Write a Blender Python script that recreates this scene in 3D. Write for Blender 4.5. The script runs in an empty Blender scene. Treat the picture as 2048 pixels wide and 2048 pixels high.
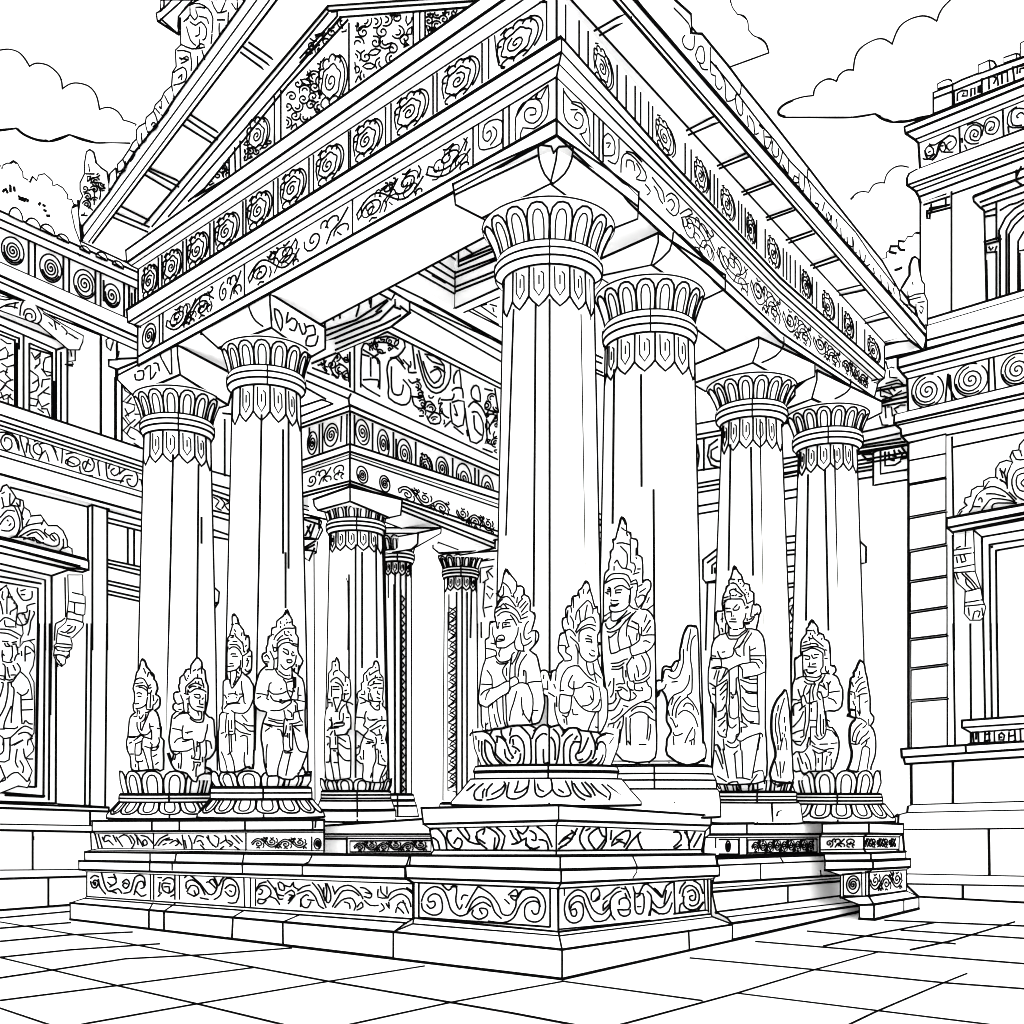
import bpy, math, random
from mathutils import Vector, geometry

sc = bpy.context.scene
COL = sc.collection
# ---------------------------------------------------------------- survey frame
# camera level at eye height, the temple's two wall directions LD (to the left)
# and RD (to the right); a, b are metres along them from the plinth corner C0.
F, CX, YH, EYE = 2307.0, 1024.0, 1581.0, 1.6
LD = Vector((-.794, .608, 0)).normalized()
RD = Vector((.608, .794, 0)).normalized()
C0 = Vector((.421, 9.714, 0))
CAM = Vector((0, 0, EYE))
W, M, S = 5.8, 4.6, 3.5          # line widths


def ray(x, y):
    return Vector(((x - CX) / F, 1.0, (YH - y) / F))


def P(a, b, z):
    q = C0 + LD * a + RD * b
    return Vector((q.x, q.y, z))


def ab(p):
    v = Vector((p.x, p.y, 0)) - C0
    return v.dot(LD), v.dot(RD)


def sd(d):                       # facing plane at depth d
    return lambda x, y: d


def sa(a):                       # vertical wall a = const
    k = a + C0.dot(LD)

    def f(x, y):
        return k / (Vector(((x - CX) / F, 1, 0)).dot(LD))
    return f


def sb(b):                       # vertical wall b = const
    k = b + C0.dot(RD)

    def f(x, y):
        return k / (Vector(((x - CX) / F, 1, 0)).dot(RD))
    return f


def sz(z):
    return lambda x, y: (z - EYE) / ((YH - y) / F)


def scyl(cx, d, r):
    """round surface of radius r about a vertical axis"""
    def f(x, y):
        u = (x - cx) * d / F
        rr = r(y) if callable(r) else r
        q = min(abs(u) / rr, .985)
        return d - rr * math.sqrt(1 - q * q)
    return f


def on(surf, x, y, h=0.0):
    return CAM + ray(x, y) * (surf(x, y) - h)


def pts(s, ox=0, oy=0, size=1932.0):
    """'x,y x,y ...' read in a survey window -> sheet coordinates"""
    k = size / 1932.0
    out = []
    for t in s.split():
        a, b = t.split(',')
        out.append((ox + float(a) * k, oy + float(b) * k))
    return out


def lines(s, ox=0, oy=0, size=1932.0):
    return [pts(q, ox, oy, size) for q in s.split('/') if q.strip()]


def smooth(pl, n=3, closed=False):
    """Catmull-Rom through the points"""
    if len(pl) < 3:
        return pl
    m = len(pl)
    out = []
    rng = range(m) if closed else range(m - 1)
    for i in rng:
        if closed:
            p0, p1, p2, p3 = pl[(i - 1) % m], pl[i], pl[(i + 1) % m], pl[(i + 2) % m]
        else:
            p0, p1, p2, p3 = pl[max(i - 1, 0)], pl[i], pl[i + 1], pl[min(i + 2, m - 1)]
        for k in range(n):
            t = k / n
            t2, t3 = t * t, t * t * t
            out.append(tuple(.5 * (2 * b + (c - a) * t + (2 * a - 5 * b + 4 * c - d) * t2 + (3 * b - a - 3 * c + d) * t3)
                             for a, b, c, d in zip(p0, p1, p2, p3)))
    if not closed:
        out.append(tuple(pl[-1]))
    return out


# ---------------------------------------------------------------- materials
def stone_material(name, base, lo, scale):
    m = bpy.data.materials.new(name)
    m.use_nodes = True
    nt = m.node_tree
    b = nt.nodes['Principled BSDF']
    b.inputs['Roughness'].default_value = .95
    b.inputs['Specular IOR Level'].default_value = 0
    n = nt.nodes.new('ShaderNodeTexNoise')
    n.inputs['Scale'].default_value = scale
    r = nt.nodes.new('ShaderNodeValToRGB')
    r.color_ramp.elements[0].color = (lo, lo, lo, 1)
    r.color_ramp.elements[1].color = (base, base, base, 1)
    g = nt.nodes.new('ShaderNodeNewGeometry')
    nt.links.new(g.outputs['Position'], n.inputs['Vector'])
    nt.links.new(n.outputs['Fac'], r.inputs['Fac'])
    nt.links.new(r.outputs['Color'], b.inputs['Base Color'])
    return m


WHITE = stone_material('white_limewashed_stone', .95, .93, 3.0)
PAVE = stone_material('white_paving_stone', .94, .92, 1.5)
LEAF = stone_material('white_leaf', .93, .91, 6.0)
VAPOUR = stone_material('white_cloud', .94, .92, .3)
INK = stone_material('black_line_inlay', .002, .001, 5.0)


# ---------------------------------------------------------------- mesh builder
class MB:
    def __init__(s):
        s.v, s.f, s.m = [], [], []

    def poly(s, p, mat=0):
        i = len(s.v)
        s.v += [tuple(q) for q in p]
        s.f.append(tuple(range(i, i + len(p))))
        s.m.append(mat)

    def tube(s, p, r, closed=False, sides=5):
        q = []
        for t in p:
            t = Vector(t)
            if not q or (t - q[-1]).length > r * .12:
                q.append(t)
        if closed and len(q) > 2 and (q[0] - q[-1]).length < r * .2:
            q.pop()
        n = len(q)
        if n < 2:
            if n == 1:      # a dot
                q = [q[0] - Vector((r * .7, 0, 0)), q[0] + Vector((r * .7, 0, 0))]
                n = 2
                closed = False
            else:
                return
        tang = []
        for i in range(n):
            if closed:
                a, b = q[i - 1], q[(i + 1) % n]
            else:
                a, b = q[max(i - 1, 0)], q[min(i + 1, n - 1)]
            d = b - a
            if d.length < 1e-9:
                d = Vector((1, 0, 0))
            tang.append(d.normalized())
        up = Vector((.313, -.83, .46))
        up = (up - tang[0] * up.dot(tang[0]))
        if up.length < .05:
            up = Vector((1, .2, .1)) - tang[0] * Vector((1, .2, .1)).dot(tang[0])
        up.normalize()
        base = len(s.v)
        for i in range(n):
            up = up - tang[i] * up.dot(tang[i])
            if up.length < 1e-6:
                up = tang[i].orthogonal()
            up.normalize()
            bi = tang[i].cross(up)
            c = q[i]
            e = 0
            if not closed and i == 0:
                e = -r * .5
            elif not closed and i == n - 1:
                e = r * .5
            c = c + tang[i] * e
            for k in range(sides):
                an = 2 * math.pi * k / sides
                s.v.append(tuple(c + up * (r * math.cos(an)) + bi * (r * math.sin(an))))
        for i in range(n if closed else n - 1):
            j = (i + 1) % n
            for k in range(sides):
                k2 = (k + 1) % sides
                s.f.append((base + i * sides + k, base + i * sides + k2, base + j * sides + k2, base + j * sides + k))
                s.m.append(1)
        if not closed:
            s.f.append(tuple(base + k for k in range(sides)))
            s.m.append(1)
            s.f.append(tuple(base + (n - 1) * sides + k for k in range(sides)))
            s.m.append(1)

    def line(s, p, w=M, closed=False):
        """a black line inlaid along points in the place; w = stroke weight"""
        if len(p) < 1:
            return
        d = sum(q[1] for q in p) / len(p)
        r = w * .5 * d / F
        # a stroke at the foot of a wall lies on the paving, not under it
        p = [Vector((q[0], q[1], r * .8)) if -.25 < q[2] < r * .8 else q for q in p]
        s.tube(p, r, closed)

    def draw(s, surf, pls, w=S, h=.004, sm=0, closed=False):
        for pl in pls:
            if sm:
                pl = smooth(pl, sm, closed)
            s.line([on(surf, x, y, h) for x, y in pl], w, closed)

    def loft(s, st, ws=None, ends=True, mat=0, endw=None):
        """st: stations (lists of points); ws: stroke weight of each lengthwise edge"""
        n = len(st[0])
        for A, B in zip(st[:-1], st[1:]):
            for i in range(n - 1):
                if (A[i] - A[i + 1]).length < 1e-6 and (B[i] - B[i + 1]).length < 1e-6:
                    continue
                s.poly([A[i], B[i], B[i + 1], A[i + 1]], mat)
        if ws:
            for i in range(n):
                if ws[i]:
                    for A, B in zip(st[:-1], st[1:]):
                        s.line([A[i], B[i]], ws[i])
        if endw:
            for k, w in enumerate(endw):
                if w:
                    s.line(st[k], w)

    def block(s, a0, a1, b0, b1, z0, z1, w=0, skip=()):
        c = [P(a, b, z) for z in (z0, z1) for b in (b0, b1) for a in (a0, a1)]
        for q in ((0, 1, 3, 2), (4, 5, 7, 6), (0, 1, 5, 4), (2, 3, 7, 6), (0, 2, 6, 4), (1, 3, 7, 5)):
            s.poly([c[i] for i in q])
        if w:
            for i, j in ((0, 1), (1, 3), (3, 2), (2, 0), (4, 5), (5, 7), (7, 6), (6, 4), (0, 4), (1, 5), (2, 6), (3, 7)):
                s.line([c[i], c[j]], w)

    def obj(s, name, parent=None, label=None, cat=None, kind=None, group=None, mat=None):
        me = bpy.data.meshes.new(name)
        me.from_pydata(s.v, [], s.f)
        me.materials.append(mat or WHITE)
        me.materials.append(INK)
        me.polygons.foreach_set('material_index', s.m)
        me.update()
        o = bpy.data.objects.new(name, me)
        COL.objects.link(o)
        tag(o, label, cat, kind, group)
        if parent:
            o.parent = parent
        return o


def tag(o, label=None, cat=None, kind=None, group=None):
    if label:
        o['label'] = label
    if cat:
        o['category'] = cat
    if kind:
        o['kind'] = kind
    if group:
        o['group'] = group


def empty(name, label, cat, group=None):
    o = bpy.data.objects.new(name, None)
    o.empty_display_size = .3
    COL.objects.link(o)
    tag(o, label, cat, None, group)
    return o


# ---------------------------------------------------------------- courses of masonry
def band(mb, kind, c, rows, inn=.6, top=True, bot=False, endw=(M, M), mid=None):
    """a moulded course on a wall plane ('a' or 'b' = c). rows from top to bottom:
    (e, x0, y0, x1, y1, w): proud by e, its edge running between two surveyed points"""
    fn = sa if kind == 'a' else sb
    A, B, ws = [], [], []
    for e, x0, y0, x1, y1, w in rows:
        s_ = fn(c - e)
        A.append(on(s_, x0, y0))
        B.append(on(s_, x1, y1))
        ws.append(w)
    if top or bot:
        n = (LD if kind == 'a' else RD) * inn
        if top:
            A.insert(0, A[0] + n); B.insert(0, B[0] + n); ws.insert(0, 0)
        if bot:
            A.append(A[-1] + n); B.append(B[-1] + n); ws.append(0)
    mb.loft([A, B], ws)
    k = 1 if top else 0
    m = len(A) - (1 if bot else 0)
    if endw[0]:
        mb.line(A[k:m], endw[0])
    if endw[1]:
        mb.line(B[k:m], endw[1])
    return A, B


def wing(mb, ac, bc, rows, inn=.8, top=True, bot=False, endw=(M, M, M), ret=.5, hide=()):
    """a corner of masonry: rows (e, (xl,yl), (xc,yc), (xr,yr), w) from top to bottom; any number
    of further points on the right may follow the corner as extra tuples before w"""
    st = None
    ws = []
    for row in rows:
        e, w = row[0], row[-1]
        pl = row[1:-1]
        a, b = ac - e, bc - e
        q = P(a, b, 0)
        cp = Vector((q.x, q.y, EYE + (YH - pl[1][1]) / F * q.y))
        Lp = on(sb(b), *pl[0])
        R = [on(sa(a), *t) for t in pl[2:]]
        seq = [Lp, cp] + R
        if ret:
            seq = [Lp + RD * ret] + seq + [R[-1] + LD * ret]
        if st is None:
            st = [[] for _ in seq]
        for k, t in enumerate(seq):
            st[k].append(t)
        ws.append(w)
    n = len(st)
    if top or bot:
        off = []
        for k in range(n):
            first = 1 if ret else 0
            if k <= first:
                off.append(RD * inn)
            elif k == first + 1:
                off.append((LD + RD) * inn)
            else:
                off.append(LD * inn)
        for k in range(n):
            if top:
                st[k].insert(0, st[k][0] + off[k])
            if bot:
                st[k].append(st[k][-1] + off[k])
        if top:
            ws = [0] + ws
        if bot:
            ws = ws + [0]
    mb.loft(st, None)
    k0 = 1 if ret else 0
    k1 = n - 1 if ret else n
    for i, w in enumerate(ws):
        if w:
            mb.line([st[k][i] for k in range(k0, k1)], w)
            if ret and w > S:
                mb.line([st[0][i], st[1][i]], w * .8)
                mb.line([st[-2][i], st[-1][i]], w * .8)
    lo, hi = (1 if top else 0), (len(ws) - 1 if bot else len(ws))
    for k, w in zip((k0, k0 + 1, k1 - 1), endw):
        if w:
            mb.line(st[k][lo:hi], w)
    return st


# ---------------------------------------------------------------- turned work
class Turned:
    """a round member about a vertical axis seen at cx, depth d; prof: (y, half width) top to bottom"""
    def __init__(s, cx, d, prof):
        s.cx, s.d = cx, d
        s.x, s.y = (cx - CX) / F * d, d
        s.pr = []
        for y, hw in prof:
            r = hw * d / F
            s.pr.append((EYE + (YH - y) / F * (d - r), r))
        s.py = prof
        k = Vector((-s.x, -s.y, 0)).normalized()
        s.k = k                             # towards the viewer's side
        s.t = Vector((-k.y, k.x, 0))        # to the right

    def pt(s, th, z, r):
        q = s.k * (r * math.cos(th)) + s.t * (r * math.sin(th))
        return Vector((s.x + q.x, s.y + q.y, z))

    def rz(s, z):
        p = s.pr
        if z >= p[0][0]:
            return p[0][1]
        for (z0, r0), (z1, r1) in zip(p[:-1], p[1:]):
            if z1 <= z <= z0:
                return r0 + (r1 - r0) * (z0 - z) / max(z0 - z1, 1e-6)
        return p[-1][1]

    def on(s, th, z, h=.006):
        return s.pt(th, z, s.rz(z) + h)

    def build(s, mb, rings, seg=40, sil=M, caps=True):
        n = len(s.pr)
        ring = [[s.pt(2 * math.pi * k / seg, z, r) for k in range(seg)] for z, r in s.pr]
        for i in range(n - 1):
            for k in range(seg):
                k2 = (k + 1) % seg
                mb.poly([ring[i][k], ring[i][k2], ring[i + 1][k2], ring[i + 1][k]])
        if caps:
            mb.poly(ring[0]); mb.poly(ring[-1])
        for i, w in enumerate(rings):
            if w:
                mb.line(ring[i], w, True)
        if sil:
            for sg in (-1, 1):
                mb.line([s.pt(sg * math.acos(min(r / s.d, 1)), z, r) for z, r in s.pr], sil)

    def petals(s, mb, z0, z1, n, ph=0, w=M, inner=True, tip=.35, down=False, pointed=False, both=False):
        """a ring of petals between heights z0 (foot) and z1 (tip)"""
        st = 2 * math.pi / n
        for k in range(n):
            c = ph + k * st
            cc = (c + math.pi) % (2 * math.pi) - math.pi
            if abs(cc) > 1.5:
                continue
            for sc_, ww in (((1.0, w), (.5, S)) if inner and abs(cc) < 1.15 else ((1.0, w),)):
                q = []
                hh = z1 - z0
                hw = st * .5 * sc_
                if pointed:
                    prof = [(-1, 0), (-1, .45), (-.86, .68), (-.45, .86), (0, 1), (.45, .86), (.86, .68), (1, .45), (1, 0)]
                else:
                    prof = [(-.93, 0), (-.98, .35), (-.96, .62), (-.78, .84), (-.42, .97), (0, 1), (.42, .97), (.78, .84), (.96, .62), (.98, .35), (.93, 0)]
                for u, v in prof:
                    vv = v * (1 if sc_ == 1 else .82)
                    q.append(s.on(c + u * hw, z0 + hh * vv))
                mb.line(q, ww)


def relief(mb, outline, surf, H=.12, R=28.0, back=.10, w=W, inner=(), wi=S, step=9.0, sm=0, h0=.03, smi=1):
    """a carved figure: swells from its outline to H at R inside it; inner strokes lie on the swell"""
    ol = smooth(outline, sm, True) if sm else list(outline)
    n = len(ol)
    segs = list(zip(ol, ol[1:] + ol[:1]))

    def inside(x, y):
        c = False
        for (x0, y0), (x1, y1) in segs:
            if (y0 > y) != (y1 > y) and x < (x1 - x0) * (y - y0) / (y1 - y0) + x0:
                c = not c
        return c

    def dist(x, y):
        b = 1e9
        for (x0, y0), (x1, y1) in segs:
            dx, dy = x1 - x0, y1 - y0
            l2 = dx * dx + dy * dy
            t = 0 if l2 == 0 else max(0, min(1, ((x - x0) * dx + (y - y0) * dy) / l2))
            d = (x - x0 - t * dx) ** 2 + (y - y0 - t * dy) ** 2
            if d < b:
                b = d
        return math.sqrt(b)

    def hgt(x, y):
        if not inside(x, y):
            return h0
        q = 1 - min(dist(x, y) / R, 1)
        return h0 + (H - h0) * math.sqrt(1 - q * q)

    vs = [Vector(p) for p in ol]
    x0, x1 = min(p[0] for p in ol), max(p[0] for p in ol)
    y0, y1 = min(p[1] for p in ol), max(p[1] for p in ol)
    gx = x0 + step * .5
    k = 0
    extra = []
    while gx < x1:
        gy = y0 + step * (.5 if k % 2 else .1)
        while gy < y1:
            if inside(gx, gy) and dist(gx, gy) > step * .45:
                extra.append(Vector((gx, gy)))
            gy += step
        gx += step
        k += 1
    co, _, fa, _, _, _ = geometry.delaunay_2d_cdt(vs + extra, [], [list(range(n))], 1, 1e-4)
    base = len(mb.v)
    for c in co:
        mb.v.append(tuple(on(surf, c.x, c.y, hgt(c.x, c.y) if dist(c.x, c.y) > .05 else h0)))
    for f in fa:
        mb.f.append(tuple(base + i for i in f)); mb.m.append(0)
    fr = [on(surf, x, y, h0) for x, y in ol]
    bk = [on(surf, x, y, -back) for x, y in ol]
    for i in range(n):
        j = (i + 1) % n
        mb.poly([fr[i], fr[j], bk[j], bk[i]])
    mb.poly(bk)
    if w:
        mb.line(fr, w, True)
    for item in inner:
        ww = wi
        if isinstance(item, tuple) and len(item) == 2 and isinstance(item[0], (int, float)) and isinstance(item[1], list):
            ww, item = item
        pl = smooth(item, 2) if smi else item
        # short steps so that the stroke hugs the swell
        q = []
        for (ax, ay), (bx, by) in zip(pl[:-1], pl[1:]):
            m = max(1, int(math.hypot(bx - ax, by - ay) / 7))
            for t in range(m):
                q.append((ax + (bx - ax) * t / m, ay + (by - ay) * t / m))
        q.append(pl[-1])
        mb.line([on(surf, x, y, hgt(x, y) + .008) for x, y in q], ww)
    return hgt


# ---------------------------------------------------------------- carved ornament, drawn in panel units
def quad_map(q):
    tl, tr, br, bl = q

    def f(u, v):          # v up
        return (tl * (1 - u) + tr * u) * v + (bl * (1 - u) + br * u) * (1 - v)
    return f


def quad_px(surf, x0, y0t, y0b, x1, y1t, y1b, h=.006):
    return [on(surf, x0, y0t, h), on(surf, x1, y1t, h), on(surf, x1, y1b, h), on(surf, x0, y0b, h)]


def arc(cx, cy, rx, ry, a0, a1, n=10):
    return [(cx + rx * math.cos(math.radians(a0 + (a1 - a0) * i / n)), cy + ry * math.sin(math.radians(a0 + (a1 - a0) * i / n))) for i in range(n + 1)]


def spiral(cx, cy, r, turns=1.6, a0=0, sgn=1, r1=.12, n=None):
    n = n or int(turns * 14)
    out = []
    for i in range(n + 1):
        t = i / n
        a = math.radians(a0) + sgn * turns * 2 * math.pi * t
        rr = r * ((1 - t) + r1 * t)
        out.append((cx + rr * math.cos(a), cy + rr * math.sin(a)))
    return out


def lay(mb, q, pls, w=S, asp=None):
    """pls in units of panel height, x to asp"""
    f = quad_map(q)
    asp = asp or ((q[0] - q[1]).length / max((q[0] - q[3]).length, 1e-6))
    for pl in pls:
        ww = w
        if isinstance(pl, tuple):
            ww, pl = pl
        mb.line([f(x / asp, y) for x, y in pl], ww)


def aspect(q):
    return (q[0] - q[1]).length / max((q[0] - q[3]).length, 1e-6)


def rosette(cx, cy, r, rnd, style=0):
    """a leafy roundel"""
    out = []
    e = rnd.uniform(.85, 1.0)
    if style == 0:       # leaf-wrapped whorl, as on the main frieze
        def T(q):
            return [(cx + x * r, cy + y * r) for x, y in q]
        w = [.62 + .05 * math.sin(6 * t) for t in [2 * math.pi * i / 24 for i in range(25)]]
        out.append(T([(-.08 + w[i] * math.cos(2 * math.pi * i / 24), -.08 + w[i] * 1.06 * math.sin(2 * math.pi * i / 24)) for i in range(25)]))
        out.append(T(spiral(-.08, -.08, .42, 1.5, rnd.uniform(20, 160), rnd.choice((1, -1)), .15, 16)))
        out.append(T(arc(-.02, -.05, .86, .96, -75, 80, 12)))
        out.append(T(arc(.05, -.05, .98, 1.0, -50, 62, 9)))
        for a, q in ((150, .2), (118, .22), (86, .22), (55, .2)):
            x, y = .74 * math.cos(math.radians(a)) - .05, .8 * math.sin(math.radians(a))
            out.append(T(arc(x, y, q, q * .9, a - 100, a + 110, 6)))
        out.append(T(arc(-.45, -.82, .3, .2, 20, 240, 6)))
        out.append(T(arc(.1, -.88, .3, .16, 10, 200, 6)))
        out.append(T([(-.85, .5), (-.9, 0), (-.8, -.55)]))
        out.append(T([(-.75, .85), (-.5, 1.0)]))
    elif style == 1:     # plain concentric whorl
        out.append(arc(cx, cy, r * .95, r, 0, 360, 24))
        out.append(spiral(cx, cy, r * .72, 2.3, rnd.uniform(0, 360), 1, .06))
    else:                # flower
        out.append(arc(cx, cy, r * .9, r, 0, 360, 22))
        out.append(arc(cx, cy, r * .28, r * .3, 0, 360, 10))
        for k in range(5):
            a = 72 * k + 20
            out.append(arc(cx + r * .55 * math.cos(math.radians(a)), cy + r * .55 * math.sin(math.radians(a)), r * .24, r * .24, a - 100, a + 100, 6))
    return out


def vine(asp, rnd, period=1.55):
    """a running scroll filling a panel asp wide"""
    n = max(1, round(asp / period))
    st = asp / n
    out = []
    g0 = rnd.choice((-1, 1))
    wave = lambda x: .5 + g0 * .36 * math.sin(math.pi * x / st)
    N = n * 9
    out.append([(asp * i / N, wave(asp * i / N)) for i in range(N + 1)])
    for k in range(n):
        sg = g0 if k % 2 == 0 else -g0
        cx, cy = (k + .5) * st, .5 - sg * .1
        rx, ry = st * .34, .31
        q = spiral(0, 0, 1, 1.45, 180 if sg > 0 else 180, -sg, .14, 20)
        out.append([(cx + x * rx, cy + y * ry) for x, y in q])
        out.append([((k + .02) * st, .5), ((k + .06) * st, .5 - sg * .2), (cx - rx, cy)])
        for u, v, r_ in ((.98, .3, .16), (.86, .4, .12), (1.1, .4, .12)):
            bx, by = (k + u) * st, .5 - -sg * v
            if .05 < bx < asp - .05:
                out.append(arc(bx, by, st * r_ * .8, r_ * .8, 200 if sg > 0 else -20, (200 if sg > 0 else -20) + 230, 7))
        out.append([(cx - st * .1, .5 - sg * .44), (cx - st * .02, .5 - sg * .38), (cx + st * .12, .5 - sg * .45)])
        out.append([(cx + rx * 1.1, cy + sg * .05), (cx + rx * 1.25, cy - sg * .15), (cx + rx * 1.05, cy - sg * .3)])
    return [[(min(max(x, .01), asp - .01), min(max(y, .02), .98)) for x, y in q] for q in out]


def leaf_band(asp, rnd, period=1.15):
    """crowded little leaves and curls"""
    out = []
    n = max(2, round(asp / period))
    st = asp / n
    for k in range(n):
        cx = (k + .5) * st
        t = k % 3
        if t == 0:
            q = spiral(0, 0, 1, 1.4, rnd.uniform(0, 360), 1, .12, 16)
            out.append([(cx + x * st * .4, .5 + y * .38) for x, y in q])
            out.append(arc(cx + st * .45, .8, st * .14, .14, -60, 200, 6))
        elif t == 1:
            out.append([(cx - st * .45, .12), (cx - .25 * st, .45), (cx + st * .1, .6), (cx + st * .42, .92)])
            out.append(arc(cx + st * .15, .28, st * .3, .2, 190, -30, 7))
            out.append(arc(cx - st * .2, .74, st * .24, .18, 220, -20, 7))
            out.append([(cx, .3), (cx + st * .15, .15)])
        else:
            out.append(arc(cx, .66, st * .36, .24, -30, 210, 8))
            out.append(arc(cx, .28, st * .34, .2, 20, 250, 8))
            out.append([(cx - st * .05, .35), (cx + st * .05, .62)])
            out.append(arc(cx + st * .3, .2, st * .14, .13, 60, 260, 5))
    return out


def lotus_band(asp, rnd):
    out = []
    n = max(1, round(asp / 4.4))
    st = asp / n
    k_ = st / 2.0
    for k in range(n):
        c = (k + .5) * st
        def X(p):
            return [(c + x * k_, y) for x, y in p]
        for g in (-1, 1):
            out.append(X([(g * .08, .04), (g * .24, .3), (g * .28, .6), (g * .17, .86), (g * .03, .97)]))
            out.append(X([(g * .3, .05), (g * .4, .35), (g * .38, .75), (g * .28, .97)]))
            out.append(X([(g * .45, .95), (g * .55, .6), (g * .72, .42), (g * .9, .3), (g * .99, .02)]))
            out.append(X([(g * .58, .97), (g * .68, .72), (g * .84, .6), (g * .99, .42)]))
            out.append(X(spiral(g * .62, .26, .15, 1.1, 90 - g * 90, g, .2)))
            out.append(X([(g * .86, .95), (g * .8, .78), (g * .9, .68)]))
        out.append(X([(-.1, .3), (0, .6), (.02, .9)]))
    return out


def foliage(mb, surf, poly, gap, seed=1, w=S, h=.008, size=1.0, hf=None):
    """close-set carved curls and leaves filling an outline"""
    r_ = random.Random(seed)
    segs = list(zip(poly, poly[1:] + poly[:1]))

    def ins(x, y):
        c = False
        for (x0, y0), (x1, y1) in segs:
            if (y0 > y) != (y1 > y) and x < (x1 - x0) * (y - y0) / (y1 - y0) + x0:
                c = not c
        return c
    x0, x1 = min(p[0] for p in poly), max(p[0] for p in poly)
    y0, y1 = min(p[1] for p in poly), max(p[1] for p in poly)
    got = []
    for _ in range(1500):
        x, y = r_.uniform(x0, x1), r_.uniform(y0, y1)
        if not ins(x, y) or any((x - a) ** 2 + (y - b) ** 2 < gap * gap for a, b in got):
            continue
        got.append((x, y))
        g = gap * .55 * size
        t = r_.random()
        a = r_.uniform(0, 360)
        if t < .4:
            q = [spiral(x, y, g, 1.3, a, r_.choice((1, -1)), .15, 14)]
        elif t < .75:
            q = [arc(x, y, g, g, a, a + 220, 8), arc(x, y, g * .45, g * .45, a + 20, a + 200, 6)]
        else:
            c_, s_ = math.cos(math.radians(a)), math.sin(math.radians(a))
            lf_ = [(-1, 0), (-.3, .45), (.4, .4), (1, 0), (.4, -.4), (-.3, -.45), (-1, 0)]
            q = [[(x + g * (u * c_ - v * s_), y + g * (u * s_ + v * c_)) for u, v in lf_], [(x - g * .7 * c_, y - g * .7 * s_), (x + g * .5 * c_, y + g * .5 * s_)]]
        for pl in q:
            pl = [p for p in pl if ins(*p)]
            if len(pl) > 2:
                if hf:
                    mb.line([on(surf, u, v, hf(u, v) + h) for u, v in pl], w)
                else:
                    mb.line([on(surf, u, v, h) for u, v in pl], w)
# ================================================================ camera, sky, light, ground
cam = bpy.data.cameras.new('camera')
cam.sensor_width = 36
cam.lens = F / 2048 * 36
cam.shift_y = (YH - 1024) / 2048
cam.clip_start = .05
cam.clip_end = 2000
co = bpy.data.objects.new('camera', cam)
co.location = CAM
co.rotation_euler = (math.pi / 2, 0, 0)
COL.objects.link(co)
sc.camera = co

wd = bpy.data.worlds.new('World')
sc.world = wd
wd.use_nodes = True
nt = wd.node_tree
bg = nt.nodes['Background']
sky = nt.nodes.new('ShaderNodeTexSky')
sky.sky_type = 'NISHITA'
sky.sun_disc = False
sky.sun_elevation = math.radians(22)
sky.sun_rotation = math.radians(184)
hs = nt.nodes.new('ShaderNodeHueSaturation')        # high white overcast: the sky's own light, whitened
hs.inputs['Saturation'].default_value = 0
mx = nt.nodes.new('ShaderNodeMixRGB')
mx.inputs['Fac'].default_value = .93
mx.inputs['Color2'].default_value = (9.5, 9.5, 9.5, 1)
nt.links.new(sky.outputs['Color'], hs.inputs['Color'])
nt.links.new(hs.outputs['Color'], mx.inputs['Color1'])
nt.links.new(mx.outputs['Color'], bg.inputs['Color'])
bg.inputs['Strength'].default_value = .12

sun = bpy.data.lights.new('sun', 'SUN')
sun.energy = 1.2
sun.angle = math.radians(60)
sun.color = (1, .99, .97)
so = bpy.data.objects.new('sun', sun)
so.rotation_euler = (math.radians(68), 0, math.radians(4))
so.location = (0, 0, 30)
COL.objects.link(so)

# ---- paved court: one sheet with narrow black joints
g = MB()
R_ = 400
g.poly([(-R_, -R_, 0), (R_, -R_, 0), (R_, R_, 0), (-R_, R_, 0)])
gs = sz(0.0)
k = 1024 / 1092
GL = lambda s, x: [[(x + a * k, 1800 + b * k) for a, b in q] for q in lines(s)]
g.draw(gs, GL('-60,38 0,48 268,93 420,122 700,175 960,220 1092,243 1202,264 1320,285/-60,110 0,124 250,184 420,223 590,264 700,290/-60,212 0,232 95,264 180,290/-40,44 0,40 150,26/-40,66 0,62 150,50/-40,94 0,90 150,76 282,70/-40,128 0,124 150,108 340,95/'
              '-40,173 0,168 268,127 440,118 622,104/-40,222 0,216 250,184 545,145/60,290 190,264 420,223 700,175 905,142/640,290 760,264 960,220 1092,195 1200,175', 0) +
       GL('110,175 405,216/480,200 995,264 1180,287/380,125 645,150 920,178 1160,196/520,90 780,112 1160,143/630,68 945,95/795,45 1160,60/830,66 1160,88/140,290 245,264 480,200 645,150 782,112/670,290 725,264 775,240 920,178 970,158/665,100 770,75 900,50/850,108 940,88 1072,48', 1024), M - .4, .006)
g.obj('paved_ground', kind='structure', mat=PAVE)

# ================================================================ the temple
TEMPLE = empty('temple', 'white columned temple porch with carved gable and lotus columns, in the middle of the court', 'temple')
TEMPLE.location = (0, 0, 0)

def X(t, x, y, wd_):
    return lines(t, x, y, wd_ * 1932 / 1092)


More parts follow.
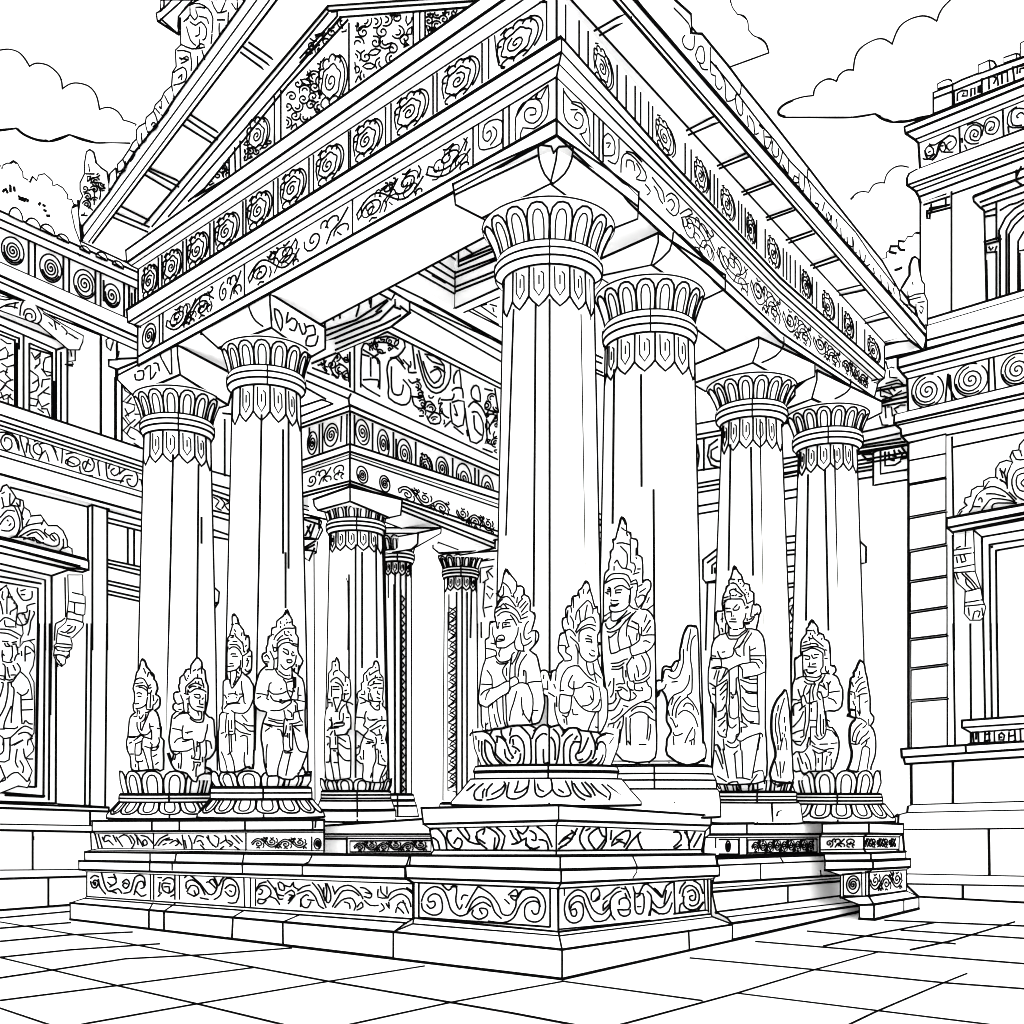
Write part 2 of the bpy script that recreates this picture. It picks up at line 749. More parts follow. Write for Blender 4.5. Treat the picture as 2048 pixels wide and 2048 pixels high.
# ---- plinth wall, left front
m = MB()
band(m, 'b', 0.0, [
    (-.22, 185, 1642, 648, 1640, W), (-.22, 185, 1663, 648, 1660, W),
    (-.30, 190, 1667, 648, 1664, S), (-.30, 197, 1697, 648, 1702, S), (-.26, 183, 1701, 648, 1707, M),
    (-.10, 170, 1704, 819, 1711, W), (-.10, 170, 1721, 812, 1733, W), (-.05, 158, 1722, 810, 1734, W),
    (-.05, 158, 1739, 810, 1757, W), (-.12, 174, 1743, 826, 1767, M), (-.12, 174, 1793, 826, 1838, M),
    (-.10, 170, 1797, 812, 1846, M), (0, 141, 1806, 787, 1864, W), (0, 141, 1844, 787, 1918, W + 1)], inn=1.6)
f0 = sb(.30 - .005)
f1 = sb(.12 - .005)
f2 = sb(0 - .005)
f3 = sb(.05 - .005)
f4 = sb(.10 - .005)
f5 = sb(.22 - .005)
T0 = lambda s: lines(s, 0, 1248, 700)
T6 = lambda s: lines(s, 600, 1248, 700)
T8 = lambda s: lines(s, 1348, 1248, 700)
m.draw(f5, T0('838,1085 838,1143/990,1085 990,1143/1352,1078 1352,1135/1725,1088 1725,1138/1742,1090 1740,1122'), M)
m.draw(f0, T0('847,1150 847,1240/1005,1165 1018,1245/1357,1140 1357,1250/1720,1175 1720,1252/525,1160 545,1245/500,1150 505,1250'), S)
m.draw(f4, T0('828,1263 828,1305/972,1268 965,1312/1345,1275 1338,1322/1720,1283 1705,1312 1672,1328'), S)
m.draw(f3, T0('826,1312 826,1358/950,1318 950,1358/1336,1325 1338,1375/1668,1335 1668,1388'), S)
m.draw(f1, T0('830,1382 830,1520/848,1365 848,1520/965,1375 965,1520/990,1378 990,1520/1345,1385 1350,1560/1382,1385 1382,1560/1410,1410 1410,1555'), S)
m.draw(f2, T0('822,1585 822,1705/905,1590 905,1692/1285,1620 1280,1738/1560,1648 1562,1770'), M)
m.draw(f2, T0('845,1540 822,1580/965,1545 905,1585/1350,1580 1285,1618/1655,1605 1560,1645'), S, .02)
rnd = random.Random(4)
plinth = m.obj('plinth', TEMPLE, 'long left plinth wall with scrolled panels')


def panel(mb, surf, x0, y0t, y0b, x1, y1t, y1b, kind, w=S, seed=1, frame=S, h=.006, ins=.1):
    q = quad_px(surf, x0, y0t, y0b, x1, y1t, y1b, h)
    r_ = random.Random(seed)
    if frame:
        mb.line(q, frame, True)
    c = [q[0] + (q[2] - q[0]) * ins * .5, q[1] + (q[3] - q[1]) * ins * .5, q[2] + (q[0] - q[2]) * ins * .5, q[3] + (q[1] - q[3]) * ins * .5]
    a = aspect(c)
    pl = {'vine': lambda: vine(a, r_), 'leaf': lambda: leaf_band(a, r_), 'lotus': lambda: lotus_band(a, r_),
          'whorl': lambda: rosette(a / 2, .5, min(a / 2, .5) * .95, r_, 1), 'flower': lambda: rosette(a / 2, .5, min(a / 2, .5) * .95, r_, 2),
          'ros': lambda: rosette(a / 2, .5, min(a / 2, .5) * .95, r_, 0)}[kind]()
    if kind in ('whorl', 'ros', 'flower') and a < 1:
        pl = [[(x, .5 + (y - .5) * min(1 / a, 1.7)) for x, y in p] for p in pl]
    lay(mb, c, pl, w)


m = MB()
panel(m, f0, 497, 1672, 1698, 620, 1675, 1700, 'vine', S - .4, 5, 0)
panel(m, f0, 626, 1675, 1700, 644, 1675, 1700, 'whorl', S - .4, 6, 0)
m.draw(sb(.292), X('85,95 110,180/120,130 130,100 160,105/110,110 125,140 150,130/150,130 180,160/200,110 240,170/220,110 250,95 280,110 300,150/290,100 320,140 300,180/180,100 200,140/330,100 340,160/370,140 385,125 400,150 380,165 370,140/360,100 400,110 435,150/320,95 350,130 370,170/450,165 480,120 530,95/470,165 500,130 540,115/500,160 520,150/545,150 580,130 600,150 580,165/520,130 560,125/590,120 620,160/'
                   '640,130 650,180/665,100 685,150 685,185/700,150 720,100 760,110/720,140 740,130 760,160/740,160 770,190/790,100 800,140 840,175/830,100 860,120 850,170/870,150 900,130/900,100 910,140 940,160/920,130 950,150 930,170/940,100 990,150/970,100 1010,140/960,170 990,190/870,185 890,170/780,110 820,165', 170, 1640, 340), S, .01, 2)
m.obj('leaf_panel', plinth)
for tr in ('35,375 60,355 85,365/65,400 65,420 50,400 65,385 85,400 70,435 45,430 35,395/105,340 120,400 135,440 160,460 210,440 235,470/85,380 95,430 130,475/150,370 190,370 200,400 170,420 145,400/185,350 200,380/160,430 190,410/240,400 265,380 285,405 265,440 240,420 255,405 270,410/250,470 290,460 305,420 320,370 350,355 380,370 385,420/330,430 340,400 370,395 380,430 360,440/315,480 330,420/330,460 360,490 390,480/160,455 200,470',
           '470,370 490,370/480,400 475,460 490,470/500,390 530,370 570,385 570,440 540,470 500,450 495,410 520,405 545,410/510,430 540,430 540,470/470,490 480,480/550,490 570,480',
           '640,370 650,360/650,440 650,400 690,385 740,420 770,480/655,460 680,420 720,430 730,470 700,490/700,455 710,480/680,360 740,410 790,475 830,470 850,420 830,370/660,470 700,490/780,400 800,400 840,440/800,390 820,380 850,430/830,510 870,480 890,390 930,375 970,400 990,460 970,530 920,530/900,440 930,415 965,430 960,480 930,490 900,460/930,455 940,460/870,390 890,370/860,420 880,380/740,500 790,510'):
    m = MB()
    m.draw(sb(.112), X(tr, 170, 1640, 340), S + .4, .01, 2)
    m.obj('scroll_panel', plinth)
m = MB()
m.draw(sb(.112), X('70,130 90,85 130,75/75,120 100,98 135,100 160,130 155,160 120,185 85,180 80,205 110,210 130,190/95,120 110,130 100,150 85,150/140,65 160,90 190,130 210,180 235,180/150,165 190,180 215,215/205,80 215,120 245,125 240,90 215,75/245,95 280,105 295,85/300,75 305,105 330,120/250,150 290,125 310,155 270,190/275,155 300,160 280,175/190,110 200,150 240,160/330,130 360,105 400,95 405,95/325,150 380,130 410,135 440,170 460,220 490,240/'
                   '310,160 270,210/345,230 350,180 380,155 395,160/390,185 430,190/345,180 355,225 390,235 410,200/420,80 460,130 490,200 505,235/455,90 480,130 500,190/500,85 510,130 505,190 520,205 535,180 530,130 510,85/490,110 490,165/545,100 560,150/560,150 590,110 640,95 680,110 720,150 735,180/545,230 580,170 610,130 670,130 710,160/560,235 600,190 640,175 670,180 690,220 680,250/620,200 650,210 655,240/700,230 725,200 735,230 700,250/'
                   '720,110 750,115 790,150 780,175 745,165/750,140 790,150/745,190 780,220 830,220/830,120 830,170 880,175/845,100 850,140 880,165/885,105 885,150/850,210 870,240 840,260/880,210 900,240 895,200/890,175 910,140 960,120 1010,120 1045,150/900,190 940,160 980,150 1020,180 1035,230/950,220 970,200 1000,210/985,190 1020,270/940,265 950,230 990,270/1010,110 1040,130', 490, 1740, 350), S + .4, .01, 2)
m.obj('scroll_panel', plinth)

# ---- corner pedestal
m = MB()
wing(m, 0, 0, [
    (-.12, (843, 1616), (1115, 1610), (1422, 1631), W), (-.12, (847, 1648), (1115, 1641), (1421, 1651), W),
    (-.2, (859, 1656), (1114, 1650), (1410, 1662), M), (-.2, (868, 1700), (1114, 1701), (1403, 1699), M), (-.2, (860, 1711), (1114, 1711), (1402, 1708), W),
    (-.06, (822, 1711), (1121, 1712), (1430, 1709), W), (-.06, (819, 1731), (1121, 1739), (1434, 1731), W),
    (-.03, (811, 1732), (1122, 1740), (1438, 1732), W), (-.03, (813, 1756), (1122, 1766), (1438, 1751), W),
    (-.12, (828, 1764), (1117, 1776), (1421, 1757), W), (-.12, (828, 1836), (1117, 1864), (1421, 1828), W), (-.1, (826, 1848), (1118, 1872), (1424, 1834), M),
    (0, (787, 1864), (1126, 1899), (1464, 1849), W), (0, (787, 1919), (1126, 1961), (1464, 1890), W + 1)], inn=1.9, endw=(W, M, W))
m.draw(sb(.115), T6('655,1430 655,1620/655,1428 1380,1458/658,1620 1375,1672/1380,1460 1380,1672/1422,1455 1425,1690'), M)
m.draw(sa(.115), T6('1460,1462 1460,1500/1435,1460 1760,1440 1932,1420/1435,1685 1700,1660 1932,1635'), S)
m.draw(sa(.115), T8('20,1410 165,1405 172,1580 0,1600/185,1405 190,1590/0,1425 5,1600'), M)
m.draw(sa(-.003), T8('80,1690 85,1840'), M)
m.draw(sb(.02), T6('515,1700 520,1845'), M)
m.draw(sa(.03), T6('1835,1280 1850,1310 1860,1335 1858,1370 1838,1400'), S)
ped = m.obj('pedestal', TEMPLE, 'big corner pedestal with bold scrolls')
# the big carved scrolls, traced
m2 = MB()
m2.draw(sb(.113), T6('670,1530 690,1480 740,1450 790,1470 815,1520 835,1580 880,1612 925,1598/670,1540 680,1580 735,1607 780,1590 785,1540 770,1500 735,1490 708,1510 712,1535 740,1530 745,1555 720,1570 700,1550/'
                     '785,1440 820,1470 850,1440 865,1465 860,1530 880,1575 895,1550/835,1450 865,1450/890,1520 900,1497 925,1500/985,1445 950,1500 915,1565/925,1590 955,1530 1000,1505 1050,1530 1075,1590 1110,1625/'
                     '985,1450 1050,1490 1095,1550 1115,1600 1160,1605 1190,1560 1195,1520 1225,1470 1290,1465 1340,1500 1355,1560 1340,1620 1300,1645 1250,1630 1238,1585 1250,1545 1290,1530 1320,1545 1315,1595 1290,1600 1278,1580/'
                     '1040,1640 1120,1648 1180,1620 1215,1550 1260,1510 1310,1515 1325,1560/955,1580 950,1605 985,1630 1030,1610 1030,1575 990,1570 1005,1600/1130,1520 1155,1545/1150,1495 1190,1465 1200,1500 1160,1500 1190,1525 1225,1470/920,1600 960,1560 1010,1535 1050,1560'), S + .6, .008, 3)
m2.obj('scroll_panel', ped)
m2 = MB()
RS = lambda t: X(t, 1110, 1740, 320)
m2.draw(sa(.113), RS('115,240 150,215 185,230 195,290 175,345 125,362 80,335 65,270 75,205 110,160 155,135 210,160 240,230 270,280 320,305 360,270 380,240/115,238 100,270 100,220 130,185 160,175 195,190 205,230 230,290 270,350 350,340 380,300/105,275 115,310 140,315 150,290 140,265 115,272/250,205 250,155 285,125 305,150 300,200 260,215/275,210 300,180/330,270 330,235 355,210/330,200 350,180 380,160 410,130 440,118/330,275 380,225/'
                     '385,300 375,240 385,190 420,155 450,145/440,235 440,205 470,190 500,200 515,235 500,270 440,270/430,270 445,305 480,315 510,300 515,270/480,160 490,185/455,125 475,130/480,115 500,150 515,190/380,300 410,340/535,115 550,160 600,160 610,220 600,290 570,300 548,270 545,160/560,185 580,170/565,250 585,250/600,110 580,150/600,110 630,95 680,140 725,185/630,145 655,170 660,215 650,310/660,205 700,255 740,250 770,210 795,150/'
                     '660,260 690,290 740,300 780,280 800,225/680,125 700,140 735,185/735,180 760,110 800,85/760,140 745,230/640,310 660,260 710,300'), S + .6, .01, 2)
m2.obj('scroll_panel', ped)
m2 = MB()
m2.draw(sa(.113), RS('850,160 860,120 890,85/870,180 880,130 915,105 960,120 985,170 975,230 935,245 920,235/905,150 940,135 960,165 955,205 925,205 920,180 940,175/880,180 880,240 920,270 970,265 1010,220/950,75 990,100 1010,160/850,285 855,235 880,225/850,290 1035,275/980,270 1015,220'), S + .6, .01, 2)
m2.obj('scroll_panel', ped)
m = MB()
m.draw(sb(.195), T6('720,1135 760,1130 800,1180 810,1245/735,1180 760,1200 770,1245/815,1140 810,1180 840,1230 880,1240 895,1200 870,1180 850,1210/835,1140 820,1145/870,1130 930,1200 990,1215/910,1130 935,1170 930,1190/980,1190 975,1150 1020,1130 1010,1160/970,1170 980,1200 1030,1240/990,1190 1020,1210/1030,1120 1080,1150 1100,1190 1080,1245/1085,1125 1130,1170 1110,1245/1075,1180 1070,1245/1160,1140 1170,1160 1180,1180 1200,1200 1180,1215/'
                    '1200,1150 1220,1190/1190,1130 1230,1160 1260,1120/1170,1215 1200,1210 1250,1180 1245,1220 1290,1240 1320,1230/1270,1140 1300,1160 1300,1195 1280,1190/1310,1120 1360,1160 1390,1230/1320,1190 1360,1200 1370,1245/1250,1215 1270,1240'), M, .01, 2)
m.draw(sa(.195), T6('1430,1215 1460,1180 1500,1155/1445,1200 1480,1180 1500,1190/1530,1130 1490,1200 1430,1240/1570,1120 1545,1170 1550,1210 1575,1245/1640,1130 1600,1160 1595,1195 1630,1245/1650,1125 1670,1170 1690,1180 1640,1245/1690,1130 1690,1200 1660,1245/1720,1140 1715,1190/1800,1140 1740,1180 1720,1225 1760,1200 1800,1215/1780,1150 1820,1140 1820,1180 1790,1230/1880,1150 1830,1200 1800,1245/1750,1190 1780,1190/1440,1230 1470,1220/1500,1140 1520,1160/1600,1130 1580,1140/1865,1160 1870,1200 1890,1245') +
       T8('0,1150 30,1150 40,1190 0,1230/60,1150 80,1180 85,1240/115,1150 80,1220/150,1160 110,1230/40,1220 0,1245/70,1145 75,1180'), M, .01, 2)
m.obj('lotus_frieze', ped)

# ---- recessed steps on the right
m = MB()
band(m, 'a', .25, [(e_, x0_, y0_, x1_ + 75, y1_ + 75 * (y1_ - y0_) / (x1_ - x0_), w_) for e_, x0_, y0_, x1_, y1_, w_ in (
    (-.25, 1420, 1648, 1650, 1645, W), (-.25, 1420, 1669, 1650, 1668, W), (-.30, 1410, 1675, 1645, 1674, S), (-.30, 1405, 1712, 1645, 1706, S), (-.26, 1405, 1714, 1645, 1709, W),
    (-.18, 1435, 1717, 1650, 1710, W), (-.16, 1436, 1732, 1650, 1723, W), (-.14, 1437, 1733, 1650, 1724, 0), (-.14, 1424, 1766, 1688, 1750, W), (-.2, 1424, 1776, 1680, 1756, S), (-.2, 1424, 1784, 1673, 1763, W),
    (-.2, 1433, 1825, 1676, 1793, W + 1), (.1, 1453, 1835, 1683, 1807, M), (.25, 1464, 1847, 1720, 1811, W), (.25, 1464, 1890, 1720, 1843, W + 1))], inn=2.0)
m.draw(sa(.545), T8('165,1195 165,1290/230,1185 230,1235/360,1185 360,1285/402,1180 402,1285/250,1190 355,1190 355,1270 250,1270'), S)
m.draw(sa(.495), T8('402,1110 402,1160/545,990 545,1050'), M)
m.draw(sa(.385), T8('478,1330 478,1408/808,1362 812,1388/590,1293 605,1318'), S)
m.draw(sa(.445), T8('628,1450 628,1545'), M)
panel(m, sa(.545), 1438, 1681, 1706, 1474, 1680, 1704, 'whorl', S, 3, 0)
panel(m, sa(.545), 1496, 1680, 1706, 1634, 1678, 1704, 'vine', S - .4, 9, S)
m.obj('step', TEMPLE, 'recessed side steps')

# ---- far right pedestal
m = MB()
dq = Vector(((1748 - CX) / F * 14.14, 14.14, 0))
dA, dB = ab(dq)
wing(m, dA, dB, [
    (-.1, (1645, 1647), (1720, 1645), (1806, 1648), W), (-.1, (1645, 1667), (1720, 1667), (1806, 1668), W), (-.2, (1640, 1673), (1718, 1672), (1798, 1673), M),
    (-.2, (1640, 1700), (1718, 1699), (1797, 1699), M), (-.15, (1640, 1706), (1718, 1706), (1797, 1704), W),
    (-.06, (1648, 1707), (1729, 1706), (1811, 1703), W), (-.06, (1650, 1721), (1733, 1720), (1811, 1717), M), (-.02, (1650, 1722), (1735, 1722), (1820, 1718), W), (-.02, (1650, 1740), (1735, 1738), (1820, 1734), W),
    (-.1, (1681, 1750), (1730, 1744), (1812, 1739), M), (-.1, (1681, 1795), (1730, 1793), (1812, 1782), W),
    (0, (1719, 1810), (1748, 1809), (1837, 1794), W), (0, (1719, 1842), (1748, 1842), (1837, 1824), W + 1)], inn=1.3)
m.draw(sa(dA - 0 + .095), T8('1058,1368 1058,1500/1058,1368 1270,1352/1060,1500 1270,1475'), S)
m.draw(sb(dB + .095), T8('935,1380 935,1498/930,1380 1035,1370 1038,1500 935,1500'), S)
m.draw(sa(dA - .003), T8('1268,1525 1268,1600'), S)
panel(m, sa(dA + .095), 1735, 1746, 1788, 1808, 1740, 1780, 'vine', S, 3, 0)
panel(m, sb(dB + .095), 1690, 1750, 1790, 1722, 1747, 1790, 'whorl', S, 4, 0)
panel(m, sa(dA + .195), 1722, 1675, 1697, 1795, 1675, 1697, 'leaf', S, 5, 0)
panel(m, sb(dB + .195), 1645, 1676, 1698, 1715, 1675, 1697, 'leaf', S, 6, 0)
m.obj('pedestal', TEMPLE, 'far right end pedestal')

# ---- platform floor between the pedestals
m = MB()
band(m, 'b', .55, [(0, 640, 1652, 860, 1637, W), (0, 640, 1668, 862, 1668, M), (-.05, 644, 1672, 862, 1672, S), (-.05, 644, 1677, 866, 1677, S), (-.05, 645, 1708, 862, 1708, M)], inn=6.0, endw=(W, 0))
m.draw(sb(.595), T6('240,1090 240,1150/128,1190 128,1270/258,1180 258,1272/135,1275 230,1275/120,1185 255,1185'), M)
panel(m, sb(.59), 700, 1682, 1704, 862, 1681, 1703, 'vine', S - .4, 12, S)
m.obj('platform', TEMPLE)
# ================================================================ entablature
KA, KB = ab(Vector(((1113 - CX) / F * 10.3, 10.3, 0)))
m = MB()
A_, B_ = band(m, 'b', KB, [
    (.22, 252, 501, 1093, -96, W), (.22, 254, 525, 1093, -60, W), (.10, 262, 531, 1100, -38, M),
    (0, 277, 538, 1113, -16, M)], inn=.5, endw=(M, 0))
m.obj('upper_cornice', TEMPLE)
FZ = MB()
wing(FZ, KA, KB, [(0, (277, 538), (1113, -16), (1348, 258), (1560, 486), (1768, 693), 0), (0, (277, 608), (1113, 74), (1348, 328), (1560, 551), (1768, 745), 0)], inn=.5, endw=(W, W, W))
fl = sb(KB)
fr = sa(KA)


def yl(y0, y1, x):            # along the left front, between its end and the corner
    return y0 + (y1 - y0) * (x - 277) / (1113 - 277)


def seg(p, x):
    for (x0, y0), (x1, y1) in zip(p[:-1], p[1:]):
        if x <= x1:
            break
    return y0 + (y1 - y0) * (x - x0) / (x1 - x0)


FT = [(1113, -16), (1348, 258), (1560, 486), (1768, 693)]
FB = [(1113, 74), (1348, 328), (1560, 551), (1768, 745)]
# paired uprights between the roundels
for x in (317, 324, 366, 373, 420, 428, 486, 492, 547, 556, 618, 627, 697, 701, 771, 782, 866, 874, 964, 977):
    FZ.draw(fl, [[(x, yl(538, -16, x) + 5), (x, yl(608, 74, x) - 4)]], M, .006)
FZ.draw(fl, [[(1093, 4), (1093, 80)], [(1058, 4), (1093, 4)]], M, .006)
FZ.draw(fl, [[(989, 72), (993, 110), (997, 130), (1010, 134)]], S, .006)
for x in (1131, 1158, 1176, 1234, 1252, 1270, 1281, 1297, 1305, 1370, 1382, 1420, 1428, 1435, 1477, 1483, 1490, 1513, 1530, 1566, 1573, 1580, 1590, 1600, 1624, 1633, 1676, 1684, 1712, 1729):
    FZ.draw(fr, [[(x, seg(FT, x) + 6), (x, seg(FB, x) - 4)]], M, .006)
frieze = FZ.obj('frieze', TEMPLE, 'upper frieze of leafy roundels')
rr = random.Random(7)
for i, (x, w) in enumerate(((299, 20), (344, 24), (395, 26), (453, 30), (518, 30), (585, 32), (658, 34), (734, 36), (821, 42), (919, 46), (1037, 56))):
    m = MB()
    x0, x1 = x - w * .9, x + w * .9
    q = quad_px(fl, x0, yl(538, -16, x0) + 4, yl(608, 74, x0) - 2, x1, yl(538, -16, x1) + 4, yl(608, 74, x1) - 2, .008)
    a = aspect(q)
    pl = rosette(0, 0, 1, rr, 0)
    pl = [[(a / 2 + px_ * a * .47, .5 + py_ * .47) for px_, py_ in p] for p in pl]
    lay(m, q, pl, S + .4)
    m.obj('roundel', frieze)
for i, (x, w) in enumerate(((1206, 22), (1330, 22), (1402, 16), (1455, 16), (1502, 10), (1547, 14), (1612, 10), (1656, 14), (1697, 11), (1747, 14))):
    m = MB()
    x0, x1 = x - w, x + w
    q = quad_px(fr, x0, seg(FT, x0) + 4, seg(FB, x0) - 2, x1, seg(FT, x1) + 4, seg(FB, x1) - 2, .008)
    a = aspect(q)
    pl = rosette(0, 0, 1, rr, 0)
    pl = [[(a / 2 + px_ * a * .47, .5 + py_ * .47) for px_, py_ in p] for p in pl]
    lay(m, q, pl, S)
    m.obj('roundel', frieze)

m = MB()
wing(m, KA, KB, [
    (.18, (254, 620), (1113, 74), (1348, 330), (1560, 556), (1770, 741), W + 1), (.18, (256, 645), (1113, 104), (1348, 346), (1560, 568), (1768, 756), M),
    (.09, (268, 649), (1113, 127), (1348, 361), (1560, 583), (1760, 762), M), (0, (276, 655), (1113, 154), (1348, 380), (1560, 598), (1755, 768), M)], inn=.4, endw=(W, M, M))
m.obj('cornice', TEMPLE)
LB = [(1113, 239), (1276, 386), (1348, 462), (1560, 660), (1746, 790)]
LT = [(1113, 154), (1348, 380), (1560, 598), (1755, 768)]
m = MB()
wing(m, KA, KB, [
    (0, (276, 654), (1113, 154), (1348, 380), (1560, 598), (1755, 768), 0), (0, (276, 714), (1113, 239), (1348, 462), (1560, 664), (1748, 795), W)], inn=.4, endw=(W, W, M))
for x in (319, 326, 489, 705, 946, 1006, 1018):
    m.draw(fl, [[(x, yl(654, 154, x) + 2), (x, yl(714, 239, x))]], M, .006)
for x in (1187, 1198, 1206):
    m.draw(fr, [[(x, seg(LT, x) + 2), (x, seg(LB, x))]], M, .006)
T2 = lambda s: lines(s, 600, 0, 700)
T3 = lambda s: lines(s, 1348, 0, 700)
T1 = lambda s: lines(s, 0, 0, 700)
m.draw(fl, T2('1190,770 1190,650 1230,570 1300,545 1335,580 1330,640 1290,680 1245,665 1240,620 1265,595 1300,600 1298,630 1270,635/1215,760 1230,705 1290,710 1350,660 1370,600 1370,470 1330,545 1300,535/1195,640 1250,560 1330,500 1368,470/1300,540 1310,520/'
                '985,690 985,800 1000,825 1040,822 1110,790 1118,700 1110,665 1070,660 1020,690 1010,760 1035,780 1055,750 1050,720 1030,735/1065,700 1085,720 1080,760 1050,800'), S, .008, 2)
for x0, x1, kd, sdv in ((281, 316, 'whorl', 1), (330, 430, 'vine', 3), (434, 485, 'leaf', 4), (494, 601, 'vine', 5), (601, 702, 'leaf', 11), (710, 850, 'vine', 7), (850, 943, 'vine', 2)):
    panel(m, fl, x0, yl(654, 154, x0) + 5, yl(714, 239, x0) - 4, x1, yl(654, 154, x1) + 5, yl(714, 239, x1) - 4, kd, S + .7, sdv, 0, ins=.04)
    if kd == 'vine':
        panel(m, fl, x0, yl(654, 154, x0) + 5, yl(714, 239, x0) - 4, x1, yl(654, 154, x1) + 5, yl(714, 239, x1) - 4, 'leaf', S - .3, sdv + 40, 0, ins=.1)
m.draw(fr, T2('1455,490 1455,620 1480,680 1530,710 1560,690 1560,640 1530,620 1515,650 1530,665/1455,500 1500,560 1550,570 1590,650 1600,810 1550,740/1495,605 1530,605/1500,570 1560,600 1590,650/1545,740 1575,730 1580,710/1670,770 1670,850 1700,860 1735,850 1735,780 1700,735 1670,770/1690,790 1715,790 1700,815/1700,885 1740,905 1760,860 1760,770'), S, .008, 2)
FR = lambda t: X(t, 1120, 80, 380)
m.draw(fr, FR('350,760 355,680 385,650 430,680 490,760 490,810 440,800/380,730 385,690 420,700 430,750/440,710 465,760 440,790/530,790 560,830 590,870 600,930/540,840 560,870 570,910 590,940/610,900 640,880 680,920 680,990 650,1010 610,970/620,930 640,915 660,950 640,980/690,1000 740,970 760,1000 720,1020 740,1050/490,830 520,870 500,890/380,640 420,650 470,700'), S, .008, 2)
# crowded scroll running along the right flank
x0 = 1362
k = 0
while x0 < 1735:
    x1 = min(x0 + 74 - 24 * (x0 - 1235) / 500, 1742)
    q = quad_px(fr, x0, seg(LT, x0) + 3, seg(LB, x0) - 3, x1, seg(LT, x1) + 3, seg(LB, x1) - 3, .008)
    a = aspect(q)
    lay(m, q, vine(a, random.Random(k)) + leaf_band(a, random.Random(k + 50), 1.6), S - .5)
    x0 = x1 + 3
    k += 1
m.obj('scroll_frieze', TEMPLE, 'lower frieze of running scrolls')

# architrave beam with its soffit
m = MB()
LA = [(1113, 271), (1348, 489), (1763, 815)]
st = wing(m, KA, KB, [(0, (276, 713), (1113, 239), (1348, 462), (1560, 664), (1750, 796), 0), (0, (276, 731), (1113, 271), (1348, 489), (1560, 682), (1763, 812), W)], inn=.4, endw=(W, W, M))
m.obj('architrave', TEMPLE)
# soffits: left span and right span
m = MB()
q = [on(fl, 276, 731), on(fl, 1113, 271)]
i0 = on(fl, 276, 731) + RD * .95
i1 = on(fl, 1113, 271) + (RD + LD) * .95
m.poly([q[0], q[1], i1, i0])
r0 = on(fr, 1763, 812)
r1 = r0 + LD * .95
m.poly([q[1], r0, r1, i1])
up = Vector((0, 0, .5))
m.poly([i0, i1, i1 + up, i0 + up])
m.poly([i1, r1, r1 + up, i1 + up])
m.line([i0, i1], W); m.line([i1, r1], W)
for h in (.1, .2):
    m.line([i0 + Vector((0, 0, h)), i1 + Vector((0, 0, h))], M)
    m.line([i1 + Vector((0, 0, h)), r1 + Vector((0, 0, h))], M)
m.obj('beam_soffit', TEMPLE)

# ================================================================ pediment and roof
def proj(p):
    d = p.y
    return CX + F * p.x / d, YH - F * (p.z - EYE) / d


def solve(p, dirv, tx, lo=0, hi=4):
    """how far from p along dirv until it is seen at x = tx"""
    f = lambda t: proj(p + dirv * t)[0] - tx
    a_, b_ = lo, hi
    fa = f(a_)
    for _ in range(50):
        c_ = (a_ + b_) / 2
        if (f(c_) > 0) == (fa > 0):
            a_ = c_
        else:
            b_ = c_
    return a_


E = solve(on(fl, 554, 125), -RD, 498)
E2 = solve(on(fr, 1374, 261), -LD, 1430)
print('eave depth', E, E2)
fe = sb(KB - E)
# raking soffit and fascia
inner = [on(fl, 254, 489), on(fl, 656, 12), on(fl, 1113, -20)]
outer = [on(fe, 185, 486), on(fe, 645, -121), on(fe, 1190, -240)]
m = MB()
m.loft([[inner[0], outer[0]], [inner[1], outer[1]], [inner[2], outer[2]]], [M, M])
bars = T1('670,1140 820,1215/640,1175 822,1252/625,1200 815,1280/830,930 990,1000/818,940 985,1030/800,965 950,1055/1055,635 1212,735/1035,660 1198,770/1010,690 1170,790/1375,235 1532,345/1345,260 1510,375/1330,290 1482,402')
for bar in bars:
    a_, b_ = bar
    m.line([on(fe, *a_), on(fl, *b_)], M)
m.obj('rake_soffit', TEMPLE, 'coffered soffit under the raking eave')
m = MB()
rows = [((157, 430), (575, -140), 0), ((165, 451), (577, -122), W), ((167, 475), (602, -120), M), ((178, 484), (628, -118), M), ((185, 486), (645, -121), M)]
stA = [on(fe, *r[0]) for r in rows]
stB = [on(fe, *r[1]) for r in rows]
stC = [on(fe, 1190, -240 - h) for h in (60, 52, 30, 12, 0)]
m.loft([stA, stB, stC], [r[2] for r in rows])
tip = [on(fe, 157, 403), on(fe, 163, 482), on(fl, 254, 524)]
m.line(tip, W + 1)
m.poly([on(fe, 163, 482), on(fl, 254, 524), on(fl, 300, 446), on(fe, 185, 486)])
m.draw(sb(KB - E - .01), T1('455,1245 450,1330 460,1310 450,1250'), M)
m.obj('raking_cornice', TEMPLE)
# tympanum
m = MB()
ft = sb(KB + .02)
m.poly([on(ft, *q) for q in ((254, 505), (254, 489), (297, 440), (656, 12), (1113, -15), (1113, -112))])
TY = T1('840,1250 1810,72/930,1195 1500,540 1880,95/1040,1110 1130,1040 1590,470 1920,110')
m.draw(ft, TY, M, .008)
m.draw(ft, T2('160,60 980,5/175,65 205,62 205,90/220,95 660,62 930,40/230,95 0,345/205,90 0,320/130,35 160,60/270,130 270,500/625,70 625,255/660,65 660,230/690,65 690,205/1210,0 1250,15'), M, .008)
m.draw(ft, T1('1265,870 1265,975/1295,815 1300,950/1325,780 1328,930/1515,535 1515,795/1550,500 1550,770/1080,1085 1380,910/430,1400 440,1410'), M, .008)
for (x, y, rx, ry, sd_) in ((515, 268, 24, 34, 3), (664, 158, 30, 50, 5)):
    for pl in rosette(0, 0, 1, random.Random(sd_), 0):
        m.draw(ft, [[(x + rx * u, y - ry * v - rx * u * .45) for u, v in pl]], S, .01)
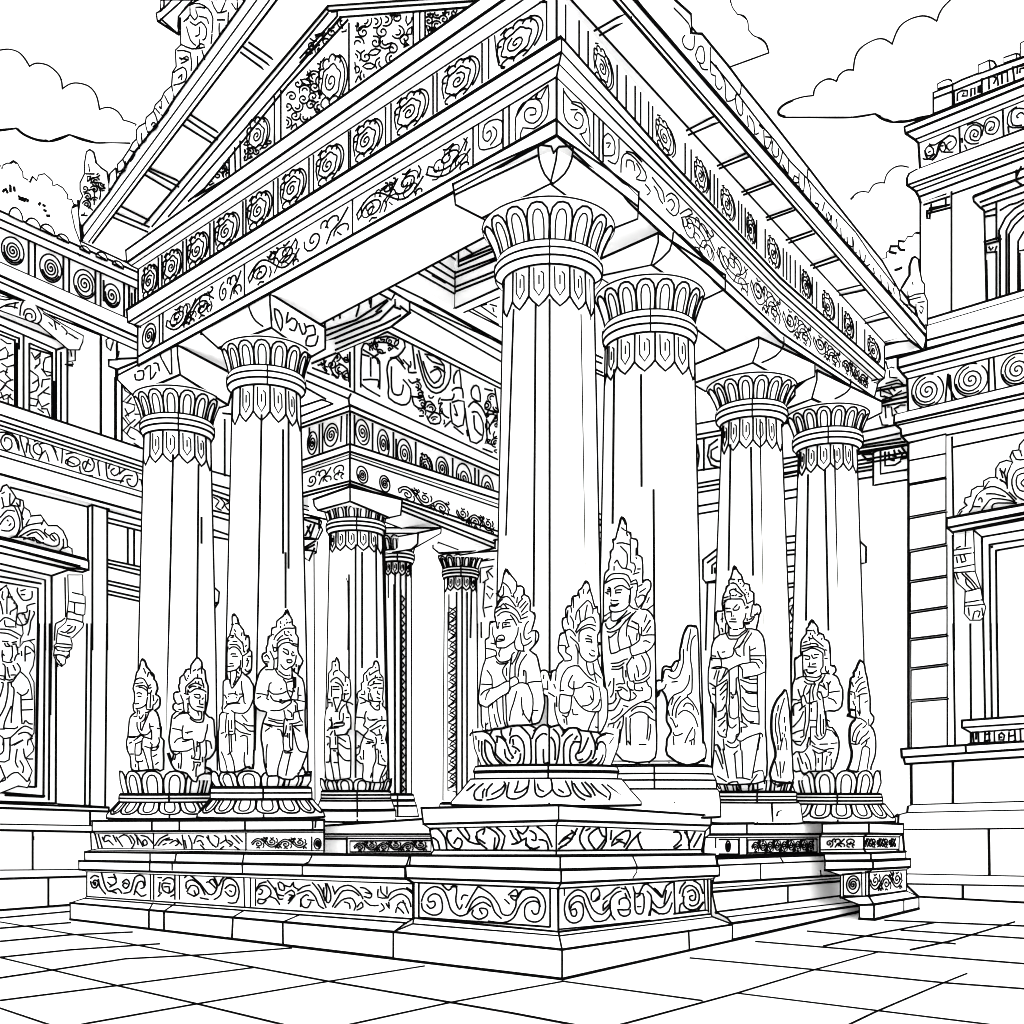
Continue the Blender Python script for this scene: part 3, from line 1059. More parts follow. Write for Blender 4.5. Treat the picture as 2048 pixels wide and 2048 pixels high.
foliage(m, ft, T1('1135,1045 1200,940 1262,870 1265,968')[0], 14, 2, S + .3, size=1.25)
foliage(m, ft, T1('1345,900 1345,790 1370,760 1400,830 1500,770 1500,800')[0], 12, 3, S + .3, size=1.25)
foliage(m, ft, T1('1580,740 1580,520 1640,440 1770,330 1780,480 1770,560 1780,620')[0], 16, 4, S + .3, size=1.25)
foliage(m, ft, T2('100,290 0,330 60,200 200,140 215,100 260,130 258,170 180,200')[0], 15, 5, S + .3, size=1.25)
foliage(m, ft, T2('300,470 300,130 340,105 620,70 620,255')[0], 19, 6, S + .3, size=1.25)
foliage(m, ft, T2('695,205 695,75 880,50 840,110')[0], 14, 7, S + .3, size=1.25)
m.obj('tympanum', TEMPLE, 'carved triangular gable wall')

# crest of curls along the rake, a relief on the outer face
crest = [MB() for _ in range(2)]
m = MB()
relief(m, T1('450,1250 435,1180 445,1110 460,1085 445,1050 445,1010 470,960 470,900 480,840 495,828 515,840 530,900 560,930 590,950 600,1010 600,1060')[0], fe, .14, 14, .12, W,
       T1('490,910 495,945/475,960 520,960/485,1000 515,980 520,1000 500,1010/520,1010 560,1010 575,1035/530,1020 555,1050 550,1100/490,1050 520,1050 520,1130/470,1090 490,1100/465,1130 500,1150/450,1190 480,1190/500,1150 510,1160'), S, 5)
foliage(m, sb(KB - E - .1), T1('450,1200 455,1060 480,950 520,950 560,960 590,1040')[0], 15, 3)
m.obj('acroterion', TEMPLE, 'flame-shaped corner ornament at the left eave')
m = MB()
relief(m, T1('600,1060 610,960 640,930 655,950 650,910 680,880 700,850 720,820 735,790 755,770 755,720 770,700 805,680 810,650 850,615 860,580 895,545 910,510 950,475 960,545 900,640 820,740 740,840')[0], fe, .1, 12, .12, W,
       T1('640,940 645,990/650,950 690,930 690,890/650,945 665,960 690,940/680,885 695,925/720,830 745,850 720,890/755,770 770,820/780,735 785,790 805,770/805,680 815,730 860,710 870,680 860,640 850,620/835,690 845,675 860,685 845,700/860,600 900,640 930,610/890,560 890,600 880,590/910,530 930,570'), S, 5)
m.obj('rake_crest', TEMPLE)
m = MB()
relief(m, T1('960,545 950,470 955,400 975,370 970,280 1000,250 1000,100 985,95 1050,25 1100,0 1190,0 1160,0 1260,0 1350,0 1250,140')[0:1][0], fe, .1, 14, .12, W,
       T1('1250,60 1200,70 1170,10/1250,0 1220,65/1260,70 1258,130/960,400 1010,370 1030,400 1020,450 960,470/985,430 1005,410 1000,440/1000,350 1040,330 1030,310 1000,330/980,280 1050,290 1055,390/990,320 1040,330/1000,245 1060,270 1130,260 1110,240 1080,270/1090,310 1090,380/1115,280 1130,330/1015,120 1050,80 1050,30 1100,20 1150,50 1175,100 1170,180/1030,110 1040,100/1090,90 1075,110 1050,80/1090,85 1080,40 1130,45/1100,90 1140,100 1150,130/1050,120 1080,140 1110,120 1140,160 1135,210 1120,220/1030,150 1050,220 1080,250/1080,200 1100,190 1100,150/1100,220 1100,260/1170,190 1165,240/1200,110 1240,110/1210,130 1210,190 1230,170/1280,20 1300,50/1310,0 1310,60'), S, 5)
m.obj('rake_crest', TEMPLE)
m = MB()
relief(m, T1('890,0 888,60 865,75 870,115 985,190 990,95 1050,25 1095,0')[0], sb(KB - E + .5), .06, 12, .4, W, T1('905,0 905,40 880,65/950,0 905,45/1010,0 880,115/890,105 985,190/1065,0 985,95 990,190'), M, 6)
m.obj('gable_step', TEMPLE)

# right eave: soffit with ribs, fascia, antefix band
fo = sa(KA - E2)
m = MB()
ia, ib = on(fr, 1113, -33), on(fr, 1770, 686)
oa, ob = on(fo, 1170, -66), on(fo, 1819, 680)
m.loft([[ia, oa], [ib, ob]], [M, M], endw=(0, W))
for bar in T3('70,720 225,640/80,745 255,670/240,915 400,845/250,930 415,865/375,1060 530,1000/385,1075 545,1015/510,1200 650,1150/515,1215 665,1160/620,1325 760,1275/635,1340 775,1290/755,1465 890,1415/770,1480 905,1435/900,1605 1035,1570/915,1630 1055,1600/1045,1760 1165,1720/1055,1785 1190,1750/1160,1885 1280,1845/1165,1905 1300,1870') + T2('1625,170 1800,70/1655,195 1830,95'):
    m.line([on(fr, *bar[0], .004), on(fo, *bar[1], .004)], M)
m.obj('eave_soffit', TEMPLE, 'ribbed soffit under the right eave')
m = MB()
A = [on(fo, *q) for q in ((1262, -100), (1228, -60), (1192, -60), (1178, -58))]
B = [on(fo, *q) for q in ((1852, 640), (1853, 672), (1846, 700), (1819, 680))]
A = [on(fo, *q) for q in ((1300, -55), (1262, -10), (1232, -9), (1219, -11))]
m.loft([A, B], [0, W, M, M], endw=(0, W))
m.line([on(fo, 1841, 702), on(fr, 1774, 717)], W + 1)
m.poly([on(fo, 1852, 690), on(fr, 1774, 717), on(fr, 1770, 686), on(fo, 1841, 675)])
m.obj('eave_fascia', TEMPLE)
m = MB()
crest_line = T3('-160,-190 0,0 90,80 95,185 150,188 200,250 300,370 370,465 520,650 740,930 840,1060 1015,1280 1145,1440 1240,1605')[0]
low = [(1853, 672), (1262, -10)]
relief(m, crest_line + [(1800, 600), (1852, 652), (1853, 674)] + [(1262, -10)], fo, .08, 12, .25, W + 1, T3(
    '0,45 80,130 90,185/60,195 45,220 60,260 90,275 110,260 112,200/120,300 135,260 160,260 168,320 160,350 130,340 118,300/140,350 155,380 185,385/200,265 200,350 205,410 230,420 230,470 250,495 265,480/230,360 280,450 285,540 300,560 335,545 345,520/370,465 365,520 340,525 345,600 370,640 380,610 375,560/205,340 290,440 375,550 490,700 560,780 640,890 740,990 850,1120 1000,1280 1080,1400 1220,1580/405,640 410,700/415,640 440,680 445,740 465,735/470,690 490,710/495,720 500,800 520,820 535,780/505,755 535,760 535,790/545,780 540,830 555,865 575,860 575,820/600,830 590,880 580,905/600,910 630,960 630,880/660,990 665,970 690,990 680,1010 655,1005/690,960 690,1030 715,1055 720,980/740,930 735,985 755,1050 750,1120/780,1120 800,1130 790,1150/800,1180 825,1195/830,1120 820,1160/840,1180 850,1220 865,1200 850,1170/870,1190 865,1250 885,1270 900,1250 895,1210/920,1260 925,1320 940,1320/955,1310 960,1350 990,1360 985,1310/985,1310 990,1390 1005,1395/1025,1380 1030,1430 1050,1445 1055,1410/1060,1470 1080,1460/1100,1480 1105,1510/1140,1520 1145,1570/1180,1560 1185,1600 1200,1620/1210,1590 1215,1620'), S, 8)
m.obj('antefix_band', TEMPLE, 'band of curled antefixes on the right eave')
m = MB()
relief(m, T3('1250,1600 1275,1560 1300,1520 1300,1470 1315,1425 1330,1418 1345,1430 1350,1480 1365,1550 1380,1570 1378,1620 1395,1660 1395,1800 1385,1815 1350,1780 1330,1700 1300,1680 1290,1650')[0], fo, .12, 12, .2, W,
       T3('1315,1560 1318,1570/1290,1610 1295,1640 1330,1625 1375,1620/1300,1655 1360,1640/1335,1680 1340,1740 1385,1800/1380,1665 1345,1670/1360,1690 1375,1700 1365,1730 1355,1715/1300,1700 1310,1740/1240,1650 1245,1680/1265,1680 1265,1700/1280,1680 1290,1685'), S, 5)
m.obj('acroterion', TEMPLE, 'pointed flame ornament at the right eave')
# roof slopes behind the eaves
m = MB()
ap = on(fe, 575, -150)
rg = P(ab(ap)[0], 9.2, ap.z)
e0 = on(fo, 1300, -52); e1 = on(fo, 1800, 590)
m.poly([ap, rg, e1, e0])
l0 = on(fe, 160, 440)
l1 = P(ab(l0)[0], 9.2, l0.z)
m.poly([ap, rg, l1, l0])
m.line([e0, e1], M)
m.obj('roof', TEMPLE)
# ================================================================ columns
def leaf_row(t, mb, ya, yb, n, ph, w, pointed=False):
    """petals standing between two heights given by their place on the front of member t"""
    def zz(y):
        r = None
        p = t.py
        for (y0, h0), (y1, h1) in zip(p[:-1], p[1:]):
            if y0 <= y <= y1:
                r = h0 + (h1 - h0) * (y - y0) / max(y1 - y0, 1e-6)
                break
        if r is None:
            r = p[-1][1] if y > p[-1][0] else p[0][1]
        r = r * t.d / F
        return EYE + (YH - y) / F * (t.d - r)
    t.petals(mb, zz(ya), zz(yb), n, ph, w, pointed=pointed)


def column(name_label, cx, d, cap, shaft, arris, base, n=18, abacus=None, lap=(0, 0), lw=1.0, basecx=None, lotus=None, disc=None, ph=0.0, ln=13, dn=16, parent=None):
    """cap: dict of front heights; returns the shaft object, to which capital, base, figures belong"""
    parent = parent or TEMPLE
    yt, ht = cap['top']; yb, hb = cap['foot']; y1, h1 = cap['band']; y2 = lap[1]
    # shaft
    m = MB()
    sh = Turned(cx, d, [(y1 - 4, shaft[0][1])] + [s_ for s_ in shaft])
    sh.build(m, [0] * (len(shaft) + 1), 48, (W + 1.6) * lw, caps=True)

    def rad(y):
        for (y0, h0), (y1_, h1_) in zip(shaft[:-1], shaft[1:]):
            if y <= y1_:
                break
        return (h0 + (h1_ - h0) * min(max((y - y0) / (y1_ - y0), 0), 1)) * d / F
    ss = scyl(cx, d, rad)
    m.draw(ss, [[(xa + (xb - xa) * t / 8, ya + (yb_ - ya) * t / 8) for t in range(9)] for (xa, ya), (xb, yb_) in arris], (M + .6) * lw, .008)
    # arrises round the back
    for k in range(7):
        th = 1.95 + k * .4
        m.line([sh.pt(th, z, r) for z, r in sh.pr], M * lw)
    # pendant leaves below the neck
    yl0, yl1 = lap
    nl = n - 2
    st_ = 2 * math.pi / nl
    hw = shaft[0][1]
    z0 = EYE + (YH - yl0) / F * (d - hw * d / F)
    z1 = EYE + (YH - yl1) / F * (d - hw * d / F)
    zz = []
    for k in range(nl):
        c = ph + (k + .5) * st_
        cc = (c + math.pi) % (2 * math.pi) - math.pi
        if abs(cc) > 1.5:
            continue
        q = [(-.5, .0), (-.5, .72), (-.3, .86), (0, 1), (.3, .86), (.5, .72)]
        m.line([sh.on(c + u * st_, z0 + (z1 - z0) * v, .006) for u, v in q], M * lw)
        if abs(cc) > 1.1:
            continue
        m.line([sh.on(c + u * st_, z0 + (z1 - z0) * v, .006) for u, v in ((-.26, .05), (-.24, .55), (0, .74), (.24, .55), (.22, .2), (.1, .15))], S * lw)
        m.line([sh.on(c, z0 + (z1 - z0) * v, .006) for v in (.25, .45)], S * lw)
    col = m.obj('column', parent, name_label)
    # capital
    m = MB()
    prof = [(yt - 3, ht * .99), (yt, ht)] + [(yt + (yb - yt) * t, hb + (ht - hb) * (1 - t) ** 1.3) for t in (.2, .4, .6, .8)] + [(yb, hb)]
    c = Turned(cx, d, prof)
    c.build(m, [0, S] + [0] * 4 + [M], 48, W * lw)
    leaf_row(c, m, yb, yt + (yb - yt) * .12, n, ph + math.pi / n, M * lw)
    bands = cap.get('rings', ())
    pr = [(yb, hb)]
    q = [yb + (y1 - yb) * t for t in (0, .12, .3, .62, .8, 1)]
    hs_ = [hb * 1.0, hb * 1.05, hb * 1.06, hb * 1.05, hb * 1.0, h1]
    b = Turned(cx, d, list(zip(q, hs_)))
    b.build(m, [M, 0, M, M, 0, M], 48, W * lw)
    m.line([b.pt(.02, z, r + .004) for z, r in b.pr], S)
    capo = m.obj('capital', col)
    if abacus:
        m = MB()
        ac, bc, rows, tongue = abacus
        wing(m, ac, bc, rows, inn=.5, top=True, bot=True, endw=(W * lw, M * lw, W * lw), ret=.35)
        if tongue:
            for kd, pl in tongue:
                m.draw(kd, pl, M * lw, .008, 2)
        m.obj('abacus', capo)
    # base
    bx = basecx or cx
    if lotus:
        m = MB()
        l = Turned(bx, d, lotus)
        l.build(m, [0] * (len(lotus) - 1) + [M * lw], 48, W * lw)
        if ln:
            leaf_row(l, m, lotus[-1][0] - .5, lotus[0][0] + 1, ln, ph * 1.3 + .1, M * lw)
        m.obj('lotus_collar', col)
    m = MB()
    bs = Turned(bx, d, base)
    bs.build(m, [M] * len(base), 48, W * lw)
    m.line([bs.pt(.03, z, r + .004) for z, r in bs.pr], M * lw)
    if disc:
        ds = Turned(bx, d, disc)
        ds.build(m, [M] + [0] * (len(disc) - 2) + [W * lw], 48, W * lw)
        nn = dn
        za = ds.pr[0][0]; zb = ds.pr[-2][0]
        if nn:
            ds.petals(m, za, za + (zb - za) * .9, nn, ph, M * lw)
        m.line([ds.pt(.03, z, r + .004) for z, r in ds.pr[-2:]], M * lw)
    m.obj('column_base', col)
    return col, ss


k = 2048 / 1932
ov = lambda s: [[(x * 2048 / 1932, y * 2048 / 1932) for x, y in q] for q in lines(s)]


def V(*a):
    return [[(x0, y0), (x1, y1)] for x0, y0, x1, y1 in a]


AK, BK = KA + .02, KB + .02
kp = P(AK, BK, 0)
colA, sA = column('thick front corner column with two seated figures', 1097, 11.04,
    dict(top=(392, 132), foot=(478, 101), band=(527, 92)), [(530, 89), (1300, 104), (1470, 108)],
    V((1027, 620, 1012, 1070), (1071, 610, 1067, 1212), (1099, 600, 1099, 1345), (1161, 630, 1169, 1130), (1178, 560, 1180, 640)),
    [(1529, 128), (1531, 140), (1541, 144), (1544, 142), (1557, 141)], 16, (AK, BK, [
        (.03, (906, 368), (1107, 300), (1277, 384), 0), (.03, (909, 390), (1107, 306), (1276, 413), 0), (.0, (911, 409), (1107, 320), (1275, 437), 0),
        (-.22, (964, 436), (1105, 367), (1222, 458), W)],
        [(sb(BK - .035), [[(906, 368), (1076, 289), (1107, 306)], [(909, 390), (1077, 310)], [(1076, 289), (1078, 318), (1089, 348), (1105, 366)], [(1113, 270), (1076, 289)]]),
         (sa(AK - .035), [[(1277, 384), (1146, 292), (1107, 306)], [(1276, 413), (1147, 312)], [(1146, 292), (1143, 320), (1129, 348), (1107, 367)], [(1113, 270), (1146, 292)]])]),
    (530, 612), 1.0, 1092, [(1452, 146), (1490, 142), (1529, 128)], [(1557, 149), (1568, 158), (1582, 168), (1596, 180), (1606, 188), (1612, 188)], .02, ln=0, dn=0)

colB, sB = column('second column on the right with a large figure', 1299, 12.5,
    dict(top=(548, 108), foot=(618, 88), band=(663, 88)), [(666, 87), (1300, 100), (1520, 106)],
    V((1228, 740, 1225, 1046), (1282, 750, 1283, 972), (1380, 760, 1397, 1250), (1307, 980, 1310, 1480)),
    [(1529, 108), (1532, 116), (1547, 118), (1560, 124), (1578, 125)], 16, (AK - .02, ab(Vector(((1299 - CX) / F * 12.5, 12.5, 0)))[1] - .62, [
        (0, (1192, 522), (1346, 466), (1450, 550), W), (0, (1192, 530), (1345, 484), (1450, 578), 0), (-.2, (1196, 552), (1305, 529), (1404, 600), W)],
        [(sa(AK - .02), ov('1270,440 1263,473 1233,500') + [[(1360, 470), (1446, 549)]])]),
    (666, 742), 1.0, 1305, None, [(1578, 126), (1584, 130), (1600, 132), (1632, 133), (1636, 133)], .12, dn=0)

colC, sC = column('third column on the right with a standing figure', 1503, 14.3,
    dict(top=(744, 88), foot=(797, 66), band=(832, 62)), [(835, 57), (1290, 74), (1560, 78)],
    V((1461, 890, 1457, 1140), (1502, 895, 1506, 1150), (1520, 840, 1528, 1380), (1528, 1400, 1534, 1560)),
    [(1583, 70), (1585, 78), (1593, 78), (1600, 78), (1606, 78)], 16, (AK - .02, ab(Vector(((1503 - CX) / F * 14.3, 14.3, 0)))[1] - .62, [
        (0, (1382, 732), (1567, 675), (1629, 727), W), (0, (1382, 745), (1567, 692), (1629, 752), 0), (-.15, (1384, 767), (1524, 725), (1587, 771), W)],
        [(sa(AK - .02), lines('605,205 603,255 560,310 487,345',1348,600,700))]),
    (835, 896), .9, 1512, [(1545, 66), (1565, 72), (1583, 66)], [(1606, 82), (1612, 86), (1630, 88), (1645, 90), (1648, 90)], .05, dn=0)

colD, sD = column('far right column with a small praying figure', 1655, 15.4,
    dict(top=(806, 80), foot=(852, 64), band=(886, 60)), [(889, 55), (1300, 68), (1560, 72)],
    V((1616, 950, 1612, 1240), (1650, 940, 1657, 1260), (1669, 900, 1680, 1430), (1700, 960, 1712, 1320), (1680, 1430, 1688, 1545)),
    [(1587, 78), (1589, 86), (1595, 87), (1602, 88), (1609, 88)], 16, (AK - .05, ab(Vector(((1655 - CX) / F * 15.4, 15.4, 0)))[1] - .6, [
        (0, (1590, 778), (1701, 741), (1763, 803), W), (0, (1590, 790), (1701, 760), (1763, 825), 0), (-.12, (1565, 820), (1675, 797), (1727, 843), W)],
        [(sa(AK - .05), lines('975,440 970,490 930,525 890,545',1348,600,700))]),
    (889, 940), .9, 1672, [(1540, 83), (1565, 85), (1587, 78)], [(1609, 92), (1618, 98), (1632, 108), (1640, 112), (1645, 112)], .1)

bE = lambda cx, d: ab(Vector(((cx - CX) / F * d, d, 0)))
aE, bE_ = bE(358, 14.4)
colE, sE = column('leftmost column with two kneeling figures', 355, 14.4,
    dict(top=(770, 84), foot=(825, 67), band=(859, 65)), [(862, 63), (1300, 73), (1560, 76)],
    V((310, 925, 298, 1260), (346, 910, 333, 1460), (397, 930, 393, 1370), (403, 1035, 403, 1086)),
    [(1588, 88), (1590, 90), (1597, 91), (1605, 90)], 15, (aE - .6, BK, [
        (0, (236, 739), (330, 690), (467, 749), W), (0, (236, 760), (333, 709), (466, 775), 0), (-.15, (266, 790), (341, 749), (456, 810), W)],
        [(sb(BK), lines('880,250 882,300 905,350 938,408/945,275 948,408/1120,110 1110,160 1110,190',0,600,700)), (sb(BK), lines('650,415 880,295/745,410 750,440 790,435 790,390 760,395/800,380 830,360 830,440 860,400/850,350 870,350 880,390', 0, 600, 700))]),
    (862, 924), .9, 335, [(1541, 90), (1565, 88), (1588, 82)], [(1605, 92), (1612, 98), (1624, 108), (1632, 114), (1638, 114)], .04)

aF, bF = bE(533, 13.4)
colF, sF = column('second column from the left with two standing figures', 533, 13.4,
    dict(top=(672, 87), foot=(729, 72), band=(768, 67)), [(771, 65), (1290, 77), (1560, 80)],
    V((482, 840, 473, 1180), (505, 830, 495, 1200), (523, 830, 511, 1500), (566, 860, 566, 1106), (577, 840, 577, 1136), (571, 1106, 571, 1215)),
    [(1574, 92), (1576, 97), (1586, 98), (1598, 98)], 15, (aF - .6, BK, [
        (0, (399, 643), (511, 587), (650, 655), W), (0, (401, 664), (515, 606), (650, 698), 0), (-.18, (437, 696), (525, 655), (623, 713), W)],
        [(sb(BK), T1('1370,1680 1385,1730 1410,1770 1450,1800')), (sa(aF - .6), lines('1490,30 1500,110/1515,50 1520,100 1550,170 1560,110 1540,60 1515,50/1590,70 1580,130 1610,100 1640,120 1625,170 1600,160/1650,130 1670,190 1690,170 1680,130/1690,150 1730,140 1740,190 1700,200 1690,250 1740,250 1755,200', 0, 600, 700))]),
    (771, 842), .95, 523, [(1541, 97), (1560, 96), (1574, 88)], [(1600, 100), (1608, 106), (1620, 116), (1630, 122), (1637, 124)], .1)

# small scrolls cut on the square plinth blocks of two columns
for col_, cx_, d_, r_, ln_ in ((colB, 1305, 12.5, 133 * 12.5 / F, '0,985 30,1010 75,1015 100,1025 130,1000 130,960 122,940/150,985 160,1010 180,1030 195,1020 180,1005 170,1020/200,1005 225,1000 215,1025'),
                          (colC, 1512, 14.3, 92 * 14.3 / F, '565,1060 575,1035 600,1030 590,1050 570,1055 580,1075 600,1075/625,1075 645,1030/665,1060 680,1045 695,1050 695,1080 670,1070/540,990 545,1090')):
    m = MB()
    m.draw(scyl(cx_, d_, r_), T8(ln_), M, .012, 2)
    m.obj('carved_scroll', col_)

# the big corner column's own lotus and petal disc
LA_ = lambda t: lines(t, 940, 1300, 300)
lr = lambda y: (146 + (142 - 146) * min(max((y - 1452) / 38, 0), 1) + (128 - 142) * min(max((y - 1490) / 39, 0), 1)) * 11.04 / F
m = MB()
m.draw(scyl(1092, 11.04, lr), LA_('0,1100 30,1062 150,1047 200,1060 258,1092/260,1088 290,1030 330,1015 400,1020 440,1000 600,975 660,990 740,1070/75,1110 80,1150/110,1170 120,1300/150,1180 150,1340 180,1420 235,1500/190,1160 190,1300 230,1420 310,1500/200,1160 270,1220 300,1330 340,1410 410,1480/250,1090 300,1160 330,1220 325,1320 360,1380 480,1490/340,1110 390,1120 460,1190 510,1320 560,1385 540,1392/400,1040 410,1100 460,1160/350,1130 345,1190/445,1280 460,1380 520,1435/345,1410 400,1460 410,1490/'
    '510,1200 520,1130 570,1105 620,1110 680,1180 700,1280 695,1400 680,1470/660,990 740,1070 780,1150 790,1400 775,1470/550,1150 560,1220/545,1240 600,1265 640,1305/590,1300 580,1330/650,1340 640,1420 610,1460/530,1010 510,1100/770,970 850,1010 820,1040/850,1470 845,1200 870,1130 940,1075 990,1090/800,1140 840,1040 900,980 960,960 1020,990/945,1280 950,1450 1000,1450/1020,1000 1020,1470/1045,1125 1085,1180 1100,1280 1095,1410/1075,1020 1140,1090 1155,1200 1135,1380 1110,1470/1020,990 1050,965 1150,960 1190,1010 1200,1060/'
    '1210,1470 1205,1260 1240,1150 1320,1085/1180,1110 1260,1020 1310,1000 1380,1005 1405,1060 1435,1130 1410,1280 1370,1340 1360,1370 1385,1420 1450,1405/1340,1190 1300,1240 1285,1340 1290,1430 1310,1480/1330,1180 1420,1185/1385,1330 1440,1310 1490,1220 1525,1130/1565,1295 1555,1350 1490,1430 1410,1448/1350,1150 1380,1110/1400,1020 1520,1040 1640,1050/1550,1050 1580,1120 1615,1220 1610,1330 1580,1400/1630,1200 1640,1140 1700,1100 1740,1090/1635,1280 1650,1210 1690,1180 1740,1220 1745,1350 1700,1470 1655,1500/1580,1450 1630,1400/1560,1440 1550,1500/'
    '1650,1060 1690,1090 1750,1070 1840,1085/1795,1200 1795,1330/1840,1130 1800,1190/1710,1350 1680,1430 1640,1475/1500,1480 1560,1430'), M, .05, 2)
m.obj('lotus_petals', colA)
dr = lambda y: (149 + (188 - 149) * min(max((y - 1557) / 49, 0), 1)) * 11.04 / F
m = MB()
m.draw(scyl(1092, 11.04, dr), LA_('60,1730 -40,1810/170,1720 60,1820 65,1920 150,1932/290,1720 220,1800 210,1880/440,1700 460,1750 420,1850 330,1910 220,1932/160,1900 165,1830 190,1790/500,1710 470,1850 490,1900 560,1920 640,1900 730,1830 760,1680/620,1690 600,1780 570,1830 660,1820 740,1760/830,1680 840,1830 880,1880 930,1890 990,1860 1060,1790 1045,1670/870,1730 890,1790 950,1820/1060,1790 1100,1850 1170,1885 1260,1880 1300,1850 1270,1770 1230,1690/1140,1795 1205,1835/'
    '1310,1690 1330,1800 1400,1890 1480,1930/1340,1720 1400,1810 1480,1870 1560,1890/1440,1710 1500,1800 1560,1870/1480,1700 1560,1780 1610,1870/1560,1720 1640,1810 1760,1895/1700,1730 1780,1810 1810,1860 1790,1932/1770,1740 1860,1810 1932,1870/280,1860 400,1790 440,1740'), M, .05, 2)
m.obj('petal_disc', colA)
# ================================================================ the inner shrine behind the porch
SHRINE = empty('inner_shrine', 'small inner shrine with its own lotus columns, standing inside behind the big porch columns', 'shrine')
kk = Vector(((700 - CX) / F * 14.3, 14.3, 0))
IA, IB = ab(kk)
iL, iR = sb(IB), sa(IA)
T66 = lambda s: lines(s, 600, 600, 700)
# frieze and shelves
m = MB()
wing(m, IA, IB, [(.15, (560, 864), (698, 811), (1216, 1035), M), (.15, (560, 870), (699, 822), (1216, 1046), M), (0, (560, 876), (700, 826), (1216, 1052), 0)], inn=.3, endw=(0, M, 0))
m.obj('cornice', SHRINE)
m = MB()
wing(m, IA, IB, [(0, (560, 870), (700, 824), (1216, 1048), 0), (0, (560, 935), (699, 888), (1216, 1056), 0)], inn=.3, endw=(0, M, 0))
m.draw(iR, T66('300,625 300,795/400,675 400,838/515,720 515,885/530,770 530,900/638,775 638,940/842,872 842,1025/965,930 965,1070/985,940 985,1085'), M)
m.draw(iL, T66('230,640 225,780/260,620 258,790/107,690 107,850/125,680 125,840/52,705 52,740'), M)
q = [(345, 730, 40, 68), (460, 795, 34, 78), (577, 850, 42, 80), (695, 915, 36, 62), (785, 930, 36, 62), (905, 985, 44, 80), (1035, 1040, 34, 70)]
rr = random.Random(5)
for x, y, rx, ry in q:
    for pl in rosette(0, 0, 1, rr, 1 if x != 695 else 0):
        m.draw(iR, [[(600 + (x + rx * u) * .3623, 600 + (y + u * rx * .45 - ry * v) * .3623) for u, v in pl]], S, .008)
for x, y, rx, ry in ((172, 745, 40, 62), (68, 790, 28, 62)):
    for pl in rosette(0, 0, 1, rr, 1):
        m.draw(iL, [[(600 + (x + rx * u) * .3623, 600 + (y - u * rx * .3 - ry * v) * .3623) for u, v in pl]], S, .008)
m.obj('frieze', SHRINE)
m = MB()
wing(m, IA, IB, [(.12, (560, 936), (699, 888), (1216, 1056), M), (.12, (560, 950), (699, 903), (1216, 1070), M), (.05, (560, 955), (700, 908), (1216, 1082), S), (0, (560, 960), (700, 915), (1216, 1090), M),
                 (0, (560, 998), (701, 962), (1216, 1138), M), (.0, (560, 1006), (702, 968), (1216, 1150), M)], inn=.3, endw=(0, M, 0))
for k, (x0, x1) in enumerate(((707, 742), (757, 782), (790, 905), (908, 992))):
    yt = lambda x: 917 + (x - 700) * (1038 - 917) / 290
    yb = lambda x: 962 + (x - 700) * (1075 - 962) / 290
    panel(m, iR, x0, yt(x0) + 3, yb(x0) - 3, x1, yt(x1) + 3, yb(x1) - 3, 'vine' if k > 1 else 'whorl', S, 3 + k, 0)
panel(m, iL, 606, 948, 984, 696, 920, 958, 'leaf', S, 5, 0)
m.obj('scroll_frieze', SHRINE)
# beam to the right of its corner column
m = MB()
bq = [(777, 1042), (806, 1012), (992, 1087), (1216, 1178)]
m.poly([on(iR, *p, -.02) for p in ((700, 965), (1216, 1140), (1216, 1180), (990, 1090), (800, 1010), (700, 975))])
m.draw(iR, T66('555,1135 1078,1345/550,1158 1078,1370'), M, .0)
lowr = [on(iR, *p) for p in ((720, 985), (804, 1012), (990, 1086))]
inn_ = [p + LD * .7 for p in lowr]
m.loft([[a, b] for a, b in zip(lowr, inn_)], [0, M])
m.obj('architrave', SHRINE)
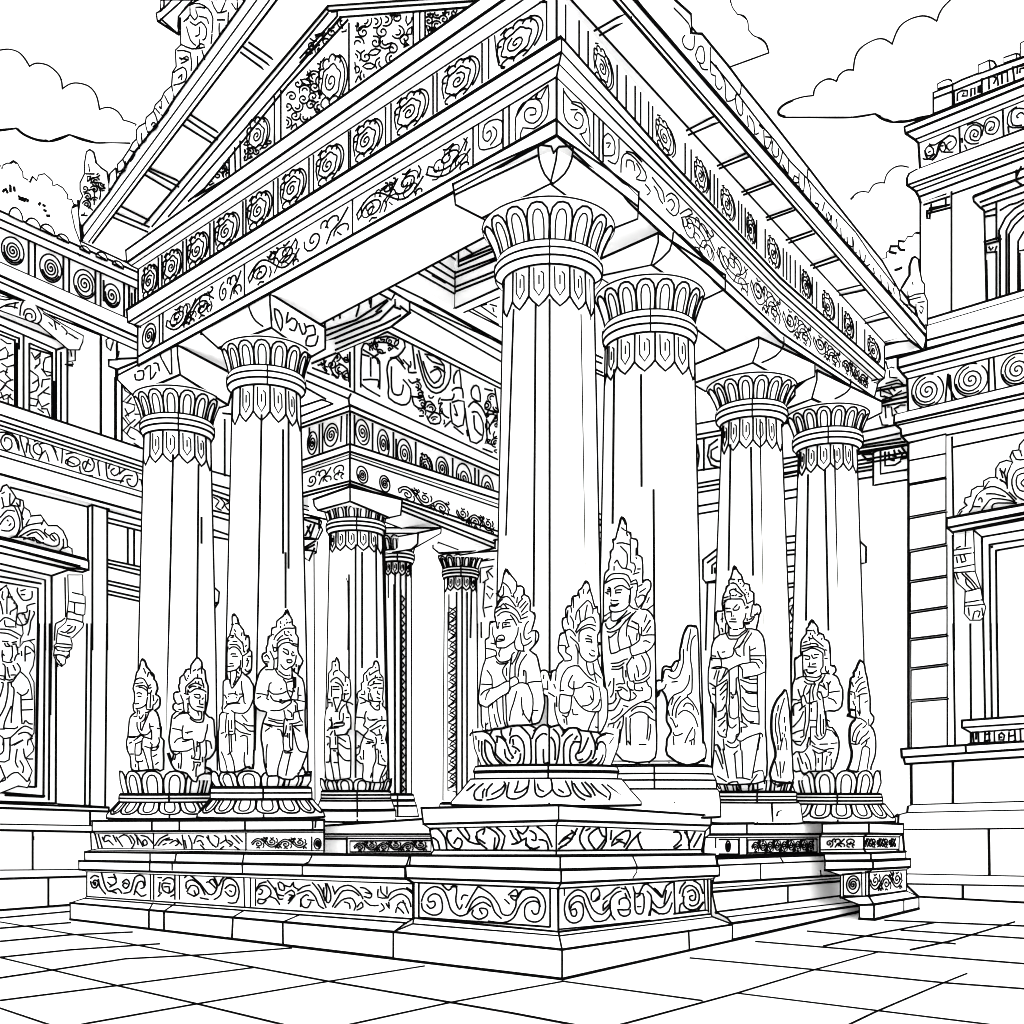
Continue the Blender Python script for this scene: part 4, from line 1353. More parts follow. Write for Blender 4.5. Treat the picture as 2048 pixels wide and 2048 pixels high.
# back wall with the narrative relief above the shelf
m = MB()
nb = sa(IA + .12)
m.poly([on(nb, *p) for p in ((604, 690), (775, 660), (1005, 778), (1216, 870), (1216, 1040), (700, 822), (604, 780))])
m.draw(nb, T66('510,150 1110,465/485,178 1110,490/65,350 300,250 485,175/40,400 300,510 1090,880/35,445 268,545/280,580 1090,948/300,250 300,510/275,290 275,480/620,250 635,380'), M, .004)
m.draw(nb, T66('268,545 280,520/268,545 272,580/0,590 120,550 182,573 10,640/25,480 140,545'), M, .006)
nl = T66('335,480 340,270 370,240 390,260 410,230/345,300 380,310/350,275 420,320 430,350/390,320 390,420/415,320 440,340 440,490/335,460 370,490 440,530/350,440 430,440 430,480/400,320 430,300/410,210 430,290 470,290/415,235 480,235 540,270/410,215 480,200 530,215/570,220 580,260 540,310 500,320/'
         '480,390 490,340 530,320 580,380/480,390 490,480 490,540 560,580 605,560 610,490 570,440/505,370 505,480 520,520 560,520 570,470/570,330 610,370 610,340/600,370 600,400 640,400/540,310 570,350/600,440 620,460 660,440/610,530 660,535 680,510 640,480/620,540 630,580 670,600 690,570 680,530/'
         '645,300 670,400 700,480 750,515 800,490 830,430 830,360/655,280 690,420 720,470 750,485 790,460 795,360 740,310 690,300/680,340 700,400 740,460 780,420 760,380 720,400/740,370 760,370 800,400/700,310 730,340 790,360/690,600 690,570 720,560 750,600 730,620 700,610/700,640 720,680 770,680 775,640 740,620 710,650/680,640 660,640/'
         '850,460 850,420 880,385 890,480/840,500 860,485 895,490 900,540/780,550 840,550 850,520/785,570 770,600 800,640 820,650/830,570 840,680 900,690 905,560 840,565/855,630 870,640 850,580/850,700 900,740/800,700 830,670/'
         '945,500 960,475 985,480 995,560 950,540 945,500/930,590 960,560 1000,590 1025,640/910,600 940,780 1005,770 1010,680 980,620 950,620/960,640 965,710 1000,745/920,720 925,750/1030,560 1020,600 1090,620/1030,650 1045,630 1080,640 1045,700 1050,740/1030,660 1035,790 1080,790/1010,820 1060,840/1020,490 1060,500/1075,490 1095,620/'
         '130,320 140,390/70,375 160,410/100,360 130,350/210,300 180,340 170,380 200,430 215,420 210,390/215,295 240,330 270,330/215,350 260,380 270,450/230,400 250,440')
m.draw(nb, nl, S + .6, .008, 2)
foliage(m, nb, T66('640,420 700,520 790,545 800,700 700,650 640,600')[0], 16, 3)
foliage(m, nb, T66('380,230 520,200 560,230 470,300 380,280')[0], 14, 4)
foliage(m, nb, T66('90,350 270,290 270,470 170,420')[0], 17, 9)
foliage(m, nb, T66('1030,500 1095,520 1090,850 1020,800')[0], 16, 6)
m.obj('relief_wall', SHRINE, 'carved narrative wall above the shelf')
# inner columns
colG, sG = column('corner column of the shrine with two little figures', 712, 15.0,
    dict(top=(1004, 64), foot=(1034, 55), band=(1060, 53)), [(1062, 51), (1400, 58), (1570, 60)],
    V((673, 1100, 673, 1140), (711, 1090, 711, 1560), (724, 1105, 724, 1335), (752, 1090, 754, 1315), (768, 1060, 778, 1585), (698, 1150, 698, 1355), (788, 1170, 790, 1588), (670, 1160, 668, 1320)),
    [(1581, 62), (1583, 68), (1590, 68), (1597, 68), (1602, 70), (1620, 76), (1622, 78), (1644, 78)], 16, (IA - .06, IB - .06, [
        (0, (627, 999), (713, 973), (804, 999), W), (0, (629, 1012), (713, 985), (801, 1030), 0), (-.1, (636, 1020), (713, 1002), (778, 1035), W)], None),
    (1062, 1100), .85, 712, [(1556, 70), (1570, 69), (1581, 64)], None, .05, parent=SHRINE)
colH, sH = column('plain column just right of the shrine corner', 794, 16.6,
    dict(top=(1066, 42), foot=(1099, 32), band=(1122, 30)), [(1124, 27), (1400, 28), (1600, 28)],
    V((777, 1150, 777, 1195), (790, 1145, 790, 1588), (801, 1150, 801, 1590), (812, 1150, 812, 1590), (803, 1250, 803, 1588)),
    [(1588, 28), (1590, 32), (1600, 34), (1602, 34), (1612, 38), (1634, 42)], 14, (IA - .02, ab(Vector(((794 - CX) / F * 16.6, 16.6, 0)))[1] - .35, [
        (0, (760, 1055), (790, 1056), (836, 1066), M), (0, (760, 1062), (790, 1062), (835, 1088), 0), (-.05, (764, 1066), (790, 1066), (824, 1098), M)], None),
    (1124, 1150), .8, 794, None, None, .1, parent=SHRINE)
colI, sI = column('plain column at the right of the shrine doorway', 921, 18.4,
    dict(top=(1106, 44), foot=(1133, 34), band=(1152, 33)), [(1154, 31), (1400, 33), (1600, 34)],
    V((898, 1190, 898, 1260), (913, 1185, 913, 1600), (924, 1175, 924, 1600), (934, 1185, 934, 1600), (943, 1180, 941, 1275)),
    [(1606, 36), (1608, 40), (1615, 41)], 14, (IA - .02, ab(Vector(((921 - CX) / F * 18.4, 18.4, 0)))[1] - .4, [
        (0, (866, 1086), (935, 1073), (990, 1080), M), (0, (866, 1096), (935, 1085), (990, 1096), 0), (-.05, (878, 1106), (930, 1098), (958, 1104), M)], None),
    (1154, 1180), .8, 921, None, None, .1, parent=SHRINE)
# vine strips carved on the inner columns
m = MB()
m.draw(sG, T66('228,1495 195,1550 195,1930/228,1500 265,1560 265,1930/225,1600 200,1650 225,1690 255,1650 225,1600/225,1690 200,1730 240,1760 250,1720/240,1780 200,1820 215,1860 250,1830 235,1790/200,1870 250,1900/220,1540 230,1570') +
       T6('195,0 190,130 215,170/250,0 250,120 230,160/195,30 240,50 200,70 240,100 200,120/190,150 220,230/235,170 235,260'), S, .006, 2)
m.obj('vine_strip', colG)
m = MB()
for k in range(12):
    y = 1190 + k * 33
    m.draw(sH, [[(802, y), (809, y + 8), (803, y + 16), (809, y + 24), (803, y + 31)]], S, .006, 2)
m.draw(sH, V((802, 1180, 802, 1590), (812, 1180, 812, 1590)), S, .004)
m.obj('vine_strip', colH)
m = MB()
for k in range(11):
    y = 1215 + k * 33
    m.draw(sI, [[(898, y), (911, y + 8), (898, y + 16), (911, y + 24), (898, y + 31)], [(911, y), (900, y + 10), (911, y + 18), (900, y + 30)]], S, .006, 2)
m.draw(sI, V((896, 1225, 896, 1580), (912, 1225, 912, 1575), (896, 1580, 912, 1584)), S, .004)
m.obj('vine_strip', colI)
# engaged pier at the right, half hidden behind the big corner column
m = MB()
pz = sd(18.9)
m.poly([on(pz, *p) for p in ((952, 1126), (1010, 1110), (1010, 1600), (952, 1600))])
m.draw(pz, T66('972,1450 1072,1415/978,1445 1072,1432/970,1390 970,1450/995,1560 995,1480 1065,1468/975,1450 975,1930/1020,1560 1010,1700 1020,1750/1010,1560 1040,1540 1030,1500 1060,1480/1040,1500 1065,1530/1035,1580 1065,1600/1030,1620 1050,1650 1065,1620/1020,1700 1060,1690/1000,1780 1000,1860/955,1640 955,1860') + T6('980,0 975,560/1000,10 1002,75/905,200 905,860/930,490 935,850/880,400 880,880'), S, .0)
m.obj('pier', SHRINE)
# column behind at the far left of the shrine
m = MB()
jj = sd(15.9)
jc = Turned(612, 15.9, [(1035, 30), (1046, 28), (1075, 18), (1078, 22), (1100, 20), (1104, 15), (1340, 16), (1600, 17)])
jc.build(m, [M, 0, M, 0, M, 0, 0, 0], 24, M)
m.draw(jj, T66('15,1180 160,1215/105,1215 105,1260/165,1215 165,1335/20,1210 110,1240 125,1270 100,1320 20,1320/40,1250 60,1300/60,1240 30,1300/80,1240 55,1310/20,1370 85,1330/15,1385 80,1350/20,1420 50,1440 80,1370'), M, .6)
m.obj('column', SHRINE, 'half-hidden column at the left end of the shrine')

# ---- ceiling beams inside the porch
m = MB()
cbs = sb(IB - .9)
# beam running to the left, with rounded bracket end
bm = sb(KB + 1.6)
relief(m, T66('0,90 135,40 220,0 390,-55 525,0 605,10 605,65 500,150 440,190 60,350 5,330 -10,300')[0], bm, .02, 10, 1.2, 0, [], S, 20)
m.draw(bm, T66('145,165 310,110 400,50 480,0/150,195 400,90 450,60/145,230 310,160 440,110 520,30/145,260 300,200 470,130 555,85/85,325 300,230 500,150/135,55 140,290/185,40 185,110/220,0 220,100/325,-10 325,40 310,90/375,-40 385,20/395,-20 390,40/525,0 525,30/605,10 605,65 500,150/555,35 600,70/500,150 610,70/525,40 555,50/60,350 150,290/5,85 130,150/5,90 135,45'), M, .03)
m.draw(bm, T2('390,1590 390,1640/20,1740 380,1590/400,1545 525,1615/400,1560 400,1600 505,1655 525,1620/525,1615 605,1665 605,1730/485,1660 420,1720'), M, .03)
m.obj('ceiling_beam', TEMPLE, 'ceiling beam with a rounded bracket end')
m = MB()
rb = sa(IA - .25)
A = [on(rb, *p) for p in ((735, 540), (735, 560), (776, 605), (776, 640))]
q0 = T2('430,1530 605,1620 1110,1900')
m.poly([on(rb, *p) for p in ((745, 545), (1216, 770), (1216, 880), (820, 640), (760, 610), (742, 562))])
m.draw(rb, T66('605,10 1110,290/605,50 1110,340/680,0 1110,245/610,10 1112,240') + T2('430,1530 680,1650 1110,1888/400,1550 605,1665') , M, .0)
m.obj('ceiling_beam', TEMPLE, 'long ceiling beam running back over the shrine')
# stepped coffer hanging in the far corner
m = MB()
cd = Vector(((910 - CX) / F * 16.5, 16.5, 0))
ca, cb = ab(cd)
for x, yt, yb, r in ((0, 545, 588, 0),):
    pass
sR, sL = sa(ca), sb(cb)
rows = [(875, 1350, 870, 1470), (855, 1505, 860, 1500), (855, 1540, 860, 1535), (855, 1587, 860, 1583), (852, 1620, 855, 1615), (852, 1700, 855, 1700)]
m.poly([on(sR, *p) for p in ((808, 530), (915, 490), (909, 545), (908, 616), (812, 560))])
m.poly([on(sL, *p) for p in ((915, 490), (1010, 460), (1010, 576), (908, 616), (909, 545))])
m.draw(sR, T2('855,1505 720,1415/852,1540 670,1430/855,1585 625,1450/850,1620 585,1470/875,1445 790,1385/730,1520 800,1560'), M, .004)
m.draw(sL, T2('875,1445 1055,1375/875,1470 1070,1385/860,1505 1090,1420/860,1530 1095,1430/855,1585 1095,1490/858,1610 1095,1515/860,1700 1100,1590/850,1620 850,1700/875,1350 875,1465/855,1500 855,1620/900,1360 955,1400 1050,1355/955,1400 875,1440'), M, .004)
m.draw(sL, T2('905,1725 1100,1640/930,1715 1110,1805/950,1705 1095,1790/1000,1690 1085,1750/985,1690 1030,1680/1050,1680 1085,1690/1065,1700 1070,1720'), S, .004)
m.obj('ceiling_coffer', TEMPLE, 'stepped ceiling coffer')
# ceiling soffit over the porch
m = MB()
zc = 9.45
m.poly([P(1.3, 1.4, zc), P(7.3, 1.4, zc), P(7.3, 8.8, zc), P(1.3, 8.8, zc)])
m.obj('ceiling', TEMPLE)
# ================================================================ building on the left
LEFTB = empty('left_building', 'ornate two-storey stone building at the left with carved niche, windows and roundel frieze', 'building')
A1 = 9.2
lw = sa(A1)
U1 = lambda s: lines(s, 0, 0, 700)
U2 = lambda s: lines(s, 0, 600, 700)
U3 = lambda s: lines(s, 0, 1248, 700)


def px(q, oy):
    return [(x * .36232, oy + y * .36232) for x, y in q]


def rowsU(oy, data, x1):
    """(e, y at x=0, y at x=x1, w) in window units"""
    return [(e, -30, oy + (y0 - 83 * (y1 - y0) / x1) * .36232, x1 * .36232, oy + y1 * .36232, w) for e, y0, y1, w in data]


m = MB()
m.poly([on(lw, *p) for p in ((-40, 600), (490, 770), (490, 1660), (-40, 1660))])
m.draw(lw, U2('510,1100 510,1930/592,1125 592,1930/485,1140 485,1440/510,1130 592,1155/485,1140 510,1130/60,1035 485,1142/600,1165 800,1220/600,1205 800,1255/600,1230 800,1280/600,1120 600,1165/705,1260 705,1455/740,1270 740,1465/600,1435 785,1475/600,1455 785,1495/600,1475 780,1520/600,1550 780,1590/600,1570 780,1612/600,1605 780,1645/600,1625 778,1665/'
                '1240,660 1240,970/1170,945 1280,975/1170,1015 1280,1045/1175,1050 1280,1085/1175,1075 1275,1110/1170,1160 1275,1185/1170,1190 1275,1220/1170,1265 1272,1300/1170,1305 1272,1325/1175,1580 1210,1612 1205,1670 1185,1700 1175,1700/1175,1675 1205,1670/1230,625 1280,630') +
       U3('480,0 468,1000/505,0 495,1000/590,0 580,1005/320,995 600,1012/475,1000 478,1025/490,1000 488,1025'), M, .004)
m.draw(lw, U2('1180,1090 1210,1110 1190,1140 1220,1160/1200,1080 1240,1120 1225,1150/1240,1100 1265,1120 1240,1130 1260,1160'), S, .006, 2)
# masonry of the upper storey
m.draw(lw, U2('555,140 555,735/558,140 558,735/635,430 635,760/640,380 640,770/672,470 672,775/600,330 645,330 645,240 650,225/600,330 600,365 650,385/640,325 760,320/655,230 755,265/655,285 650,310') + U1('555,1800 555,1930/0,1610 125,1660/455,1800 555,1842/655,1830 760,1868/240,1725 555,1850'), M, .004)
m.draw(lw, U2('590,200 620,200 625,230 610,280 590,260 585,220 600,210/680,470 690,500 720,520 680,560 745,580 740,610 690,640 720,680 680,720 720,760 745,770/680,480 720,490/745,630 780,630 780,660 740,700/690,600 710,640/700,740 720,700 760,720 780,740/740,790 770,810/725,540 700,570/680,650 710,690 745,660'), S, .006)
wall = m.obj('wall', LEFTB)

m = MB()
band(m, 'a', A1, rowsU(0, [(.42, 1165, 1562, W), (.42, 1210, 1607, M), (.30, 1255, 1652, M), (.25, 1262, 1656, 0), (.25, 1450, 1842, W), (.34, 1455, 1846, 0), (.34, 1520, 1918, W), (.25, 1555, 1950, M), (.1, 1600, 1990, M)], 890), inn=.5, endw=(0, 0))
lf = sa(A1 - .25)
m.draw(lf, U1('158,1335 158,1520/193,1345 193,1535/350,1420 350,1605/382,1435 382,1620/527,1500 527,1690/555,1515 555,1700/572,1550 572,1660/685,1570 685,1750/712,1580 712,1760/727,1620 727,1690/745,1600 745,1770'), M, .006)
par = m.obj('cornice', LEFTB, 'roundel frieze and cornice along the top')
rr = random.Random(11)
for x, y, rx, ry, n in ((70, 1385, 62, 75, 3), (280, 1480, 60, 76, 3), (467, 1568, 60, 78, 2.6), (617, 1632, 45, 64, 2.2)):
    mm = MB()
    for pl in [arc(0, 0, 1, 1, 0, 360, 26), spiral(0, 0, .78, n, rr.uniform(0, 360), 1, .05), arc(0, 0, .85, .85, 200, 330, 10)]:
        mm.draw(lf, [[((x + rx * u) * .36232, (y - ry * v + u * rx * .3) * .36232) for u, v in pl]], S, .01)
    mm.obj('roundel', par)
for x0, x1, top, b0, b1 in ((50, 125, 1148, 1188, 1225), (145, 222, 1207, 1232, 1268), (222, 302, 1240, 1268, 1305), (315, 380, 1295, 1312, 1342), (440, 497, 1360, 1372, 1400), (530, 592, 1393, 1415, 1440), (620, 682, 1443, 1455, 1485)):
    mm = MB()
    ol = [(x0 + (x1 - x0) * (1 - math.cos(math.pi * t / 9)) / 2, (b0 + (b1 - b0) * t / 9) - ((b0 + b1) / 2 - top) * math.sin(math.pi * t / 9)) for t in range(10)]
    relief(mm, px(ol, 0), sa(A1 - .42), .06, 8, .25, M, U1('%d,%d %d,%d %d,%d' % (x0 + 12, b0 - 12, (x0 + x1) // 2, (b0 + b1) // 2 - 8, x1 - 10, b1 - 10)) if x0 > 200 else (), S, 5)
    mm.obj('antefix', par)

m = MB()
band(m, 'a', A1, rowsU(600, [(.32, 560, 826, W), (.32, 632, 900, M), (.26, 665, 927, M), (.2, 690, 948, M), (.14, 712, 968, S), (.14, 826, 1066, M), (.22, 860, 1097, M), (.22, 960, 1182, W), (.05, 985, 1205, 0)], 806), inn=.4, endw=(0, 0))
q = []
m.draw(sa(A1 - .14), U2('25,780 30,760 60,770 65,810 35,830 10,800 5,770 30,740 80,760 100,820/0,730 60,735 100,780 105,830/110,750 130,745 155,770 155,800/110,755 120,800 140,860/150,790 145,840/210,790 185,805 190,840 225,855 230,820 215,800 240,790 280,800 300,830 320,885/190,780 240,765 280,790 310,840/165,800 165,840 185,870/215,880 250,830 270,890/'
                        '330,810 345,815 340,900/370,880 360,900 400,920 440,905 435,880 400,865 375,880 375,910/365,850 420,840 480,850 520,900 510,940 470,945 455,910 470,890 500,910/380,890 410,905/490,880 470,930/440,920 450,960 510,970/550,880 540,900 550,970/585,890 590,970 610,990 680,1000/600,930 610,905 650,910 660,950 630,970 610,945 630,930/660,960 700,930 750,950 760,1000 740,1030 710,1020 700,990 720,990/665,1010 690,970 730,970/770,990 800,1000/780,1000 790,1050'), S, .006, 2)
m.obj('lower_cornice', LEFTB, 'middle cornice with a scroll frieze')

m = MB()
band(m, 'a', A1, rowsU(1248, [(.05, 990, 1015, M), (.05, 1015, 1035, W), (.0, 1025, 1040, 0), (.0, 1108, 1118, W), (.12, 1120, 1125, 0), (.12, 1138, 1150, W), (.12, 1362, 1357, W), (.25, 1370, 1362, 0), (.25, 1407, 1390, W), (.25, 1582, 1552, W)], 600), inn=.3, endw=(0, M))
m.draw(sa(A1 - .12), U3('180,1145 180,1360/184,1175 184,1190/215,1370 245,1392'), M, .004)
m.draw(sa(A1 - .25), U3('267,1400 267,1555'), M, .004)
m.draw(sa(A1), U3('497,1035 497,1120'), M, .004)
m.obj('base_course', LEFTB)

# upper windows, with their pediment
m = MB()
m.draw(lw, U1('0,1615 125,1665/0,1700 215,1785/0,1745 440,1925'), M, .02)
wq = [(0, 100), (310, 275), (372, 255), (372, 680), (0, 555)]
m.poly([on(lw, *p, .03) for p in px([(-60, 120), (310, 272), (310, 660), (-60, 545)], 600)])
m.poly([on(lw, *p, .03) for p in px([(310, 272), (310, 660), (372, 680), (372, 255)], 600)])
m.draw(lw, U2('0,135 310,272/0,170 105,212/310,275 372,255/310,275 310,660/372,255 372,680/336,290 336,670/130,200 130,600/105,210 105,270/95,240 95,590/82,220 82,578/0,190 80,222/162,240 162,605/168,240 288,292/168,265 285,300/288,290 288,648/300,450 300,655'), M, .035)
m.draw(lw, U2('5,215 40,240 60,240/0,280 30,260 45,290 40,320 0,330/10,350 40,370 75,360/70,300 50,310/0,400 20,390 40,400/40,380 30,410 60,440/0,440 30,460 20,480 0,500/30,470 70,500/70,440 40,450 10,490/0,540 40,520 70,550/5,510 20,550 45,540 45,570/60,520 45,540/175,290 195,330 220,310 225,290 190,320/220,325 220,350 190,380 200,360/240,350 250,320 280,310/'
              '240,350 240,390 280,400/170,390 210,420 215,470 200,500 170,510/210,440 180,460/230,380 260,420 280,415/275,435 235,440 230,480/165,540 210,550 210,530 270,480/210,550 230,590 270,570/240,510 275,520/170,580 200,585 210,560/230,600 260,600 275,640/210,600 240,620'), S, .04)
m.obj('window', LEFTB, 'upper windows filled with leafy lattice')
m = MB()
relief(m, px([(-20, 1630), (110, 1660), (130, 1655), (170, 1650), (185, 1660), (205, 1690), (245, 1725), (345, 1790), (460, 1855), (455, 1885), (435, 1930), (380, 1930), (215, 1790), (-20, 1705)], 0), sa(A1 - .05), .12, 12, .1, M,
       U1('130,1740 140,1710 170,1705 195,1730 195,1765 165,1775 140,1755 150,1730 175,1735 175,1755/110,1740 115,1690 130,1660/205,1700 228,1740 225,1770 210,1785/240,1730 330,1790/270,1780 290,1800/300,1775 310,1820/340,1800 370,1830 365,1845/380,1840 430,1870/400,1850 415,1865/0,1700 40,1680 100,1670/0,1650 30,1655 60,1650/30,1690 60,1690 95,1700/85,1670 80,1700') , S, 6)
m.draw(sa(A1 - .05), U2('375,290 375,340 415,335 415,270/390,280 395,310/360,355 405,355 400,345/375,340 370,360 400,365'), S, .01)
m.obj('pediment', LEFTB, 'broken pediment with a roundel over the upper window')

# niche: frame, shelf, leafy crest, bracket
m = MB()
m.loft([[on(lw, *p, h) for p, h in zip(px([(-60, y0), (-60, y0 + 40), (-60, y0 + 80), (-60, y0 + 140)], 600), (.3, .3, .22, .12))] if k == 0 else
        [on(lw, *p, h) for p, h in zip(px([(488, 1438), (490, 1490), (440, 1500), (285, 1522)], 600), (.3, .3, .22, .12))] for k, y0 in ((0, 1300), (1, 0))], [W, M, M, M])
m.draw(lw, U2('0,1318 330,1390 465,1425/0,1355 440,1468/0,1395 378,1480 490,1488/0,1455 285,1522/285,1522 378,1490 455,1502'), M, .31)
m.draw(lw, U2('465,1425 490,1445 490,1490 460,1500'), M, .31)
m.obj('shelf', LEFTB, 'shelf over the carved niche')
m = MB()
m.draw(lw, U2('0,1490 250,1545 250,1930/0,1525 225,1565/0,1555 210,1590 210,1930/285,1525 285,1930') + U3('0,890 60,892 190,900/0,930 245,950/0,980 310,990/210,0 196,900/215,0 200,900/248,0 240,950/275,0 270,970/283,0 278,500/310,200 308,990/30,945 240,955'), M, .02)
m.draw(lw, U3('310,210 318,235'), S, .02)
m.obj('niche_frame', LEFTB)
m = MB()
relief(m, px([(-30, 1060), (5, 1060), (18, 1030), (38, 1022), (50, 1040), (65, 1060), (90, 1098), (125, 1108), (130, 1145), (160, 1165), (170, 1195), (225, 1190), (240, 1215), (265, 1248), (315, 1248), (345, 1275), (368, 1325), (370, 1360), (395, 1375), (398, 1408), (330, 1388), (180, 1350), (50, 1315), (-30, 1298)], 600), lw, .18, 22, .1, W,
       U2('10,1070 25,1060/20,1140 60,1135 85,1090/10,1090 20,1140 10,1150/55,1070 55,1130 80,1140 105,1200 110,1250 90,1300 60,1310/60,1135 100,1140 120,1200 125,1260/110,1100 110,1140 90,1120/130,1150 120,1190 130,1210/0,1200 10,1190 40,1160 80,1165/0,1240 20,1210 50,1190 75,1210 80,1250 50,1275 10,1270/40,1215 45,1220/60,1235 50,1245/60,1310 130,1310 190,1330 180,1320/95,1300 140,1250 190,1235 230,1230/170,1195 145,1240/110,1305 170,1270 220,1270 260,1310/150,1300 200,1280 240,1320/130,1320 190,1310 205,1340 240,1340/190,1315 230,1340 290,1360 325,1350 325,1310 300,1285 275,1300 285,1320 300,1330/250,1265 245,1280 270,1300/290,1300 310,1325/350,1320 350,1360 330,1385/350,1370 370,1365/240,1215 230,1240'), S, 8)
m.obj('crest', LEFTB, 'leafy crest over the niche')
m = MB()
N = lambda s, y: lines(s, 0, y, 180)
bo = N('1465,0 1765,0 1770,430 1815,460 1820,640 1810,840 1770,870 1765,1010 1785,1040 1770,1110 1690,1200 1560,1330 1510,1360 1540,1480 1530,1580 1480,1620 1480,1750 1400,1800 1390,1900 1330,1940 1330,1960 1270,1920 1220,1860 1160,1720 1180,1580 1170,1520 1215,1470 1235,1260 1255,1160 1310,1120 1420,1020 1445,930 1455,780 1480,560', 1150)[0]
relief(m, bo, sa(A1 - .1), .22, 14, .2, M,
       N('1550,375 1770,425/1505,565 1590,585 1800,615/1600,590 1600,800/1460,785 1550,795 1640,840 1790,860/1455,940 1600,960 1760,1015/1395,60 1410,900/1390,930 1310,990 1220,1030 1185,1100 1170,1400/1265,1260 1340,1290 1500,1330/1310,1210 1370,1230 1430,1220 1520,1140 1550,1105/1440,1090 1510,1080/1450,1250 1530,1230 1600,1180 1620,1100/1220,1470 1370,1480 1520,1500/1220,1530 1400,1560 1530,1560/1190,1540 1240,1620 1470,1640/1165,1720 1270,1710 1380,1740 1420,1770 1480,1700/1200,1740 1220,1800 1330,1935', 1150), S, 5)
m.obj('bracket', LEFTB, 'carved bracket beside the niche')
# seated figure carved in the niche
m = MB()
m.poly([on(lw, *p, .006) for p in px([(-60, 1570), (205, 1590), (190, 2690), (-60, 2675)], 600)])
fo_ = px([(-60, 1650), (0, 1600), (35, 1580), (60, 1640), (95, 1690), (90, 1740), (120, 1790), (125, 1840), (110, 1870), (108, 1920), (130, 1890), (160, 1880), (185, 1905), (190, 1960), (180, 2020), (160, 2060), (185, 2110), (188, 2260), (185, 2390), (165, 2420), (185, 2470), (180, 2490), (140, 2530), (175, 2600), (160, 2640), (165, 2660), (150, 2690), (100, 2680), (0, 2720), (-60, 2720)], 600)
relief(m, fo_, sa(A1 - .02), .25, 30, .05, M,
       N('0,330 60,280 140,220/150,280 180,320 180,460 150,480 150,830/60,360 40,480 80,530/0,560 40,700 60,840/170,480 260,470 260,520 310,560 360,650/220,850 230,780 340,720 350,620 300,600/350,960 370,870 420,820 560,800 590,750 580,660 750,610/370,870 350,960 350,1040 430,1080 540,1060 600,990 540,920 530,850 480,840/640,760 610,960 560,1000/720,780 740,830 660,990 640,1160 600,1290/0,1000 60,940 120,910 220,940 300,990 330,1000 340,1130/100,980 120,1100 300,1110/0,1160 230,1180 440,1300/0,1240 130,1250 230,1280 380,1360/50,1420 170,1430/100,1470 130,1530 210,1530 200,1510 160,1470/260,1450 350,1430/280,1490 340,1480 350,1540 390,1550/240,1530 265,1540 265,1750 220,1830/50,1620 60,1850 250,1870 250,1850/90,1730 70,1700/380,1560 380,1680 420,1690 350,1720 310,1830/460,1640 465,1730/540,1850 540,1560 570,1530 640,1560 740,1660/560,1700 650,1670/500,1440 620,1410 740,1380/380,280 370,350 430,460 500,540 630,530 690,470 690,350/450,340 540,310/460,420 530,420', 1150) +
       N('60,190 110,240 110,440 90,500/160,260 180,400 210,480/280,220 330,330/0,440 120,460 110,510 200,540 260,520/0,510 100,540/370,180 430,270 430,350 360,440 280,560 240,580 170,590/0,900 60,700 70,600 30,590/170,600 170,800 110,1100 0,1310/240,590 250,670 290,700 300,830 250,1260 240,1450/240,1100 180,1240 100,1440 80,1570/80,1570 320,1580 380,1540/450,860 470,1470 540,1410/370,800 470,870 580,810 610,740/490,960 690,950/490,1180 690,1170/430,350 590,500 660,680 690,950/560,1410 620,1470 690,1480/0,1590 90,1590/70,1790 230,1770 400,1610 520,1530 600,1540 690,1590/400,1700 500,1660 600,1670 690,1750/0,1730 70,1790 60,1930/220,1780 210,1932/690,1790 600,1830 590,1932/490,1830 310,1932/240,430 350,430 300,500', 1310) +
       U3('0,720 20,700 20,640/55,640 50,750 0,760/65,670 125,640/95,690 85,760 100,790/130,690 140,740 180,745/110,755 130,790 125,820/0,780 20,830 30,860 0,870/40,850 60,830 100,820 150,870 160,850/0,875 20,850'), S, 8)
m.obj('seated_figure', LEFTB, 'crowned figure seated in the wall niche')
# ================================================================ building on the right
RIGHTB = empty('right_building', 'tall stone building at the right with block pilaster, scroll frieze and battlement roof edge', 'building')
B1 = 9.9
rw = sb(B1)
R1 = lambda s: lines(s, 1348, 0, 700)
R2 = lambda s: lines(s, 1348, 600, 700)
R3 = lambda s: lines(s, 1348, 1248, 700)


def rowsR(oy, data, x1=1932):
    """(e, x0, y0, y at 1932, w) in window units; runs on a little past the sheet"""
    out = []
    for e, x0, y0, y1, w in data:
        s_ = (y1 - y0) / (1932 - x0)
        out.append((e, 1348 + x0 * .36232, oy + y0 * .36232, 1348 + 2030 * .36232, oy + (y1 + 98 * s_) * .36232, w))
    return out


m = MB()
m.poly([on(rw, *p) for p in ((1841, 390), (2100, 300), (2100, 640), (1841, 660))])
m.poly([on(rw, *p) for p in ((1818, 860), (2100, 830), (2100, 1510), (1818, 1510))])
m.draw(rw, R1('1360,1120 1360,1560/1532,980 1532,1712/1362,1090 1530,1040/1380,1105 1500,1070/1380,1130 1520,1085/1420,1130 1420,1165/1500,1100 1500,1140/1395,1165 1520,1130/1395,1180 1530,1145/1395,1175 1398,1205 1412,1210 1412,1185/1410,1150 1520,1130/1540,1070 1932,930'), M, .006)
m.draw(rw, R2('1500,735 1505,1200/1535,750 1543,1195/1500,720 1500,735 1530,750/1540,812 1932,730/1500,1255 1512,1932/1540,1300 1547,1932') + R3('1508,0 1515,672/1542,0 1552,668'), M, .006)
m.obj('wall', RIGHTB)
